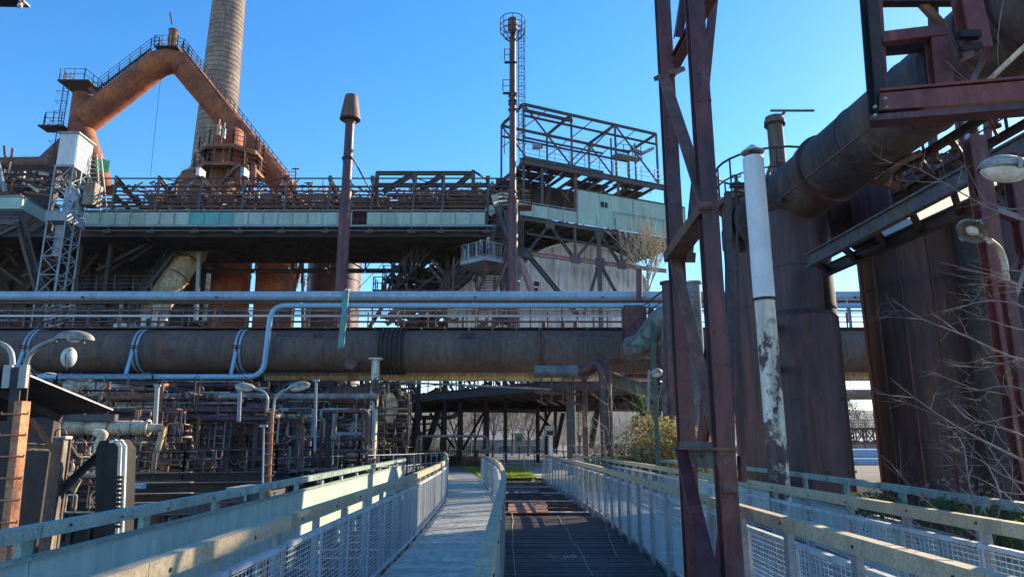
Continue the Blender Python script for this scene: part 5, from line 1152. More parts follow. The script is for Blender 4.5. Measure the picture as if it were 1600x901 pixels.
# ================================================================== BRICK CHIMNEY
Yc = 96.0; bt = P(353, 0, Yc); bb_ = P(338, 260, Yc)
rt = 23.5/1080*Yc/ray(353,0).y*1.0; rb = (368-306)/2/1080*Yc/ray(338,260).y*.99
ztop = P(353, -14, Yc).z; t = thing('brick_chimney', 'tall pale brick chimney with iron bands behind the downcomer', 'chimney', (bb_.x, Yc, -4))
zz0 = bb_.z; sl = (rb-rt)/(bt.z-bb_.z); cx = (bt.x+bb_.x)/2
rr = lambda z: rt+(bt.z-z)*sl
G().lathe((cx,Yc,-4), (0,0,1), [(0,rr(-4)),(ztop+4,rr(ztop)),(ztop+4,rr(ztop)*.8),(ztop+2,rr(ztop)*.8)], 48).make('shaft', 'brick_pale', t)
z = 20; rnd = random.Random(1)
while z < ztop:
    G().ring((cx,Yc,z), (0,0,1), rr(z), .09, .05, 48).make('iron_band', 'brick_band', t); z += .78+rnd.uniform(-.03,.03)
a = math.radians(-78)
for z0 in (20,): beam(t, (cx+math.cos(a)*(rr(z0)+.1),Yc+math.sin(a)*(rr(z0)+.1),z0), (cx+math.cos(a)*(rr(ztop)+.1),Yc+math.sin(a)*(rr(ztop)+.1),ztop), .14, .1, 'pipe_khaki', 'lightning_conductor')
# ================================================================== RINGED FURNACE HEAD
Yf_ = 57.5; q = P(362, 235, Yf_)
t = thing('furnace_tower', 'rusty furnace head with two octagonal railed platforms', 'tower', (q.x, Yf_, zgb))
G().lathe((q.x-.4,Yf_,zgb), (0,0,1), [(0,1.25),(P(362,205,Yf_).z-zgb,1.25),(P(362,205,Yf_).z-zgb+.1,0)], 30).make('core', 'rust_orange', t)
for py, wd in ((222, 2.7), (252, 2.95)):
    z = P(362, py, Yf_-2.5).z; pts = [V((q.x+wd*math.cos(math.radians(a+22.5)), Yf_+wd*.9*math.sin(math.radians(a+22.5)), z)) for a in range(0, 361, 45)]
    g = G(); n = len(g.v); g.quad(*[p for p in pts[:-1]]); g.quad(*[p-V((0,0,.15)) for p in pts[:-1]][::-1])
    for a, b_ in zip(pts, pts[1:]): g.quad(a, b_, b_-V((0,0,.3)), a-V((0,0,.3)))
    g.make('platform_floor', 'rust_warm', t); railing(t, pts, 1.25, .9, .035, 'steel_brown', 3)
z0, z1 = P(362,252,Yf_-2.5).z, P(362,222,Yf_-2.5).z
for a in range(20, 380, 45): x, y = q.x+1.9*math.cos(math.radians(a)), Yf_+1.9*math.sin(math.radians(a)); beam(t, (x,y,zgb), (x,y,z1), .16, .16, 'steel_brown', 'post', 'I')
for px in (372, 384, 396): pipe(t, [P(px,290,Yf_-1.8), P(px,258,Yf_-1.8)], .25, 'rust_warm', k=10)
stairs(t, P(345,285,Yf_-2.6), P(372,256,Yf_-2.6), V((0,.8,0)), 9, 'steel_brown', False)
for px, py, m in ((341,212,'pipe_cream'),(349,217,'galvanised')): b = P(px,py,Yf_-2.4); G().lathe(b, (0,0,1), [(0,.16),(.9,.16),(.95,.22),(1.05,.05),(1.5,.05)], 12).make('vent', m, t)
# domed cone left of it
t = thing('domed_vessel', 'brown conical vessel shoulder between chimney and furnace head', 'vessel', tuple(P(312,290,61)))
b = P(322,290,60.5); G().lathe((b.x,60.5,zgb), (0,0,1), [(0,2.7),(P(322,285,60).z-zgb,2.6),(P(322,262,60).z-zgb,1.5),(P(322,252,60).z-zgb,.9),(P(322,250,60).z-zgb,0)], 30).make('shell', 'rust_warm', t)
pipe(t, [P(278,292,58.5), P(284,268,58.5), P(300,262,58.5), P(318,266,58.5)], .08, 'pipe_cream', k=8)
t = thing('right_platform', 'small railed platform and lamp masts at the foot of the right downcomer leg', 'platform', tuple(P(455,285,59)))
railing(t, [P(440,285,59), P(462,285,59)], 1.0, .6, .03, 'steel_dark', 3)
for px, h in ((462,262),(473,288),(482,284)): beam(t, P(px,300,58), P(px,h,58), .08, .08, 'steel_dark', 'mast'); beam(t, P(px-6,h+2,58), P(px+6,h+2,58), .06, .1, 'steel_dark', 'cross_arm')
o = beam(None, P(252,112,60.5), P(235,275,55), .03, .03, 'steel_dark', 'cable'); tag(o, 'thin cable hanging from the apex of the downcomer', 'cable')
# ================================================================== LIFT TOWER
Yt = 45.0
t = thing('lift_tower', 'bluish galvanised lattice lift tower with white corrugated head box', 'lift tower', tuple(P(95,460,Yt)))
tl, tr = P(92,258,Yt), P(118,258,Yt+.2)
zc0 = P(105,258,Yt).z; zc1 = P(105,209,Yt).z; x0 = P(91,235,Yt).x; x1 = P(119,235,Yt).x; dep = 1.9
x2 = P(146,262,Yt+dep).x
def wallbox(z0, z1, mat, nm, grow=0):
    g = G(); pf = [V((x0-grow,Yt-grow,0)), V((x1+grow,Yt-grow,0)), V((x1-.1+grow,Yt+dep+grow,0)), V((x0-.1-grow,Yt+dep+grow,0))]
    n = len(g.v)
    for z in (z0, z1): g.v += [(p.x,p.y,z) for p in pf]
    for f in ((3,2,1,0),(4,5,6,7),(0,1,5,4),(1,2,6,5),(2,3,7,6),(3,0,4,7)): g.face(tuple(n+i for i in f))
    return g.make(nm, mat, t), pf
w0, pf = wallbox(zc0, zc1, 'white_clean', 'head_box'); wallbox(zc1, zc1+.1, 'galvanised', 'roof', .15); wallbox(zc0-.12, zc0, 'galvanised', 'floor_frame', .06)
for (a, b_) in ((pf[0],pf[1]),(pf[1],pf[2])):
    g = G(); n = int((b_-a).length/.16); nn = (b_-a).cross(Z).normalized()*.02
    for i in range(n): q = a.lerp(b_, (i+.5)/n)+nn; g.box((q.x,q.y,zc0+.03), (q.x,q.y,zc1-.03), .06, .05)
    g.make('corrugation', 'white_clean', w0)
zl = P(85,470,Yt).z-6; hgt = zc0-zl; lv = 12
cor = [V((p.x,p.y,0)) for p in pf]
for p in cor: beam(t, (p.x,p.y,zl), (p.x,p.y,zc0), .11, .11, 'galv_blue', 'post', 'L')
mid = (cor[1]+cor[2])/2; beam(t, (mid.x,mid.y,zl), (mid.x,mid.y,zc0), .1, .1, 'galv_blue', 'post')
for i in range(lv+1):
    z = zl+hgt*i/lv
    for k in range(4):
        a, b_ = cor[k], cor[(k+1)%4]; beam(t, (a.x,a.y,z), (b_.x,b_.y,z), .065, .065, 'galv_blue', 'ring_beam')
        if i < lv:
            z2 = zl+hgt*(i+1)/lv; za, zb2 = (z, z2) if i % 2 else (z2, z); beam(t, (a.x,a.y,za), (b_.x,b_.y,zb2), .045, .045, 'galv_blue', 'brace')
zq0, zq1 = P(100,345,Yt).z, P(100,330,Yt).z; wallbox(zq0, zq1, 'galv_blue', 'landing_skirt', .12)
for i in range(14): z = P(90,395,Yt).z+i*.155; beam(t, (x0+.35,Yt+.4,z), (x0+.95,Yt+.4,z), .03, .12, 'galvanised', 'louvre_slat')
rnd = random.Random(9)
for k in range(24): a = V((rnd.uniform(x0,x1+1), Yt+rnd.uniform(0,dep), rnd.uniform(zq1,zc0-.6))); beam(t, a, a+V((rnd.uniform(-.7,.7),rnd.uniform(-.5,.5),rnd.uniform(.2,.8))), .08, .08, rnd.choice(('galv_blue','galvanised')), 'strut')
wallbox_ = G().aabb(x0+.2,x0+1.1,Yt+1,Yt+2,P(100,325,Yt).z,P(100,285,Yt).z).make('lift_cage', 'pipe_blue', t); G().aabb(x1+.1,x1+.9,Yt+1.2,Yt+2.2,P(120,310,Yt).z,P(120,275,Yt).z).make('cabin', 'pipe_khaki', t)
g = G(); xs_ = P(150,330,Yt+3)
for i in range(14):
    z = P(150,332,Yt+2).z+i*.33
    g.box((x2-.1-i*.035,Yt+2,z), (x2+1.0-i*.06,Yt+2,z), .05)
for s in (0, 1.0, 1.5): g.box((x2-.1+s,Yt+2,P(150,335,Yt+2).z), (x2-.55+s*.6,Yt+2,P(150,335,Yt+2).z+4.6), .06)
g.make('side_ladder', 'galvanised', t)
# ================================================================== THIN STACK WITH CONE
Ys = 44.0; b = P(541, 330, Ys); t = thing('coned_stack', 'slim brown stack topped by an upturned tapered cone, in front of the gantry', 'stack', (b.x, Ys, -.1))
p_up = P(545, 190, Ys); zt = p_up.z; zm = P(541, 300, Ys).z; rs = .325
cx = P(543,260,Ys).x
G().lathe((cx,Ys,-.1), (0,0,1), [(0,rs*1.22),(zm+.1,rs*1.16),(zm+.2,rs),(zt+.1,rs*.93)], 28).make('tube', 'rust_purple', t)
zc_b, zc_t = P(545,186,Ys).z, P(545,151,Ys).z; G().lathe((cx,Ys,zc_b-.1), (0,0,1), [(0,.45),(.05,.72),(zc_t-zc_b+.1,.44),(zc_t-zc_b+.16,.40),(zc_t-zc_b+.1,0)], 12).make('cone_cap', 'steel_brown', t)
G().ring((cx,Ys,zt-.05), (0,0,1), rs, .1, .06, 24).make('collar', 'rust_purple', t)
zr = P(541,248,Ys).z; G().ring((cx,Ys,zr), (0,0,1), rs, .12, .08, 24).make('guy_ring', 'steel_dark', t)
for dx in (-1.15, 1.2): beam(t, (cx+dx*.3,Ys+.1,zr), (cx+dx,Ys+5.2,P(541,283,Ys).z), .08, .08, 'steel_dark', 'stay')
for z in range(2, int(zt), 3): G().ring((cx,Ys,z+.4), (0,0,1), rs*(1.17 if z < zm else 1.0), .06, .02, 24).make('weld_seam', 'rust_purple', t)
g = G(); [g.tube([(cx+rs*.9,Ys-.35,10+i*.5),(cx+rs*.9+.18,Ys-.4,10+i*.5)], .012, 4) for i in range(26)]; g.make('rungs', 'steel_dark', t)
# ================================================================== FLARE STACK WITH RING CAGE
Yk = 46.0; cx = P(801, 250, Yk).x; zt = P(801, 32, Yk).z; zj = P(801, 318, Yk).z
t = thing('flare_stack', 'tall thin rusty flare stack with caged ladder and ring cage at its top', 'stack', (cx, Yk, 5.6))
G().lathe((cx,Yk,5.6), (0,0,1), [(0,.36),(zj-5.6,.36),(zj-5.55,.40),(zj-5.4,.40),(zj-5.35,.24),(zt-6.9,.22)], 24).make('tube', 'rust_purple', t)
G().lathe((cx,Yk,zt-1.1), (0,0,1), [(0,.2),(.3,.36),(1.2,.34),(1.2,.28),(.3,.2)], 20).make('burner_tip', 'steel_brown', t)
g = G()
for z in (zt, zt-.5, zt-.95, zt-1.3):
    rr_ = .92 if z > zt-1.2 else .7
    for k in range(20): a, a2 = 2*math.pi*k/20, 2*math.pi*(k+1)/20; g.box((cx+rr_*math.cos(a),Yk+rr_*math.sin(a),z), (cx+rr_*math.cos(a2),Yk+rr_*math.sin(a2),z), .045)
for k in range(8): a = 2*math.pi*k/8; g.box((cx+.92*math.cos(a),Yk+.92*math.sin(a),zt), (cx+.92*math.cos(a),Yk+.92*math.sin(a),zt-1.0), .05); g.box((cx+.92*math.cos(a),Yk+.92*math.sin(a),zt-1.0), (cx+.2*math.cos(a),Yk+.2*math.sin(a),zt-1.8), .05)
g.make('ring_cage', 'steel_dark', t)
g = G(); lx = cx+.45; zl0 = P(815,165,Yk).z-5.2
for s in (0, .38): g.box((lx+s,Yk,zl0), (lx+s,Yk,zt-.8), .045)
z = zl0
while z < zt-1: g.box((lx,Yk,z), (lx+.38,Yk,z), .025); z += .28
z = zl0+2
while z < zt-1:
    for a, b_ in (((0,0),(-.05,-.35)), ((-.05,-.35),(.2,-.62)), ((.2,-.62),(.45,-.35)), ((.45,-.35),(.38,0))): g.box((lx+a[0],Yk+a[1],z), (lx+b_[0],Yk+b_[1],z), .03)
    z += .75
for s in ((-.05,-.35), (.2,-.62), (.45,-.35)): g.box((lx+s[0],Yk+s[1],zl0+2), (lx+s[0],Yk+s[1],zt-1), .028)
g.make('caged_ladder', 'steel_dark', t)
for py, w_ in ((100,.6),(148,.7)): q = P(801,py,Yk); beam(t, (cx-w_,Yk-.2,q.z), (cx+.3,Yk-.2,q.z), .2, .1, 'steel_dark', 'bracket'); railing(t, [(cx-w_,Yk-.5,q.z), (cx-.2,Yk-.5,q.z)], .9, .5, .03, 'steel_dark', 2)
for py in (150,158,163,172,300,309,318): q = P(801,py,Yk); G().ring((cx,Yk,q.z), (0,0,1), .24, .12, .08, 20).make('flange', 'steel_brown', t)
beam(t, P(788,188,Yk+.5), P(788,240,Yk+.5), .06, .06, 'steel_dark', 'rod'); 
# ================================================================== HEADFRAME ON THE RIGHT (receding)
O = P(812, 250, 50.0); e1 = V((.905,.426,0)).normalized(); e2 = V((-.426,.905,0)).normalized()
def H(px, py, tt=0): return PL(px, py, O+e2*tt, e2)
def hz(px, py, z, tt=0): p = H(px, py, tt); return V((p.x,p.y,z))
t = thing('open_headframe', 'open steel frame storey with rails on top of the green panelled house', 'steel frame', tuple(O))
z_deck = H(818,252).z; ztop = H(818,163).z
s_of = lambda p: (p-O).dot(e1)
S = [s_of(H(px, py)) for px, py in ((818,200),(893,215),(962,235),(1027,250))]
pt = lambda s, tt, z: V((O.x,O.y,0))+e1*s+e2*tt+V((0,0,z))
for s in S:
    for tt in (0, 4.2): beam(t, pt(s,tt,z_deck), pt(s,tt,ztop), .17, .17, 'steel_blue', 'post', 'I')
    beam(t, pt(s,0,ztop), pt(s,4.2,ztop), .17, .2, 'steel_blue', 'cross_beam', 'I')
for tt in (0, 4.2):
    for dz, sz in ((0,.2),(-.95,.13)): beam(t, pt(S[0],tt,ztop+dz), pt(S[-1],tt,ztop+dz), .18, sz, 'steel_blue', 'chord', 'I')
    for i in range(3): beam(t, pt(S[i],tt,ztop if i % 2 == 0 else z_deck+.3), pt(S[i+1],tt,z_deck+.3 if i % 2 == 0 else ztop), .10, .12, 'steel_blue', 'brace', 'L'); beam(t, pt(S[i],tt,ztop-2), pt((S[i]+S[i+1])/2,tt,ztop), .08, .08, 'steel_blue', 'brace')
beam(t, pt(S[0],0,ztop-.5), pt(S[1]+.1,0,ztop-.5), .2, .22, 'steel_dark', 'chord')
for dz in (2.0,): beam(t, pt(S[0],.0,z_deck+dz), pt(S[1]+3,.0,z_deck+dz), .12, .14, 'steel_blue', 'rail'); beam(t, pt(S[0]+1,2,z_deck+1.3), pt(S[2],2,z_deck+1.3), .2, .2, 'steel_blue', 'rail')
railing(t, [pt(S[0]-.2,-.4,z_deck+.15), pt(S[-1]+.7,-.4,z_deck+.15), pt(S[-1]+.7,4.6,z_deck+.15)], 1.15, 1.4, .025, 'galv_blue', 3)
beam(t, pt(S[0]-.4,-.2,z_deck-.1), pt(S[-1]+.9,-.2,z_deck-.1), .25, .45, 'steel_blue', 'deck_girder', 'I'); beam(t, pt(S[0]-.4,4.4,z_deck-.1), pt(S[-1]+.9,4.4,z_deck-.1), .25, .45, 'steel_blue', 'deck_girder', 'I')
n = 26
for i in range(n): s = S[0]+(S[-1]-S[0]+.6)*i/n; 
for i in range(n):
    s = S[0]+(S[-1]-S[0]+.6)*i/n
    if i % 2 == 0: beam(t, pt(s,-.1,z_deck-.15), pt(s,9,z_deck-.15), .14, .24, 'steel_brown', 'joist', 'I')
for i in range(10):
    for j in range(5):
        if random.random() < .55: s = S[0]+i*1.3; G().box(pt(s,j*1.7+.8,z_deck+.03), pt(s+1.25,j*1.7+.8,z_deck+.03), 1.5, .03).make('deck_plate', 'steel_dark', t)
for a, b_ in (((985,232),(1002,240)), ((1000,242),(1020,232))): beam(t, H(*a,2), H(*b_,2), .35, .3, 'galv_blue', 'hoist_beam', 'U')
q = pt(S[2]+1.5, 2, ztop); 
for s in (S[2]+.9, S[2]+3.4): beam(t, pt(s,2,ztop-.2), pt(s,2,z_deck+.5), .14, .14, 'steel_blue', 'post')
railing(t, [pt(S[2]+.9,1.4,ztop-1.9), pt(S[2]+3.6,1.4,ztop-1.7)], 1, .8, .03, 'steel_blue', 2); beam(t, pt(S[2]+.9,1.6,ztop-1.9), pt(S[2]+3.6,1.6,ztop-1.9), .9, .12, 'galv_blue', 'hoist_platform')
o = thing('tool_box', 'small grey winch box hanging left in the open frame', 'winch', tuple(H(838,228,1))); q = H(838,228,1); G().box(q-V((.3,0,0)), q+V((.35,0,-.1)), .4, .35).make('housing', 'galvanised', o); G().box(q+V((.35,0,-.12)), q+V((.5,0,-.12)), .2, .2).make('motor', 'steel_dark', o)
# green panelled house beneath
t = thing('panelled_house', 'long pale green panelled house with lower parapet on braced legs, receding right', 'building', tuple(O))
zA0, zA1 = H(902,350).z, H(902,297).z; sA = s_of(H(900,320)); sB = s_of(H(1068,330)); sM = s_of(H(969,320)); 
for a, b_ in ((sA,sM),(sM,sB)):
    n = 2 if a == sA else 3
    for i in range(n): beam(t, pt(a+(b_-a)*i/n+.01,-.12,(zA0+zA1)/2), pt(a+(b_-a)*(i+1)/n-.01,-.12,(zA0+zA1)/2), .05, zA1-zA0, 'green_panel', 'wall_panel')
beam(t, pt(sA,-.14,zA1+.04), pt(sB,-.14,zA1+.04), .2, .08, 'steel_dark', 'roof_edge'); 
for i in range(7): s = sA+(sB-sA)*i/6; beam(t, pt(s,-.18,zA0), pt(s,-.18,zA0+.95 if i % 3 else zA1), .05, .05, 'galv_blue', 'batten')
q = H(944,320,-.16); f = G().box(pt(s_of(q)-.32,-.16,q.z), pt(s_of(q)+.32,-.16,q.z), .04, .45).make('window', 'black', t); G().box(pt(s_of(q)-.02,-.19,q.z), pt(s_of(q)+.02,-.19,q.z), .03, .45).make('mullion', 'green_panel', f)
railing(t, [pt(s_of(H(955,330)),-.35,H(955,333).z-1.1), pt(sB,-.35,H(955,333).z-1.1)], 1.1, 2.4, .03, 'galv_blue', 1)
s0 = s_of(H(808,325)); zL0, zL1 = H(808,345-22).z, H(808,310).z
zL1 = H(898,318).z; zL0 = H(898,346).z
zL1b = zA0+.95
nn = 4
for i in range(nn): beam(t, pt(s0+(sA-s0)*i/nn+.02,-.12,(zA0+zL1b)/2), pt(s0+(sA-s0)*(i+1)/nn-.02,-.12,(zA0+zL1b)/2), .04, zL1b-zA0, 'green_panel', 'parapet_panel'); beam(t, pt(s0+(sA-s0)*i/nn,-.17,zA0-.1), pt(s0+(sA-s0)*i/nn,-.17,zL1b+.15), .05, .05, 'galv_blue', 'parapet_post')
beam(t, pt(s0,-.17,zL1b+.15), pt(sA,-.17,zL1b+.15), .05, .05, 'galv_blue', 'rail')
beam(t, pt(s0-.3,-.1,zA0-.25), pt(sB,-.1,zA0-.25), .25, .3, 'steel_blue', 'girder', 'I'); beam(t, pt(s0-.3,5,zA0-.25), pt(sB,5,zA0-.25), .25, .3, 'steel_dark', 'girder', 'I'); beam(t, pt(s0-.3,9,zA0-.25), pt(sB,9,zA0-.25), .25, .3, 'steel_dark', 'girder', 'I')
for i in range(16): s = s0+(sB-s0)*i/15; beam(t, pt(s,0,zA0-.15), pt(s,9.5,zA0-.15), .16, .2, 'steel_dark', 'joist', 'I')
for i in range(8): a = s0+(sB-s0)*i/8; beam(t, pt(a+.01,4.8,zA0-.02), pt(a+(sB-s0)/8-.01,4.8,zA0-.02), 9.2, .06, 'steel_dark', 'floor_plate')
for i in range(9): s = s0+(sA-s0+2)*i/8; beam(t, pt(s,rnd.uniform(3,6),zA0), pt(s,rnd.uniform(3,6),z_deck-.3), .2, .2, rnd.choice(('steel_brown','steel_dark')), 'post', 'I')
rnd = random.Random(33)
for k in range(70): a = pt(rnd.uniform(S[0], S[-1]), rnd.uniform(1,8.5), rnd.uniform(zA0+.6, z_deck-.5)); beam(t, a, a+V((rnd.uniform(-1,1),rnd.uniform(-1,1),rnd.uniform(-.3,.8)))*1.5, .14, .2, rnd.choice(('steel_brown','steel_dark','steel_blue')), 'strut')
for tt in (4, 9): beam(t, pt(S[0]-.2,tt,(zA0+z_deck)/2+1), pt(S[1]+3,tt,(zA0+z_deck)/2+1), .06, (z_deck-zA0)*.45, 'steel_dark', 'partition_panel')
beam(t, pt(sA,0,zA0), pt(sA,0,z_deck-.3), .28, .28, 'rust_red', 'post', 'I'); beam(t, pt(s_of(H(966,300)),0,zA1), pt(s_of(H(966,300)),0,z_deck-.3), .2, .2, 'rust_red', 'post', 'I'); beam(t, pt(S[-1]+.6,0,zA1), pt(S[-1]+.6,0,z_deck-.3), .15, .15, 'steel_blue', 'post')
for s in (S[0], S[0]+1.6): beam(t, pt(s,0,zA0), pt(s,0,z_deck-.3), .2, .2, 'steel_blue', 'post', 'I')
# braced legs, X pattern, before the shed
t = thing('braced_legs', 'large X braced steel frame in front of the arched corrugated shed', 'steel frame', tuple(H(830,400)))
zm = H(825,396).z; zbt = H(825,396).z-9; zu = zA0-.4
xs_ = [s_of(H(px, py)) for px, py in ((823,395),(898,360),(935,360),(970,375),(1040,400))]
for s, w_ in ((xs_[1],.2),(xs_[2],.34),(xs_[3],.2)): beam(t, pt(s,0,zm if w_ < .3 else -.1), pt(s,0,zu), w_, w_, 'steel_blue', 'column', 'I')
beam(t, pt(xs_[0],0,zm), pt(xs_[4],0,zm), .25, .3, 'pink_steel', 'tie_beam', 'I'); beam(t, pt(xs_[0],0,(zm+zu)/2+.3), pt(xs_[3]+.8,0,(zm+zu)/2+.1), .16, .16, 'steel_blue', 'tie_beam', 'I')
sm = [s_of(H(858,346)), s_of(H(898,400)), s_of(H(935,355)), s_of(H(970,408)), s_of(H(1002,365))]
beam(t, pt(xs_[0],0,zm), pt(sm[0],0,zu), .16, .18, 'steel_blue', 'brace', 'I'); beam(t, pt(sm[0],0,zu), pt(sm[1],0,zm), .2, .2, 'steel_blue', 'brace', 'I'); beam(t, pt(sm[1],0,zm), pt(sm[2],0,zu), .16, .18, 'steel_blue', 'brace', 'I'); beam(t, pt(sm[2],0,zu), pt(sm[3],0,zm), .2, .2, 'steel_blue', 'brace', 'I'); beam(t, pt(sm[3],0,zm), pt(sm[4],0,zu-.5), .16, .18, 'pink_steel', 'brace', 'I')
beam(t, pt(xs_[0],0,zm), pt(xs_[1]+.2,0,zm-4.5), .3, .3, 'steel_blue', 'brace', 'I'); beam(t, pt(xs_[2],0,zm), pt(xs_[1]+.6,0,zm-4.5), .18, .2, 'steel_blue', 'brace', 'I'); beam(t, pt(xs_[2],0,zm), pt(xs_[3]+.8,0,zm-4.5), .18, .2, 'steel_blue', 'brace', 'I')
for s, z in ((xs_[0],zm),(sm[1],zm),(xs_[2],zm),(sm[3],zm),(sm[0],zu),(sm[2],zu)): beam(t, pt(s-.4,-.13,z), pt(s+.4,-.13,z), .05, .7, 'steel_blue', 'gusset_plate')
beam(t, P(812,404,49), P(836,470,48.5), .9, .25, 'pink_steel', 'pink_leg'); beam(t, P(812,404,49.2), P(806,330,49.2), .6, .4, 'steel_blue', 'column', 'I')
for k in range(5): beam(t, P(806+k*3,345,48.9), P(806+k*3,400,48.9), .07, .07, 'steel_blue', 'lattice_bar')
pipe(t, [P(833,400,48.7), P(812,380,48.7), P(814,365,48.7), P(832,359,48.7)], .05, 'steel_dark', k=6)
# arched shed
t = thing('arched_shed', 'rust streaked corrugated arched shed behind the braced frame', 'building', tuple(H(915,450,3)))
sc_ = s_of(H(916,450,3)); rx = 6.1; zc_ = H(916,450,3).z; hz_ = H(912,384,3).z-zc_; g = G(); n = 110
def shed_z(f): return zc_+hz_*math.sqrt(max(0,1-(f)**2))
for i in range(n):
    f0 = -1+2*i/n; f1 = -1+2*(i+1)/n; fm = (f0+f1)/2
    a = pt(sc_+f0*rx,3,0); b_ = pt(sc_+f1*rx,3,0); m = pt(sc_+fm*rx,2.94,0)
    z0, z1, z2 = shed_z(f0), shed_z(f1), shed_z(fm)
    g.quad(a+V((0,0,5.7)), m+V((0,0,5.7)), m+V((0,0,z2)), a+V((0,0,z0))); g.quad(m+V((0,0,5.7)), b_+V((0,0,5.7)), b_+V((0,0,z1)), m+V((0,0,z2)))
g.make('corrugated_wall', 'corrugated', t)
g = G()
for i in range(36):
    f0 = -1+2*i/36; f1 = -1+2*(i+1)/36; a = pt(sc_+f0*rx,2.7,shed_z(f0)+.06); b_ = pt(sc_+f1*rx,2.7,shed_z(f1)+.06); g.quad(a, b_, b_+e2*12, a+e2*12); g.box(a, b_, .12, .14)
g.make('roof', 'corrugated', t)
q = pt(sc_-4.9,2.85,zc_+1.0); 
for k, (px, py) in enumerate(((838,443),(836,453))): q = H(px,py,2.9); G().box(q-e1*.2, q+e1*.25, .05, .35).make('window', 'black', t)
beam(t, H(748,430,5), H(748,520,5), 3.4, .1, 'corrugated', 'side_wall'); beam(t, H(815,440,4), H(812,520,4), 3.0, .1, 'corrugated', 'side_wall')
beam(t, H(700,500,5), H(1000,500,5), .1, 3.4, 'corrugated', 'lower_wall')
# ================================================================== STAIR AND LANDING WITH PEOPLE
t = thing('stair_tower', 'steep blue grey stair with mesh landing descending from the green parapet corner', 'staircase', tuple(P(760,400,48)))
La = P(719,417,47.5); Lb = P(757,399,46.0); Lc = P(786,402,47.0)
zL = Lb.z; La.z = zL; Lc.z = zL
Ld = Lc+V((.0,2.2,0)); Le = La+V((.5,1.6,0))
g = G(); g.quad(La, Lb, Lc, Ld, Le); g.quad(*[p-V((0,0,.14)) for p in (Le, Ld, Lc, Lb, La)])
for a, b_ in zip((La,Lb,Lc,Ld,Le), (Lb,Lc,Ld,Le,La)): g.quad(a, b_, b_-V((0,0,.3)), a-V((0,0,.3)))
g.make('landing_floor', 'galv_blue', t); railing(t, [Le, La, Lb, Lc, Ld], 1.1, .9, .03, 'galvanised', 1)
for a, b_ in ((La,Lb),(Lb,Lc),(La,Le)):
    g = G(); n = int((b_-a).length/.16)
    for i in range(n): q = a.lerp(b_, i/n); g.box(q+V((0,0,.08)), q+V((0,0,1.05)), .02)
    g.box(a+V((0,0,.08)), b_+V((0,0,.08)), .04); g.make('landing_mesh', 'galvanised', t)
stairs(t, P(764,398,47.6), P(786,322,50), V((1.0,.2,0)), 16, 'steel_blue'); stairs(t, P(745,460,45.5), P(768,408,47.2), V((1.1,.1,0)), 13, 'steel_brown'); stairs(t, P(745,460,45.5)-V((.1,.4,3.2)), P(745,460,45.5)+V((.2,.2,0)), V((1.1,.1,0)), 8, 'steel_brown')
for a, b_ in ((P(775,322,49), P(799,392,47.5)), (P(778,404,48), P(800,425,49)), (P(786,395,48), P(786,460,48)), (P(790,330,49), P(792,460,49))): beam(t, a, b_, .24, .24, 'steel_blue', 'strut', 'I')
for dx in (0, .55): beam(t, P(773,430,49)+V((dx,0,0)), P(773,520,49)+V((dx,0,0)), .12, .12, 'steel_blue', 'post')
beam(t, P(771,318,49.6), P(800,308,51.5), .05, 1.25, 'green_panel', 'parapet_panel'); beam(t, P(762,332,50), P(772,325,50), .05, .7, 'green_panel', 'parapet_panel'); beam(t, P(770,305,49.6), P(800,296,51.5), .06, .06, 'galv_blue', 'rail')
q = P(810,323,47.5); G().aabb(q.x-.2,q.x+.95,47,48.2,q.z-.1,q.z).make('small_landing', 'rust_warm', t); railing(t, [q+V((-.2,-.5,0)), q+V((.95,-.5,0)), q+V((.95,.7,0))], 1.05, .5, .025, 'steel_blue', 3)
pz = zL+.01; q = Lb.lerp(Ld,.35)
person('person in dark blue jacket with pale yellow helmet, left of the two on the landing', (P(752,395,48.3).x, 48.3, pz), .6)
person('person in dark jacket with pale yellow helmet, right of the two on the landing', (P(762.5,395,47.6).x, 47.6, pz), -.3)
# ================================================================== CONVEYOR TANGLE UNDER THE GANTRY
def boxtruss(label, a, b_, wv, hv, n, s, mat, nm='inclined_conveyor'):
    t = thing(nm, label, 'conveyor', tuple(a)); wv = V(wv); hv = V(hv)
    for o_ in (V((0,0,0)), wv): truss(t, a+o_, b_+o_, hv, n, s, mat, chord=s*1.5)
    for i in range(n+1): q = a.lerp(b_, i/n); beam(t, q, q+wv, s, s, mat, 'cross_beam'); beam(t, q+hv, q+hv+wv, s, s, mat, 'cross_beam')
    for i in range(n*2): q = a.lerp(b_, (i+.5)/(n*2)); beam(t, q+wv*.5-(b_-a).normalized()*.15, q+wv*.5+(b_-a).normalized()*.15, wv.length*.8, .04, mat, 'floor_plate')
    return t
boxtruss('inclined conveyor bridge rising from lower left to the gantry, nearest of three', P(602,470,52), P(690,372,54), (0,1.8,0), (0,0,1.7), 9, .12, 'steel_dark')
boxtruss('long inclined conveyor bridge in the middle of the dark tangle', P(640,478,56), P(775,372,58), (0,2,0), (0,0,2.0), 12, .15, 'steel_dark')
boxtruss('lower inclined conveyor bridge ending behind the landing stair', P(690,462,52), P(792,385,53), (0,1.6,0), (0,0,1.2), 9, .13, 'steel_blue')
boxtruss('farthest inclined conveyor bridge reaching the underside of the portal', P(660,510,62), P(800,340,62), (0,2,0), (0,0,2.6), 12, .2, 'steel_dark')
t = thing('stepped_scaffold', 'stepped scaffold platforms with rails at the sunlit end of the conveyors', 'scaffold', tuple(P(600,440,53)))
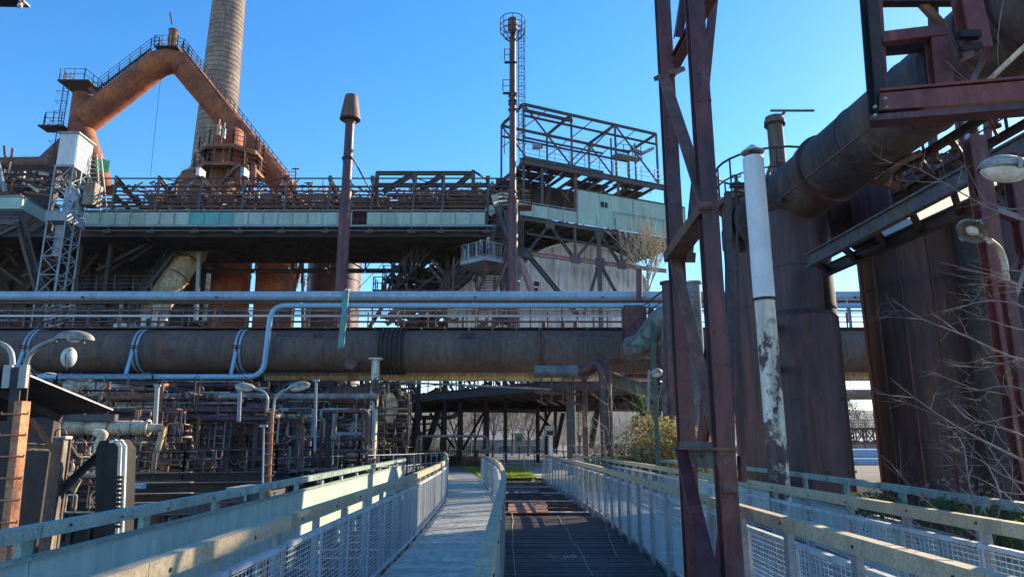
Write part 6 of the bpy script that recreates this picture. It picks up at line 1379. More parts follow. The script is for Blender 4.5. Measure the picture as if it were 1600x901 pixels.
for k, (px, py) in enumerate(((583,452),(598,434),(612,416),(628,400),(596,460),(622,446),(640,428))):
    Y = 52.5+k*.5; a = P(px,py,Y); G().aabb(a.x,a.x+2.6,Y,Y+1.6,a.z-.12,a.z).make('platform_floor', 'steel_dark', t); railing(t, [a+V((0,0,0)), a+V((2.6,0,0))], 1.0, 1.0, .035, 'steel_dark', 2); railing(t, [a+V((0,0,0)), a+V((0,1.6,0))], 1.0, 1.0, .035, 'steel_dark', 2); beam(t, a, a-V((0,0,1.6)), .1, .1, 'steel_dark', 'post'); beam(t, a, a+V((2.4,0,-1.4)), .09, .09, 'steel_dark', 'brace')
beam(t, P(575,515,53), P(650,395,54), .25, .3, 'steel_dark', 'string_beam', 'I'); beam(t, P(560,450,55), P(610,400,55), .04, .04, 'steel_dark', 'wire')
t = thing('steel_tangle', 'dense dark mass of struts, floors and bins below the right end of the gantry', 'steelwork', tuple(P(700,440,56)))
rnd = random.Random(41)
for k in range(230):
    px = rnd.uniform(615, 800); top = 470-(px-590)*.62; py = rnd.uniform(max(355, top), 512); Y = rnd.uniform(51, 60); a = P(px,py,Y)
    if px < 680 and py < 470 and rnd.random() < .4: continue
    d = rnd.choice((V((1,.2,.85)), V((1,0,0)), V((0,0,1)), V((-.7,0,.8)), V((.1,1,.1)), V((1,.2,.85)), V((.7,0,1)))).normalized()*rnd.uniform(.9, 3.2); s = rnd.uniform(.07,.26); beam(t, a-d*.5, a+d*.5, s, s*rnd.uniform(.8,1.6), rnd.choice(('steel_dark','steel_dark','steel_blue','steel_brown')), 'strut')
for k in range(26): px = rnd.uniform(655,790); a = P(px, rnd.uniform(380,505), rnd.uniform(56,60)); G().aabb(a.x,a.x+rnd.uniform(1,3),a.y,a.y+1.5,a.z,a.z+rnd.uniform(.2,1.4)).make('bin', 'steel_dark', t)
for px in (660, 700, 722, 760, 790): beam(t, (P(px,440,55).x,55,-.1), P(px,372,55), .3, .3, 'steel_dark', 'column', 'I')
# ================================================================== VIADUCT FLOOR BELOW THE MAIN PIPE
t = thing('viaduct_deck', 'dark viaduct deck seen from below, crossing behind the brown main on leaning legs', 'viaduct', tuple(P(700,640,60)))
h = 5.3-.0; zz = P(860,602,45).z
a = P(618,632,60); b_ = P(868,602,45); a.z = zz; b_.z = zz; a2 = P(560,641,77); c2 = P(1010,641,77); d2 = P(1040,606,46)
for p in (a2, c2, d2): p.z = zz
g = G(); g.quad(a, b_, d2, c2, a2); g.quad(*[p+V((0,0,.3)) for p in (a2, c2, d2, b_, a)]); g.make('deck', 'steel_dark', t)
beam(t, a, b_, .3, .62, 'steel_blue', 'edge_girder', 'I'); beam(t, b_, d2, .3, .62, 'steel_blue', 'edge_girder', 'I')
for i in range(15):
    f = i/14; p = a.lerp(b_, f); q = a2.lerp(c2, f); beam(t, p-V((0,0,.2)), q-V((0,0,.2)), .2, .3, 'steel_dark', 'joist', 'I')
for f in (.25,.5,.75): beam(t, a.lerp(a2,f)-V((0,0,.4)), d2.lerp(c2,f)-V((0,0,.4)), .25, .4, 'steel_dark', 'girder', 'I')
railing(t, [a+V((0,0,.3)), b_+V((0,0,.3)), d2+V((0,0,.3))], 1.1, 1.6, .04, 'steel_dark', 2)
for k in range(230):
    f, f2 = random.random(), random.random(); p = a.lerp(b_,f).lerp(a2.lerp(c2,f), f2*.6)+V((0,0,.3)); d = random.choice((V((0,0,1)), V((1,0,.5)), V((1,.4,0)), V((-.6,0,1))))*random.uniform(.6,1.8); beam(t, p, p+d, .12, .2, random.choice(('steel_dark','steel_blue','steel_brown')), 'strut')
pipe(t, [P(625,597,43), P(860,608,43)], .06, 'galvanised', 'conduit')
t = thing('leaning_legs', 'group of leaning and crossed dark steel legs under the left half of the viaduct', 'steel legs', tuple(P(660,700,62)))
for (x0_,y0_,x1_,y1_,w_,Y) in ((686,640,664,706,.5,58),(655,640,641,706,.55,58),(632,636,622,706,.5,57),(615,600,608,706,.35,52),(693,640,690,703,.32,66),(663,652,663,700,.3,66),(722,642,722,702,.18,68),(742,642,742,702,.16,68),(757,642,722,703,.22,68),(722,642,700,703,.12,66),(672,645,710,700,.22,66),(700,645,716,702,.1,70),(742,690,760,642,.14,68),(620,640,650,690,.2,60),(637,640,670,700,.2,62),(618,662,690,662,.14,64),(650,680,682,665,.14,64),(838,645,862,668,.2,60),(860,642,838,690,.22,60),(868,642,866,700,.28,62),(880,645,868,700,.34,60),(640,640,620,700,.22,66)):
    beam(t, P(x0_,y0_,Y), P(x1_,y1_,Y), w_, w_, 'steel_dark', 'leg' if w_ > .28 else 'brace', 'I')
t = thing('right_conveyor', 'dark girder conveyor behind the purple down pipe on the right', 'conveyor', tuple(P(960,625,50)))
for py, s in ((620,.22),(634,.6)): beam(t, P(905,py,50), P(1090,py-1,50), .3, s, 'steel_dark', 'girder', 'I')
for k in range(12): a = P(905+k*15, 632, 50); beam(t, a, a+V((.7,0,.65 if k % 2 else .0)), .1, .1, 'steel_blue', 'brace'); beam(t, a, a+V((0,0,.7)), .09, .09, 'steel_dark', 'post')
G().aabb(P(905,640,50).x,P(1090,640,50).x,50.2,53,P(905,640,50).z,P(905,640,50).z+.15).make('deck', 'steel_brown', t)
stairs(t, P(925,700,50), P(935,640,50), V((0,1.2,0)), 14, 'steel_dark')
# white pipe portal and small things in the opening
t = thing('pipe_portal', 'white pipe portal standing behind the end of the walkway', 'pipe portal', tuple(P(720,700,50)))
pipe(t, [P(651,740,46.5), P(651,681,46.5), P(761,681,50), P(761,702,50)], .09, 'pipe_khaki', 'pipe', rad=.35, k=10)
pipe(t, [P(748,704,49.5), P(764,703,49.5), P(764,697,49.5)], .1, 'pipe_khaki', 'pipe', rad=.2, k=10)
pipe(t, [P(650,652,70), P(706,652,70), P(722,640,66), P(840,641,60)], .22, 'pipe_grey', 'overhead_pipe', rad=.8)
t = thing('cabinet_post', 'grey control cabinet on a white post right of the walkway', 'cabinet', tuple(P(859,690,40)))
q = P(859,672,40); G().aabb(q.x-.26,q.x+.26,39.8,40.2,q.z-.3,q.z+.25).make('housing', 'galvanised', t); G().aabb(q.x-.18,q.x+.18,39.77,39.795,q.z-.25,q.z-.02).make('screen', 'steel_dark', t); beam(t, (q.x+.05,40,-.1), (q.x+.05,40,q.z-.3), .22, .22, 'white_paint', 'post')
t = thing('notice_board', 'small white notice board among the bare trees right of the hall', 'sign', tuple(P(811,690,70))); q = P(811,686,70); G().aabb(q.x-.45,q.x+.45,70,70.06,q.z-.6,q.z+.6).make('plate', 'sign_white', t); beam(t, (q.x,70.1,-.1), (q.x,70.1,q.z+.6), .1, .1, 'steel_dark', 'post'); G().aabb(q.x-.2,q.x+.2,69.97,69.995,q.z-.2,q.z+.25).make('symbol', 'sign_blue', t)
for lab, pts, m in (('dark railing behind the white pipe portal', [P(640,712,48), P(700,708,52), P(762,708,54)], 'steel_dark'), ('blue grey railing along the platform left of the left walkway', [P(420,745,27), P(540,722,32), P(636,722,36), P(697,716,44)], 'galv_blue'), ('thin grey railing right of the grass at the pavement', [P(757,722,40), P(850,722,40)], 'galvanised'), ('dark railing at the far right of the pavement behind the green parapet', [P(835,704,50), P(905,705,48)], 'steel_dark')):
    for p in pts: p.z = gz(p.x, p.y) if 'platform' not in lab else -.05
    o = thing('yard_railing', lab, 'railing', tuple(pts[0])); railing(o, pts, 1.1, 1.1, .03, m, 3 if 'dark' in lab else 2)
t = thing('brick_low_wall', 'low brown wall with bars beneath the white pipe portal', 'wall', tuple(P(720,705,56)))
a = P(660,712,56); b_ = P(766,712,56)
for i in range(12): x0_ = a.x+(b_.x-a.x)*i/12; G().aabb(x0_,x0_+(b_.x-a.x)/12-.03,56,56.3,gz(x0_,56)-.05,.55 if i % 3 else 1.0).make('block', 'far_brick' if i > 5 else 'concrete_dark', t)
for i in range(34): x0_ = a.x+(b_.x-a.x)*i/34; beam(t, (x0_,55.9,gz(x0_,56)), (x0_,55.9,1.1), .04, .04, 'rust_warm', 'bar')
# snow white flat roofs / tank in distance right and truss footbridge
t = thing('truss_footbridge', 'distant steel truss footbridge with railing in the gap between the rusty tanks', 'footbridge', tuple(P(1350,680,80)))
a = P(1290,692,80); b_ = P(1420,692,80); hh = P(1350,669,80).z-a.z; truss(t, a, b_, V((0,0,hh)), 8, .14, 'steel_brown', True); truss(t, a+V((0,3,0)), b_+V((0,3,0)), V((0,0,hh)), 8, .14, 'steel_brown', False)
railing(t, [a+V((0,0,hh)), b_+V((0,0,hh))], .95, 1.5, .035, 'steel_brown', 3); G().aabb(a.x,b_.x,80,83,a.z+hh,a.z+hh+.12).make('deck', 'pipe_khaki', t)
for x in (a.x+1, b_.x-1): beam(t, (x,81.5,gz(x,81)), (x,81.5,a.z), .3, .3, 'steel_brown', 'leg', 'I')
for k, (py, Y, r_, m, lab) in enumerate(((711,60,.55,'pipe_blue','upper blue pipe low in the gap between the rusty tanks'),(723,55,.38,'pipe_blue','lower blue pipe low in the gap between the rusty tanks'))):
    a = P(1290,py,Y); o = thing('ground_pipe', lab, 'pipe', tuple(a)); pipe(o, [a, V((P(1430,py,Y).x,Y,a.z))], r_, m, 'tube'); 
    for px in (1310,1345,1385): x = P(px,py,Y).x; beam(o, (x,Y,gz(x,Y)), (x,Y,a.z-r_*.9), .3, .3, 'concrete', 'pier')
t = thing('far_main', 'grey pipe crossing the gap between the rusty tanks above the hills', 'pipe', tuple(P(1350,616,40))); a = P(1290,616,40); pipe(t, [a, V((P(1430,616,40).x,40,a.z))], .3, 'pipe_grey', 'tube', k=18); beam(t, P(1318,630,40), P(1320,760,40), .2, .2, 'steel_dark', 'post')
t = thing('gap_rail', 'grey railing bridge with rails behind the shoulder of the jacketed tank', 'railing', tuple(P(1340,500,35)))
for i in range(4): G().ring((0,0,0),(0,0,1),.001,.001,.001,3) if False else None
railing(t, [V((P(1290,515,35).x,34.6,zc+R+.2)), V((P(1385,515,35).x,34.6,zc+R+.2))], 1.15, .9, .03, 'galvanised', 4)
# ================================================================== LOWER LEFT PLANT
# back walls that close the view
t = thing('pipe_hall', 'dark steel hall behind the tangle of pipes on the lower left', 'building', tuple(P(300,650,46)))
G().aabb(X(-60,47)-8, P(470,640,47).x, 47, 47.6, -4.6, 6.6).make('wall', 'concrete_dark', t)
for k in range(20): x = X(-60,47)-7+k*1.9; beam(t, (x,46.9,-4.6), (x,46.9,6.5), .22, .22, 'steel_blue' if k % 3 == 0 else 'steel_dark', 'column', 'I')
for z in (-2, .5, 3, 5.5): beam(t, (X(-60,47)-8,46.8,z), (P(470,640,47).x,46.8,z), .16, .22, 'steel_brown', 'girder', 'I')
t = thing('slat_bunker', 'row of dark leaning plates forming a bunker wall left of the viaduct', 'bunker', tuple(P(540,700,42)))
for i in range(13):
    px = 500+i*9; a = P(px,728,42); b_ = P(px-5,678,42); beam(t, a, b_, .34, .25, 'steel_blue' if i % 2 else 'steel_dark', 'plate', up=V((0,1,0)))
beam(t, P(492,672,42), P(618,672,42), .4, .5, 'steel_blue', 'header_beam'); G().aabb(P(492,700,43).x,P(618,700,43).x,43,43.3,-4.6,P(500,674,43).z).make('wall', 'steel_dark', t)
for px in (505, 560): beam(t, P(px,665,41.5), P(px,735,41.5), .35, .3, 'steel_blue', 'column', 'I')
pipe(t, [P(493,683,40), P(508,700,40), P(508,722,40)], .28, 'galv_blue', 'bent_duct', rad=.3, k=10)
def pipework(label, name, cat, x0, x1, y0, y1, Y0, Y1, n, seed, mats, rmin=.03, rmax=.12, group=None):
    rnd = random.Random(seed); t = thing(name, label, cat, tuple(P((x0+x1)/2,(y0+y1)/2,(Y0+Y1)/2)), group)
    for k in range(n):
        Y = rnd.uniform(Y0, Y1); p = P(rnd.uniform(x0,x1), rnd.uniform(y0,y1), Y); r = rnd.choice((rmin, rmin*1.6, rmax*.6, rmax)); path = [p]; sx = (P(x1,y0,Y)-P(x0,y0,Y)).length
        lo = P(x0,y1,Y); hi = P(x1,y0,Y)
        for j in range(rnd.randint(1, 4)):
            ax = rnd.choice((0,0,2,2,1)); q = path[-1].copy(); q[ax] += rnd.choice((-1,1))*rnd.uniform(.15,.6 if ax != 0 else .9)*min(sx,4)*(.5 if ax == 1 else 1)
            q.x = min(max(q.x, lo.x), hi.x); q.z = min(max(q.z, lo.z), hi.z); q.y = min(max(q.y, Y0-1), Y1+1)
            if (q-path[-1]).length > r*4: path.append(q)
        if len(path) < 2: continue
        m = rnd.choice(mats); o = pipe(t, path, r, m, k=8)
        if rnd.random() < .5:
            q = path[0]; d = (path[1]-path[0]); G().ring(q+d*.3, d, r, .05, r*.5+.02, 10).make('flange', m, o)
        if rnd.random() < .3:
            q = path[0]; G().ring(q+V((0,-.2,.2)), (0,1,.2), .14, .03, .02, 12).make('hand_wheel', rnd.choice(('rust_red','steel_dark','pipe_cream')), t)
    return t
DK = ('steel_dark','steel_dark','steel_brown','steel_blue','rust_purple')
LT = ('pipe_cream','pipe_khaki','steel_brown','steel_dark','rust_warm','steel_brown','steel_dark','rust_purple')  # cream and khaki stand in for sunlit bits among dark pipes
pipework('cluster of small sunlit valves and pipes left of the middle lamp', 'valve_cluster', 'pipework', 295, 412, 655, 716, 33, 37, 75, 51, LT, .03, .09)
pipework('dark manifold of pipes below the blue pipe beside the yellow cylinder', 'manifold', 'pipework', 235, 420, 598, 660, 38, 44, 50, 52, DK, .05, .2)
pipework('pipe bundle between the middle lamp and the dark stove duct', 'pipe_bundle', 'pipework', 430, 520, 600, 700, 36, 42, 45, 53, DK, .05, .2)
pipework('low dark pipes and pumps on the plant floor', 'pump_group', 'pipework', 200, 470, 715, 800, 26, 34, 60, 54, DK, .05, .2)
pipework('pipes squeezed under the left canopy behind the lit columns', 'pipe_group', 'pipework', 100, 240, 670, 760, 30, 40, 40, 55, LT, .04, .14)
pipework('small pipes behind the pale column under the bellows', 'pipe_group', 'pipework', 560, 640, 600, 720, 40, 46, 50, 56, DK+('pipe_cream',), .04, .14)
pipework('dark pipes above the catwalk behind the blue pipe on the left', 'pipe_group', 'pipework', -10, 330, 468, 512, 44, 50, 45, 57, DK+('pipe_khaki',), .05, .2)
LEG = thing('lattice_stub', 'brightly lit lattice leg of the lift behind the catwalk', 'lattice', tuple(P(95,490,44)))
pipework('sunlit pipes and valves in front of the plant floor left of the orange box', 'valve_cluster', 'pipework', 196, 300, 640, 745, 25, 29, 60, 58, LT, .025, .07)
pipework('thin sunlit pipes just under the light blue pipe', 'pipe_group', 'pipework', 120, 420, 596, 650, 27, 33, 60, 59, LT, .025, .08)
pipework('small pipes and rods between middle lamp and pale column', 'pipe_group', 'pipework', 430, 575, 640, 735, 27, 34, 75, 60, DK+('pipe_khaki','galvanised'), .025, .10)
pipework('thin conduits around the lit steel stays', 'pipe_group', 'pipework', 100, 200, 690, 800, 16, 20, 34, 62, LT, .015, .05)
pipework('mesh of thin conduits and rods before the valve cluster', 'conduit_group', 'pipework', 280, 430, 640, 735, 28, 34, 60, 71, LT+DK, .012, .04)
pipework('mesh of thin rods and pipes under the blue pipe at far left', 'conduit_group', 'pipework', 110, 280, 600, 735, 29, 36, 60, 72, LT+DK, .012, .04)
pipework('thin rods and small pipes right of the middle lamp', 'conduit_group', 'pipework', 430, 640, 600, 715, 35, 42, 70, 73, DK+('pipe_cream','pipe_khaki'), .015, .05)
def ladderframe(label, px, y0, y1, Y, w_, mat):
    a = P(px,y1,Y); b_ = P(px,y0,Y); o = thing('ladder', label, 'ladder', tuple(a)); 
    for s in (0, w_): beam(o, (a.x+s,Y,a.z), (a.x+s,Y,b_.z), .05, .05, mat, 'stile')
    z = a.z+.2
    while z < b_.z: beam(o, (a.x,Y,z), (a.x+w_,Y,z), .03, .03, mat, 'rung'); z += .3
ladderframe('pale ladder near the cream cylinder', 208, 640, 740, 26, .4, 'pipe_khaki')
ladderframe('ladder between the two short light blue posts', 330, 640, 745, 30, .4, 'galvanised')
ladderframe('ladder left of the pale flaking column', 566, 600, 725, 35, .45, 'steel_brown')
for k, (px, y0, Y, m, w_) in enumerate(((262,640,28,'steel_brown',.16),(305,630,31,'steel_blue',.2),(345,640,32,'steel_brown',.16),(395,632,30,'steel_blue',.2),(438,610,33,'rust_purple',.22),(462,640,30,'steel_blue',.16),(520,640,34,'steel_brown',.2),(545,655,33,'galv_blue',.12))):
    o = thing('plant_column', 'steel column number from the cream cylinder towards the pale column', 'column', tuple(P(px,745,Y)), 'steel columns of the lower left plant'); a = P(px,745,Y)
    o['label'] = 'upright steel column among the pipes of the lower left plant'; beam(o, (a.x,Y,gz(a.x,Y)), (a.x,Y,P(px,y0,Y).z), w_, w_, m, 'shaft', 'I'); beam(o, (a.x-.5,Y,P(px,y0,Y).z), (a.x+.5,Y,P(px,y0,Y).z), w_*.8, w_*.8, m, 'head', 'I')
# plant platforms with railings
def platform(label, px0, px1, py, Y, d, h=1.05, mat='steel_blue', leg=True):
    a = P(px0,py,Y); b_ = P(px1,py,Y); o = thing('service_platform', label, 'platform', tuple(a), 'railed service platforms of the lower left plant')
    n = max(1, int((b_.x-a.x)/1.5))
    for i in range(n): x = a.x+(b_.x-a.x)*i/n; G().aabb(x,x+(b_.x-a.x)/n-.02,Y,Y+d,a.z-.08,a.z).make('floor_plate', 'steel_dark', o)
    beam(o, (a.x,Y-.02,a.z-.12), (b_.x,Y-.02,a.z-.12), .08, .2, mat, 'edge_beam', 'U'); railing(o, [(a.x,Y+d,a.z),(a.x,Y,a.z),(b_.x,Y,a.z),(b_.x,Y+d,a.z)], h, 1.2, .025, mat, 3)
    if leg:
        for x in (a.x+.2, b_.x-.2): beam(o, (x,Y+.1,gz(x,Y)), (x,Y+.1,a.z-.1), .16, .16, mat, 'leg', 'I')
    return o
platform('dark platform with thin rails right behind the left parapet', 285, 430, 748, 26, 4)
platform('platform with pale rails left of the viaduct legs', 390, 560, 735, 31, 4, 1.3)
platform('narrow platform under the pipes at mid left', 100, 200, 712, 32, 2, 1.0, 'galvanised')
platform('upper platform just under the light blue pipe', 85, 235, 618, 34, 2, 1.0, 'galv_blue')
platform('small upper platform with blue rails beside the blue post', 245, 290, 628, 36, 2, .9, 'galv_blue')
platform('rusty platform behind the brown pipes', 250, 400, 640, 41, 3, 1.0, 'steel_brown')
platform('lower dark platform with the small blue sign', 195, 285, 748, 24, 3, .9, 'steel_brown')
platform('dark floor before the stove duct', 490, 600, 722, 38, 3, 1.0)
# blue sign
q = P(215,758,22.5); t = thing('blue_sign', 'small light blue sign on the dark girder behind the left parapet', 'sign', tuple(q))
G().aabb(q.x-.25,q.x+.25,22.5,22.53,q.z-.1,q.z+.1).make('plate', 'sign_blue', t)
g = G(); rnd = random.Random(3)
for row, L in ((.035,9),(-.045,8)):
    x = q.x-.21
    for k in range(L): wd = rnd.uniform(.025,.04); g.aabb(x,x+wd*.8,22.485,22.498,q.z+row-.02,q.z+row+.025); x += .045
g.make('lettering', 'sign_white', t)
# girders near the sign
t = thing('low_girders', 'stack of dark horizontal girders with sunlit top edges behind the left parapet', 'girders', tuple(P(250,760,23)))
for py, Y, m in ((748,24,'steel_dark'),(764,23,'steel_dark'),(781,22,'steel_dark'),(795,21,'steel_blue')): beam(t, P(195,py,Y), P(430,py-4,Y), .3, .35, m, 'girder', 'I'); beam(t, P(195,py-9,Y), P(300,py-11,Y), .25, .04, 'pipe_khaki', 'sunlit_top')  # khaki strips paint the sunlight on the top edges
# grey machine boxes right
t = thing('machine_box', 'blue grey machine housing behind the parapet right of the middle of the left side', 'machine', tuple(P(370,790,21)))
a = P(355,812,21); b_ = P(412,765,21); G().aabb(a.x,b_.x,21,23,a.z-1,b_.z).make('housing', 'steel_blue', t); G().aabb(a.x-.08,b_.x+.1,20.9,23.1,b_.z,b_.z+.07).make('lid', 'galv_blue', t); beam(t, (a.x+.5,20.95,a.z-1), (a.x+.5,20.95,b_.z), .08, .06, 'galv_blue', 'rib'); G().aabb(b_.x-1,b_.x-.5,20.93,20.98,a.z+.1,a.z+.5).make('vent_grille', 'steel_dark', t)
# yellow cylinder
t = thing('cream_cylinder', 'cream coloured horizontal cylinder with slanting shadow stripes under the canopy', 'duct', tuple(P(160,665,24)))
a = P(90,668,24); b_ = P(236,668,24.4); G().lathe(a, b_-a, [(0,.01),(.0,.22),(.2,.25),((b_-a).length-.3,.25),((b_-a).length-.1,.16),((b_-a).length+.4,.12)], 26).make('shell', 'pipe_cream', t)
for f in (.08,.3,.55,.8): G().ring(a.lerp(b_,f), b_-a, .25, .05, .02, 26).make('band', 'pipe_khaki', t)
G().ring(a.lerp(b_,.97), b_-a, .24, .06, .05, 26).make('flange', 'pipe_cream', t); beam(t, P(92,652,24), P(182,652,24), .22, .22, 'steel_blue', 'top_box'); G().aabb(P(92,640,24).x,P(94,640,24).x+.1,23.7,24.3,P(92,678,24).z,P(92,640,24).z).make('end_plate', 'steel_blue', t)
for px in (130, 200): beam(t, P(px,678,24), V((P(px,678,24).x,24,-4.6)), .16, .16, 'steel_dark', 'leg', 'I')
# rusty lit duct above
t = thing('flaking_duct', 'flaking brown and cream duct just under the light blue pipe', 'duct', tuple(P(150,605,30))); pipe(t, [P(102,605,30), P(170,610,30.3), P(240,618,31)], .33, 'flaking', 'tube', k=18)
pipe(t, [P(165,630,31), P(250,638,31)], .12, 'pipe_cream', 'lower_tube')
# horizontal pipes at mid left
for k, (x0_,x1_,py,Y,r_,m,lab) in enumerate(((140,590,619,31,.135,'pipe_grey','grey and brown weathered pipe crossing the lower left at lamp height'),(165,425,641,29,.12,'rust_purple','upper of two dark red pipes left of the middle lamp'),(95,425,654,28.5,.12,'rust_purple','lower of two dark red pipes left of the middle lamp'),(520,600,618,37,.5,'steel_brown','short thick brown pipe behind the pale column'))):
    a = P(x0_,py,Y); b_ = P(x1_,py-1,Y); o = thing('plant_pipe', lab, 'pipe', tuple(a)); pipe(o, [a, V((b_.x,Y,a.z))], r_, m, 'tube', k=14)
    x = a.x+2
    while x < b_.x: G().ring((x,Y,a.z), (1,0,0), r_, .05, .03, 14).make('clamp', m, o); x += 3.3
    if k == 0:
        for px in (190, 250, 320, 360): G().ring((P(px,619,Y).x,Y,a.z), (1,0,0), r_, .9, .006, 14).make('sleeve', 'galvanised' if px != 320 else 'steel_brown', o)
# posts
for k, (px, y0_, y1_, Y, w_, m, lab) in enumerate(((246,602,672,25,.16,'galvanised','grey blue post in front of the cream cylinder end'),(375,608,658,24,.13,'galv_blue','short light blue hanging post left of the middle lamp'),(494,594,704,26,.10,'galv_blue','thin light blue post right of the middle lamp'),(412,665,790,22,.06,'galvanised','thin pale pole directly left of the middle lamp post'))):
    o = thing('post', lab, 'post', tuple(P(px,y1_,Y))); p = P(px,y0_,Y); q = P(px-(4 if k == 0 else 2),y1_,Y); beam(o, p, q, w_, w_, m, 'shaft', 'tube'); beam(o, p-V((.12,0,0)), p+V((.12,0,0)), .08, .08, m, 'cap')
    if k == 0: pipe(o, [q, P(256,665,25), P(250,690,25), P(243,712,25), P(240,745,25), P(240,800,25)], .11, 'pipe_cream', 'bent_pipe', rad=.3)
# orange box
q = P(247,738,25); t = thing('orange_box', 'small orange box with pitched lid on the plant floor', 'box', tuple(q)); G().aabb(q.x-.2,q.x+.2,25,25.35,q.z,q.z+.28).make('housing', 'orange_box', t)
g = G(); g.quad((q.x-.24,24.95,q.z+.28),(q.x+.24,24.95,q.z+.28),(q.x+.24,25.4,q.z+.42),(q.x-.24,25.4,q.z+.42)); g.quad((q.x-.24,24.95,q.z+.26),(q.x-.24,25.4,q.z+.26),(q.x+.24,25.4,q.z+.26),(q.x+.24,24.95,q.z+.26)); g.quad((q.x-.24,24.95,q.z+.26),(q.x-.24,24.95,q.z+.28),(q.x-.24,25.4,q.z+.42),(q.x-.24,25.4,q.z+.26)); g.quad((q.x+.24,24.95,q.z+.26),(q.x+.24,25.4,q.z+.26),(q.x+.24,25.4,q.z+.42),(q.x+.24,24.95,q.z+.28)); g.make('lid', 'orange_box', t); G().lathe((q.x,24.99,q.z+.14), (0,-1,0), [(0,.05),(.02,.05),(.02,0)], 10).make('dial', 'steel_dark', t)
beam(t, (q.x,25.2,gz(q.x,25)), (q.x,25.2,q.z), .3, .25, 'steel_brown', 'plinth')
# canopy
t = thing('canopy', 'dark sloping sheet canopy with sunlit edge behind the left lamp', 'canopy', tuple(P(100,610,14)))
A0 = P(38,583,14.5); A1 = P(176,640,17.5); B0 = A0+V((-3.4,-1.0,-.35)); B1 = A1+V((-4.2,-1.4,-.5))
A2 = P(0,590,12); 
g = G(); n = 7
for i in range(n):
    f0, f1 = i/n+.004, (i+1)/n-.004; a, b_, c, d = A0.lerp(A1,f0), A0.lerp(A1,f1), B0.lerp(B1,f1), B0.lerp(B1,f0); gg = G(); gg.quad(a, b_, c, d); gg.quad(d-V((0,0,.03)), c-V((0,0,.03)), b_-V((0,0,.03)), a-V((0,0,.03))); gg.quad(a, a-V((0,0,.03)), b_-V((0,0,.03)), b_); gg.make('roof_sheet', 'steel_dark', t)
beam(t, A0, A1, .03, .035, 'white_paint', 'sunlit_strip'); beam(t, A0.lerp(B0,.25)-V((0,0,.1)), A1.lerp(B1,.25)-V((0,0,.1)), .1, .16, 'steel_dark', 'purlin', 'U'); beam(t, A0.lerp(B0,.8)-V((0,0,.1)), A1.lerp(B1,.8)-V((0,0,.1)), .1, .16, 'steel_dark', 'purlin', 'U')  # white strip puts the sunlit rim of the canopy into colour
beam(t, P(38,640,17), P(85,705,17.5), .1, .12, 'steel_brown', 'brace', 'U'); beam(t, P(10,695,17), P(86,700,18), .16, .18, 'pipe_khaki', 'tie_beam', 'I'); beam(t, P(85,640,20), P(86,830,20), .2, .2, 'pipe_cream', 'post', 'I')
G().aabb(P(-40,700,19.5).x, P(78,700,19.5).x, 19.5, 19.8, -4.6, P(0,640,19.5).z).make('back_wall', 'steel_dark', t)
# lit upright frames
t = thing('buckstay_frame', 'pair of weathered upright steel stays with sunlit cream edges near the left lamp', 'steel frame', tuple(P(95,800,13)))
beam(t, P(98,683,13), P(72,880,13), .20, .24, 'steel_brown', 'stay', 'I', up=V((0,1,0))); beam(t, P(104,683,13.05), P(80,880,13.05), .06, .24, 'pipe_khaki', 'sunlit_stay_edge'); beam(t, P(90,684,13), P(108,683,13), .2, .05, 'white_paint', 'cap')  # pale strip along the stay painted as its sunlit edge
beam(t, P(176,690,13.3), P(90,770,13.0), .14, .14, 'steel_dark', 'brace', 'U'); beam(t, P(104,690,16), P(120,715,16), .1, .1, 'steel_dark', 'hook')
beam(t, P(108,765,13.2), P(118,745,13.2), .04, .25, 'pipe_cream', 'gusset_plate')
t = thing('slab_buttress', 'dark rounded slab buttress with white twin edge flanges and drilled holes', 'buttress', tuple(P(168,800,13)))
p = [P(147,880,13), P(150,700,13), P(156,688,13), P(180,686,13), P(190,700,13), P(184,880,13)]
g = G(); n = len(p); g.quad(*p); g.quad(*[q+V((0,.5,0)) for q in p[::-1]])
for a, b_ in zip(p, p[1:]+p[:1]): g.quad(b_, a, a+V((0,.5,0)), b_+V((0,.5,0)))
g.make('slab', 'concrete_dark', t)
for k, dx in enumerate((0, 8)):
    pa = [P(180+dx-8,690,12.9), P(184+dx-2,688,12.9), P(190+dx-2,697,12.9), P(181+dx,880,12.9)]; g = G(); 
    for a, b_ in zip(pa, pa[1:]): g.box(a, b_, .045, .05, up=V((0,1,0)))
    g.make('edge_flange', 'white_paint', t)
g = G()
for i in range(12): a = P(187-i*.35, 745+i*7, 12.85); g.box(a-V((.05,0,0)), a+V((.05,0,0)), .03, .05)
g.make('drilled_holes', 'black', t)
pipe(None, [P(152,720,16), P(154,690,16), P(163,679,16), P(160,676,16), P(148,676,16)], .09, 'pipe_cream', 'hook_pipe', rad=.2); tag(bpy.data.objects['hook_pipe'], 'cream hook shaped pipe end above the slab buttress', 'pipe')
# big elbow vessel behind the pale column
t = thing('elbow_duct', 'huge rusty elbow duct with cream end disc behind the pale column', 'duct', tuple(P(560,620,44)))
pipe(t, [P(500,560,46), P(515,610,45.5), P(545,632,45), P(604,636,44)], .95, 'steel_brown', 'tube', rad=2.4, k=26); q = P(604,637,43.6); G().lathe(q, (1,-.35,0), [(-.2,.95),(.25,.95),(.3,0)], 26).make('end_disc', 'pipe_cream', t)
for f in (.3,.7): G().ring(P(515,610,45.5).lerp(P(545,632,45),f), P(545,632,45)-P(515,610,45.5), .95, .08, .04, 26).make('weld_seam', 'steel_brown', t)
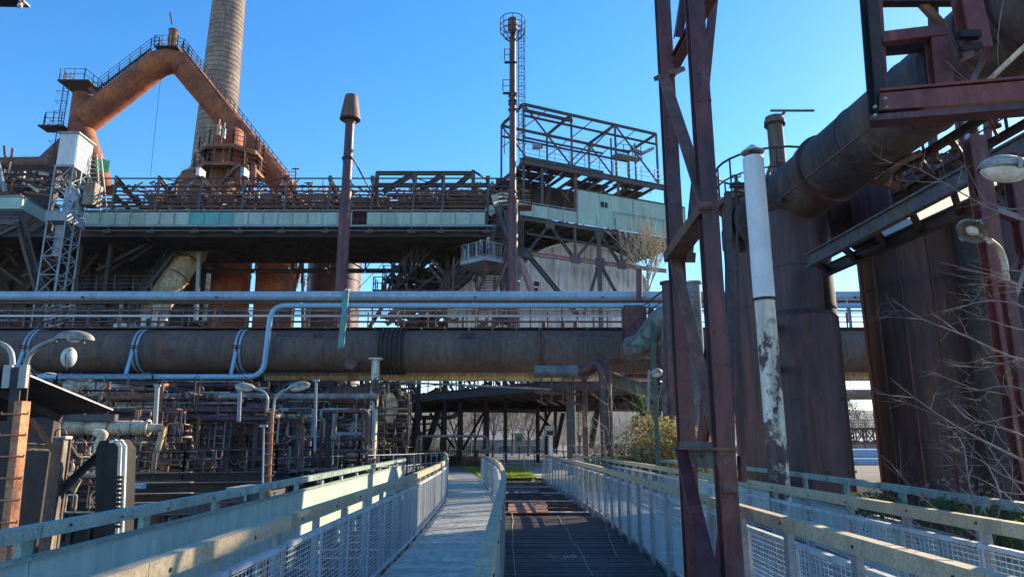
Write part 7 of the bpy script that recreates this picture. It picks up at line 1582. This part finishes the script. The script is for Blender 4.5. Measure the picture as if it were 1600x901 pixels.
# leaning lattice behind middle lamp: skip hoist
boxtruss('steep sunlit lattice hoist right of the middle lamp', P(448,690,42), P(482,598,44), (.0,1.6,0), (-1.0,0,.25), 10, .09, 'pipe_khaki', 'lattice_hoist')
t = thing('back_lattice', 'hazy lattice bits and floors behind the elbow duct', 'steelwork', tuple(P(560,680,52)))
rnd = random.Random(61)
for k in range(130): a = P(rnd.uniform(480,640), rnd.uniform(596,700), rnd.uniform(46,60)); d = rnd.choice((V((1,0,0)), V((0,0,1)), V((.7,0,.7)), V((-.7,0,.7)), V((0,1,0))))*rnd.uniform(.8,2.6); s = rnd.uniform(.06,.2); beam(t, a-d*.5, a+d*.5, s, s*1.3, rnd.choice(('steel_dark','steel_dark','steel_blue','steel_brown','pipe_khaki')), 'strut')
for k in range(8): a = P(480+k*20, 700, 57); beam(t, a, a+V((0,0,6)), .25, .25, 'steel_dark', 'column', 'I')
# left background tall plant inside frame left of lift (dark void with columns)
t = LEG
for dx in (0, .9, 1.8):
    beam(t, P(70,512,44)+V((dx,0,0)), P(74,470,44)+V((dx,0,0)), .1, .1, 'pipe_khaki', 'post')
for k in range(7): a = P(70,512-k*6,44); beam(t, a, a+V((1.8,0,.5)), .07, .07, 'pipe_khaki' if k % 2 else 'galvanised', 'brace')
# ================================================================== tidy
for o in bpy.data.objects:
    if '_w' in o: del o['_w']
# ======== HAZE
hz_m = bpy.data.materials.new('haze'); hz_m.use_nodes = True; t_ = hz_m.node_tree
for n_ in list(t_.nodes):
    if n_.type != 'OUTPUT_MATERIAL': t_.nodes.remove(n_)
pv = t_.nodes.new("ShaderNodeVolumePrincipled"); pv.inputs['Density'].default_value = 0.00010; pv.inputs['Color'].default_value = (.86,.90,.96,1); pv.inputs['Anisotropy'].default_value = .3
t_.links.new(pv.outputs[0], t_.nodes["Material Output"].inputs['Volume']); MAT['haze'] = hz_m
hb = G().aabb(-2600, 2600, -450, 4600, -12, 104).make('haze', 'haze'); hb['kind'] = 'stuff'; del hb['_w']
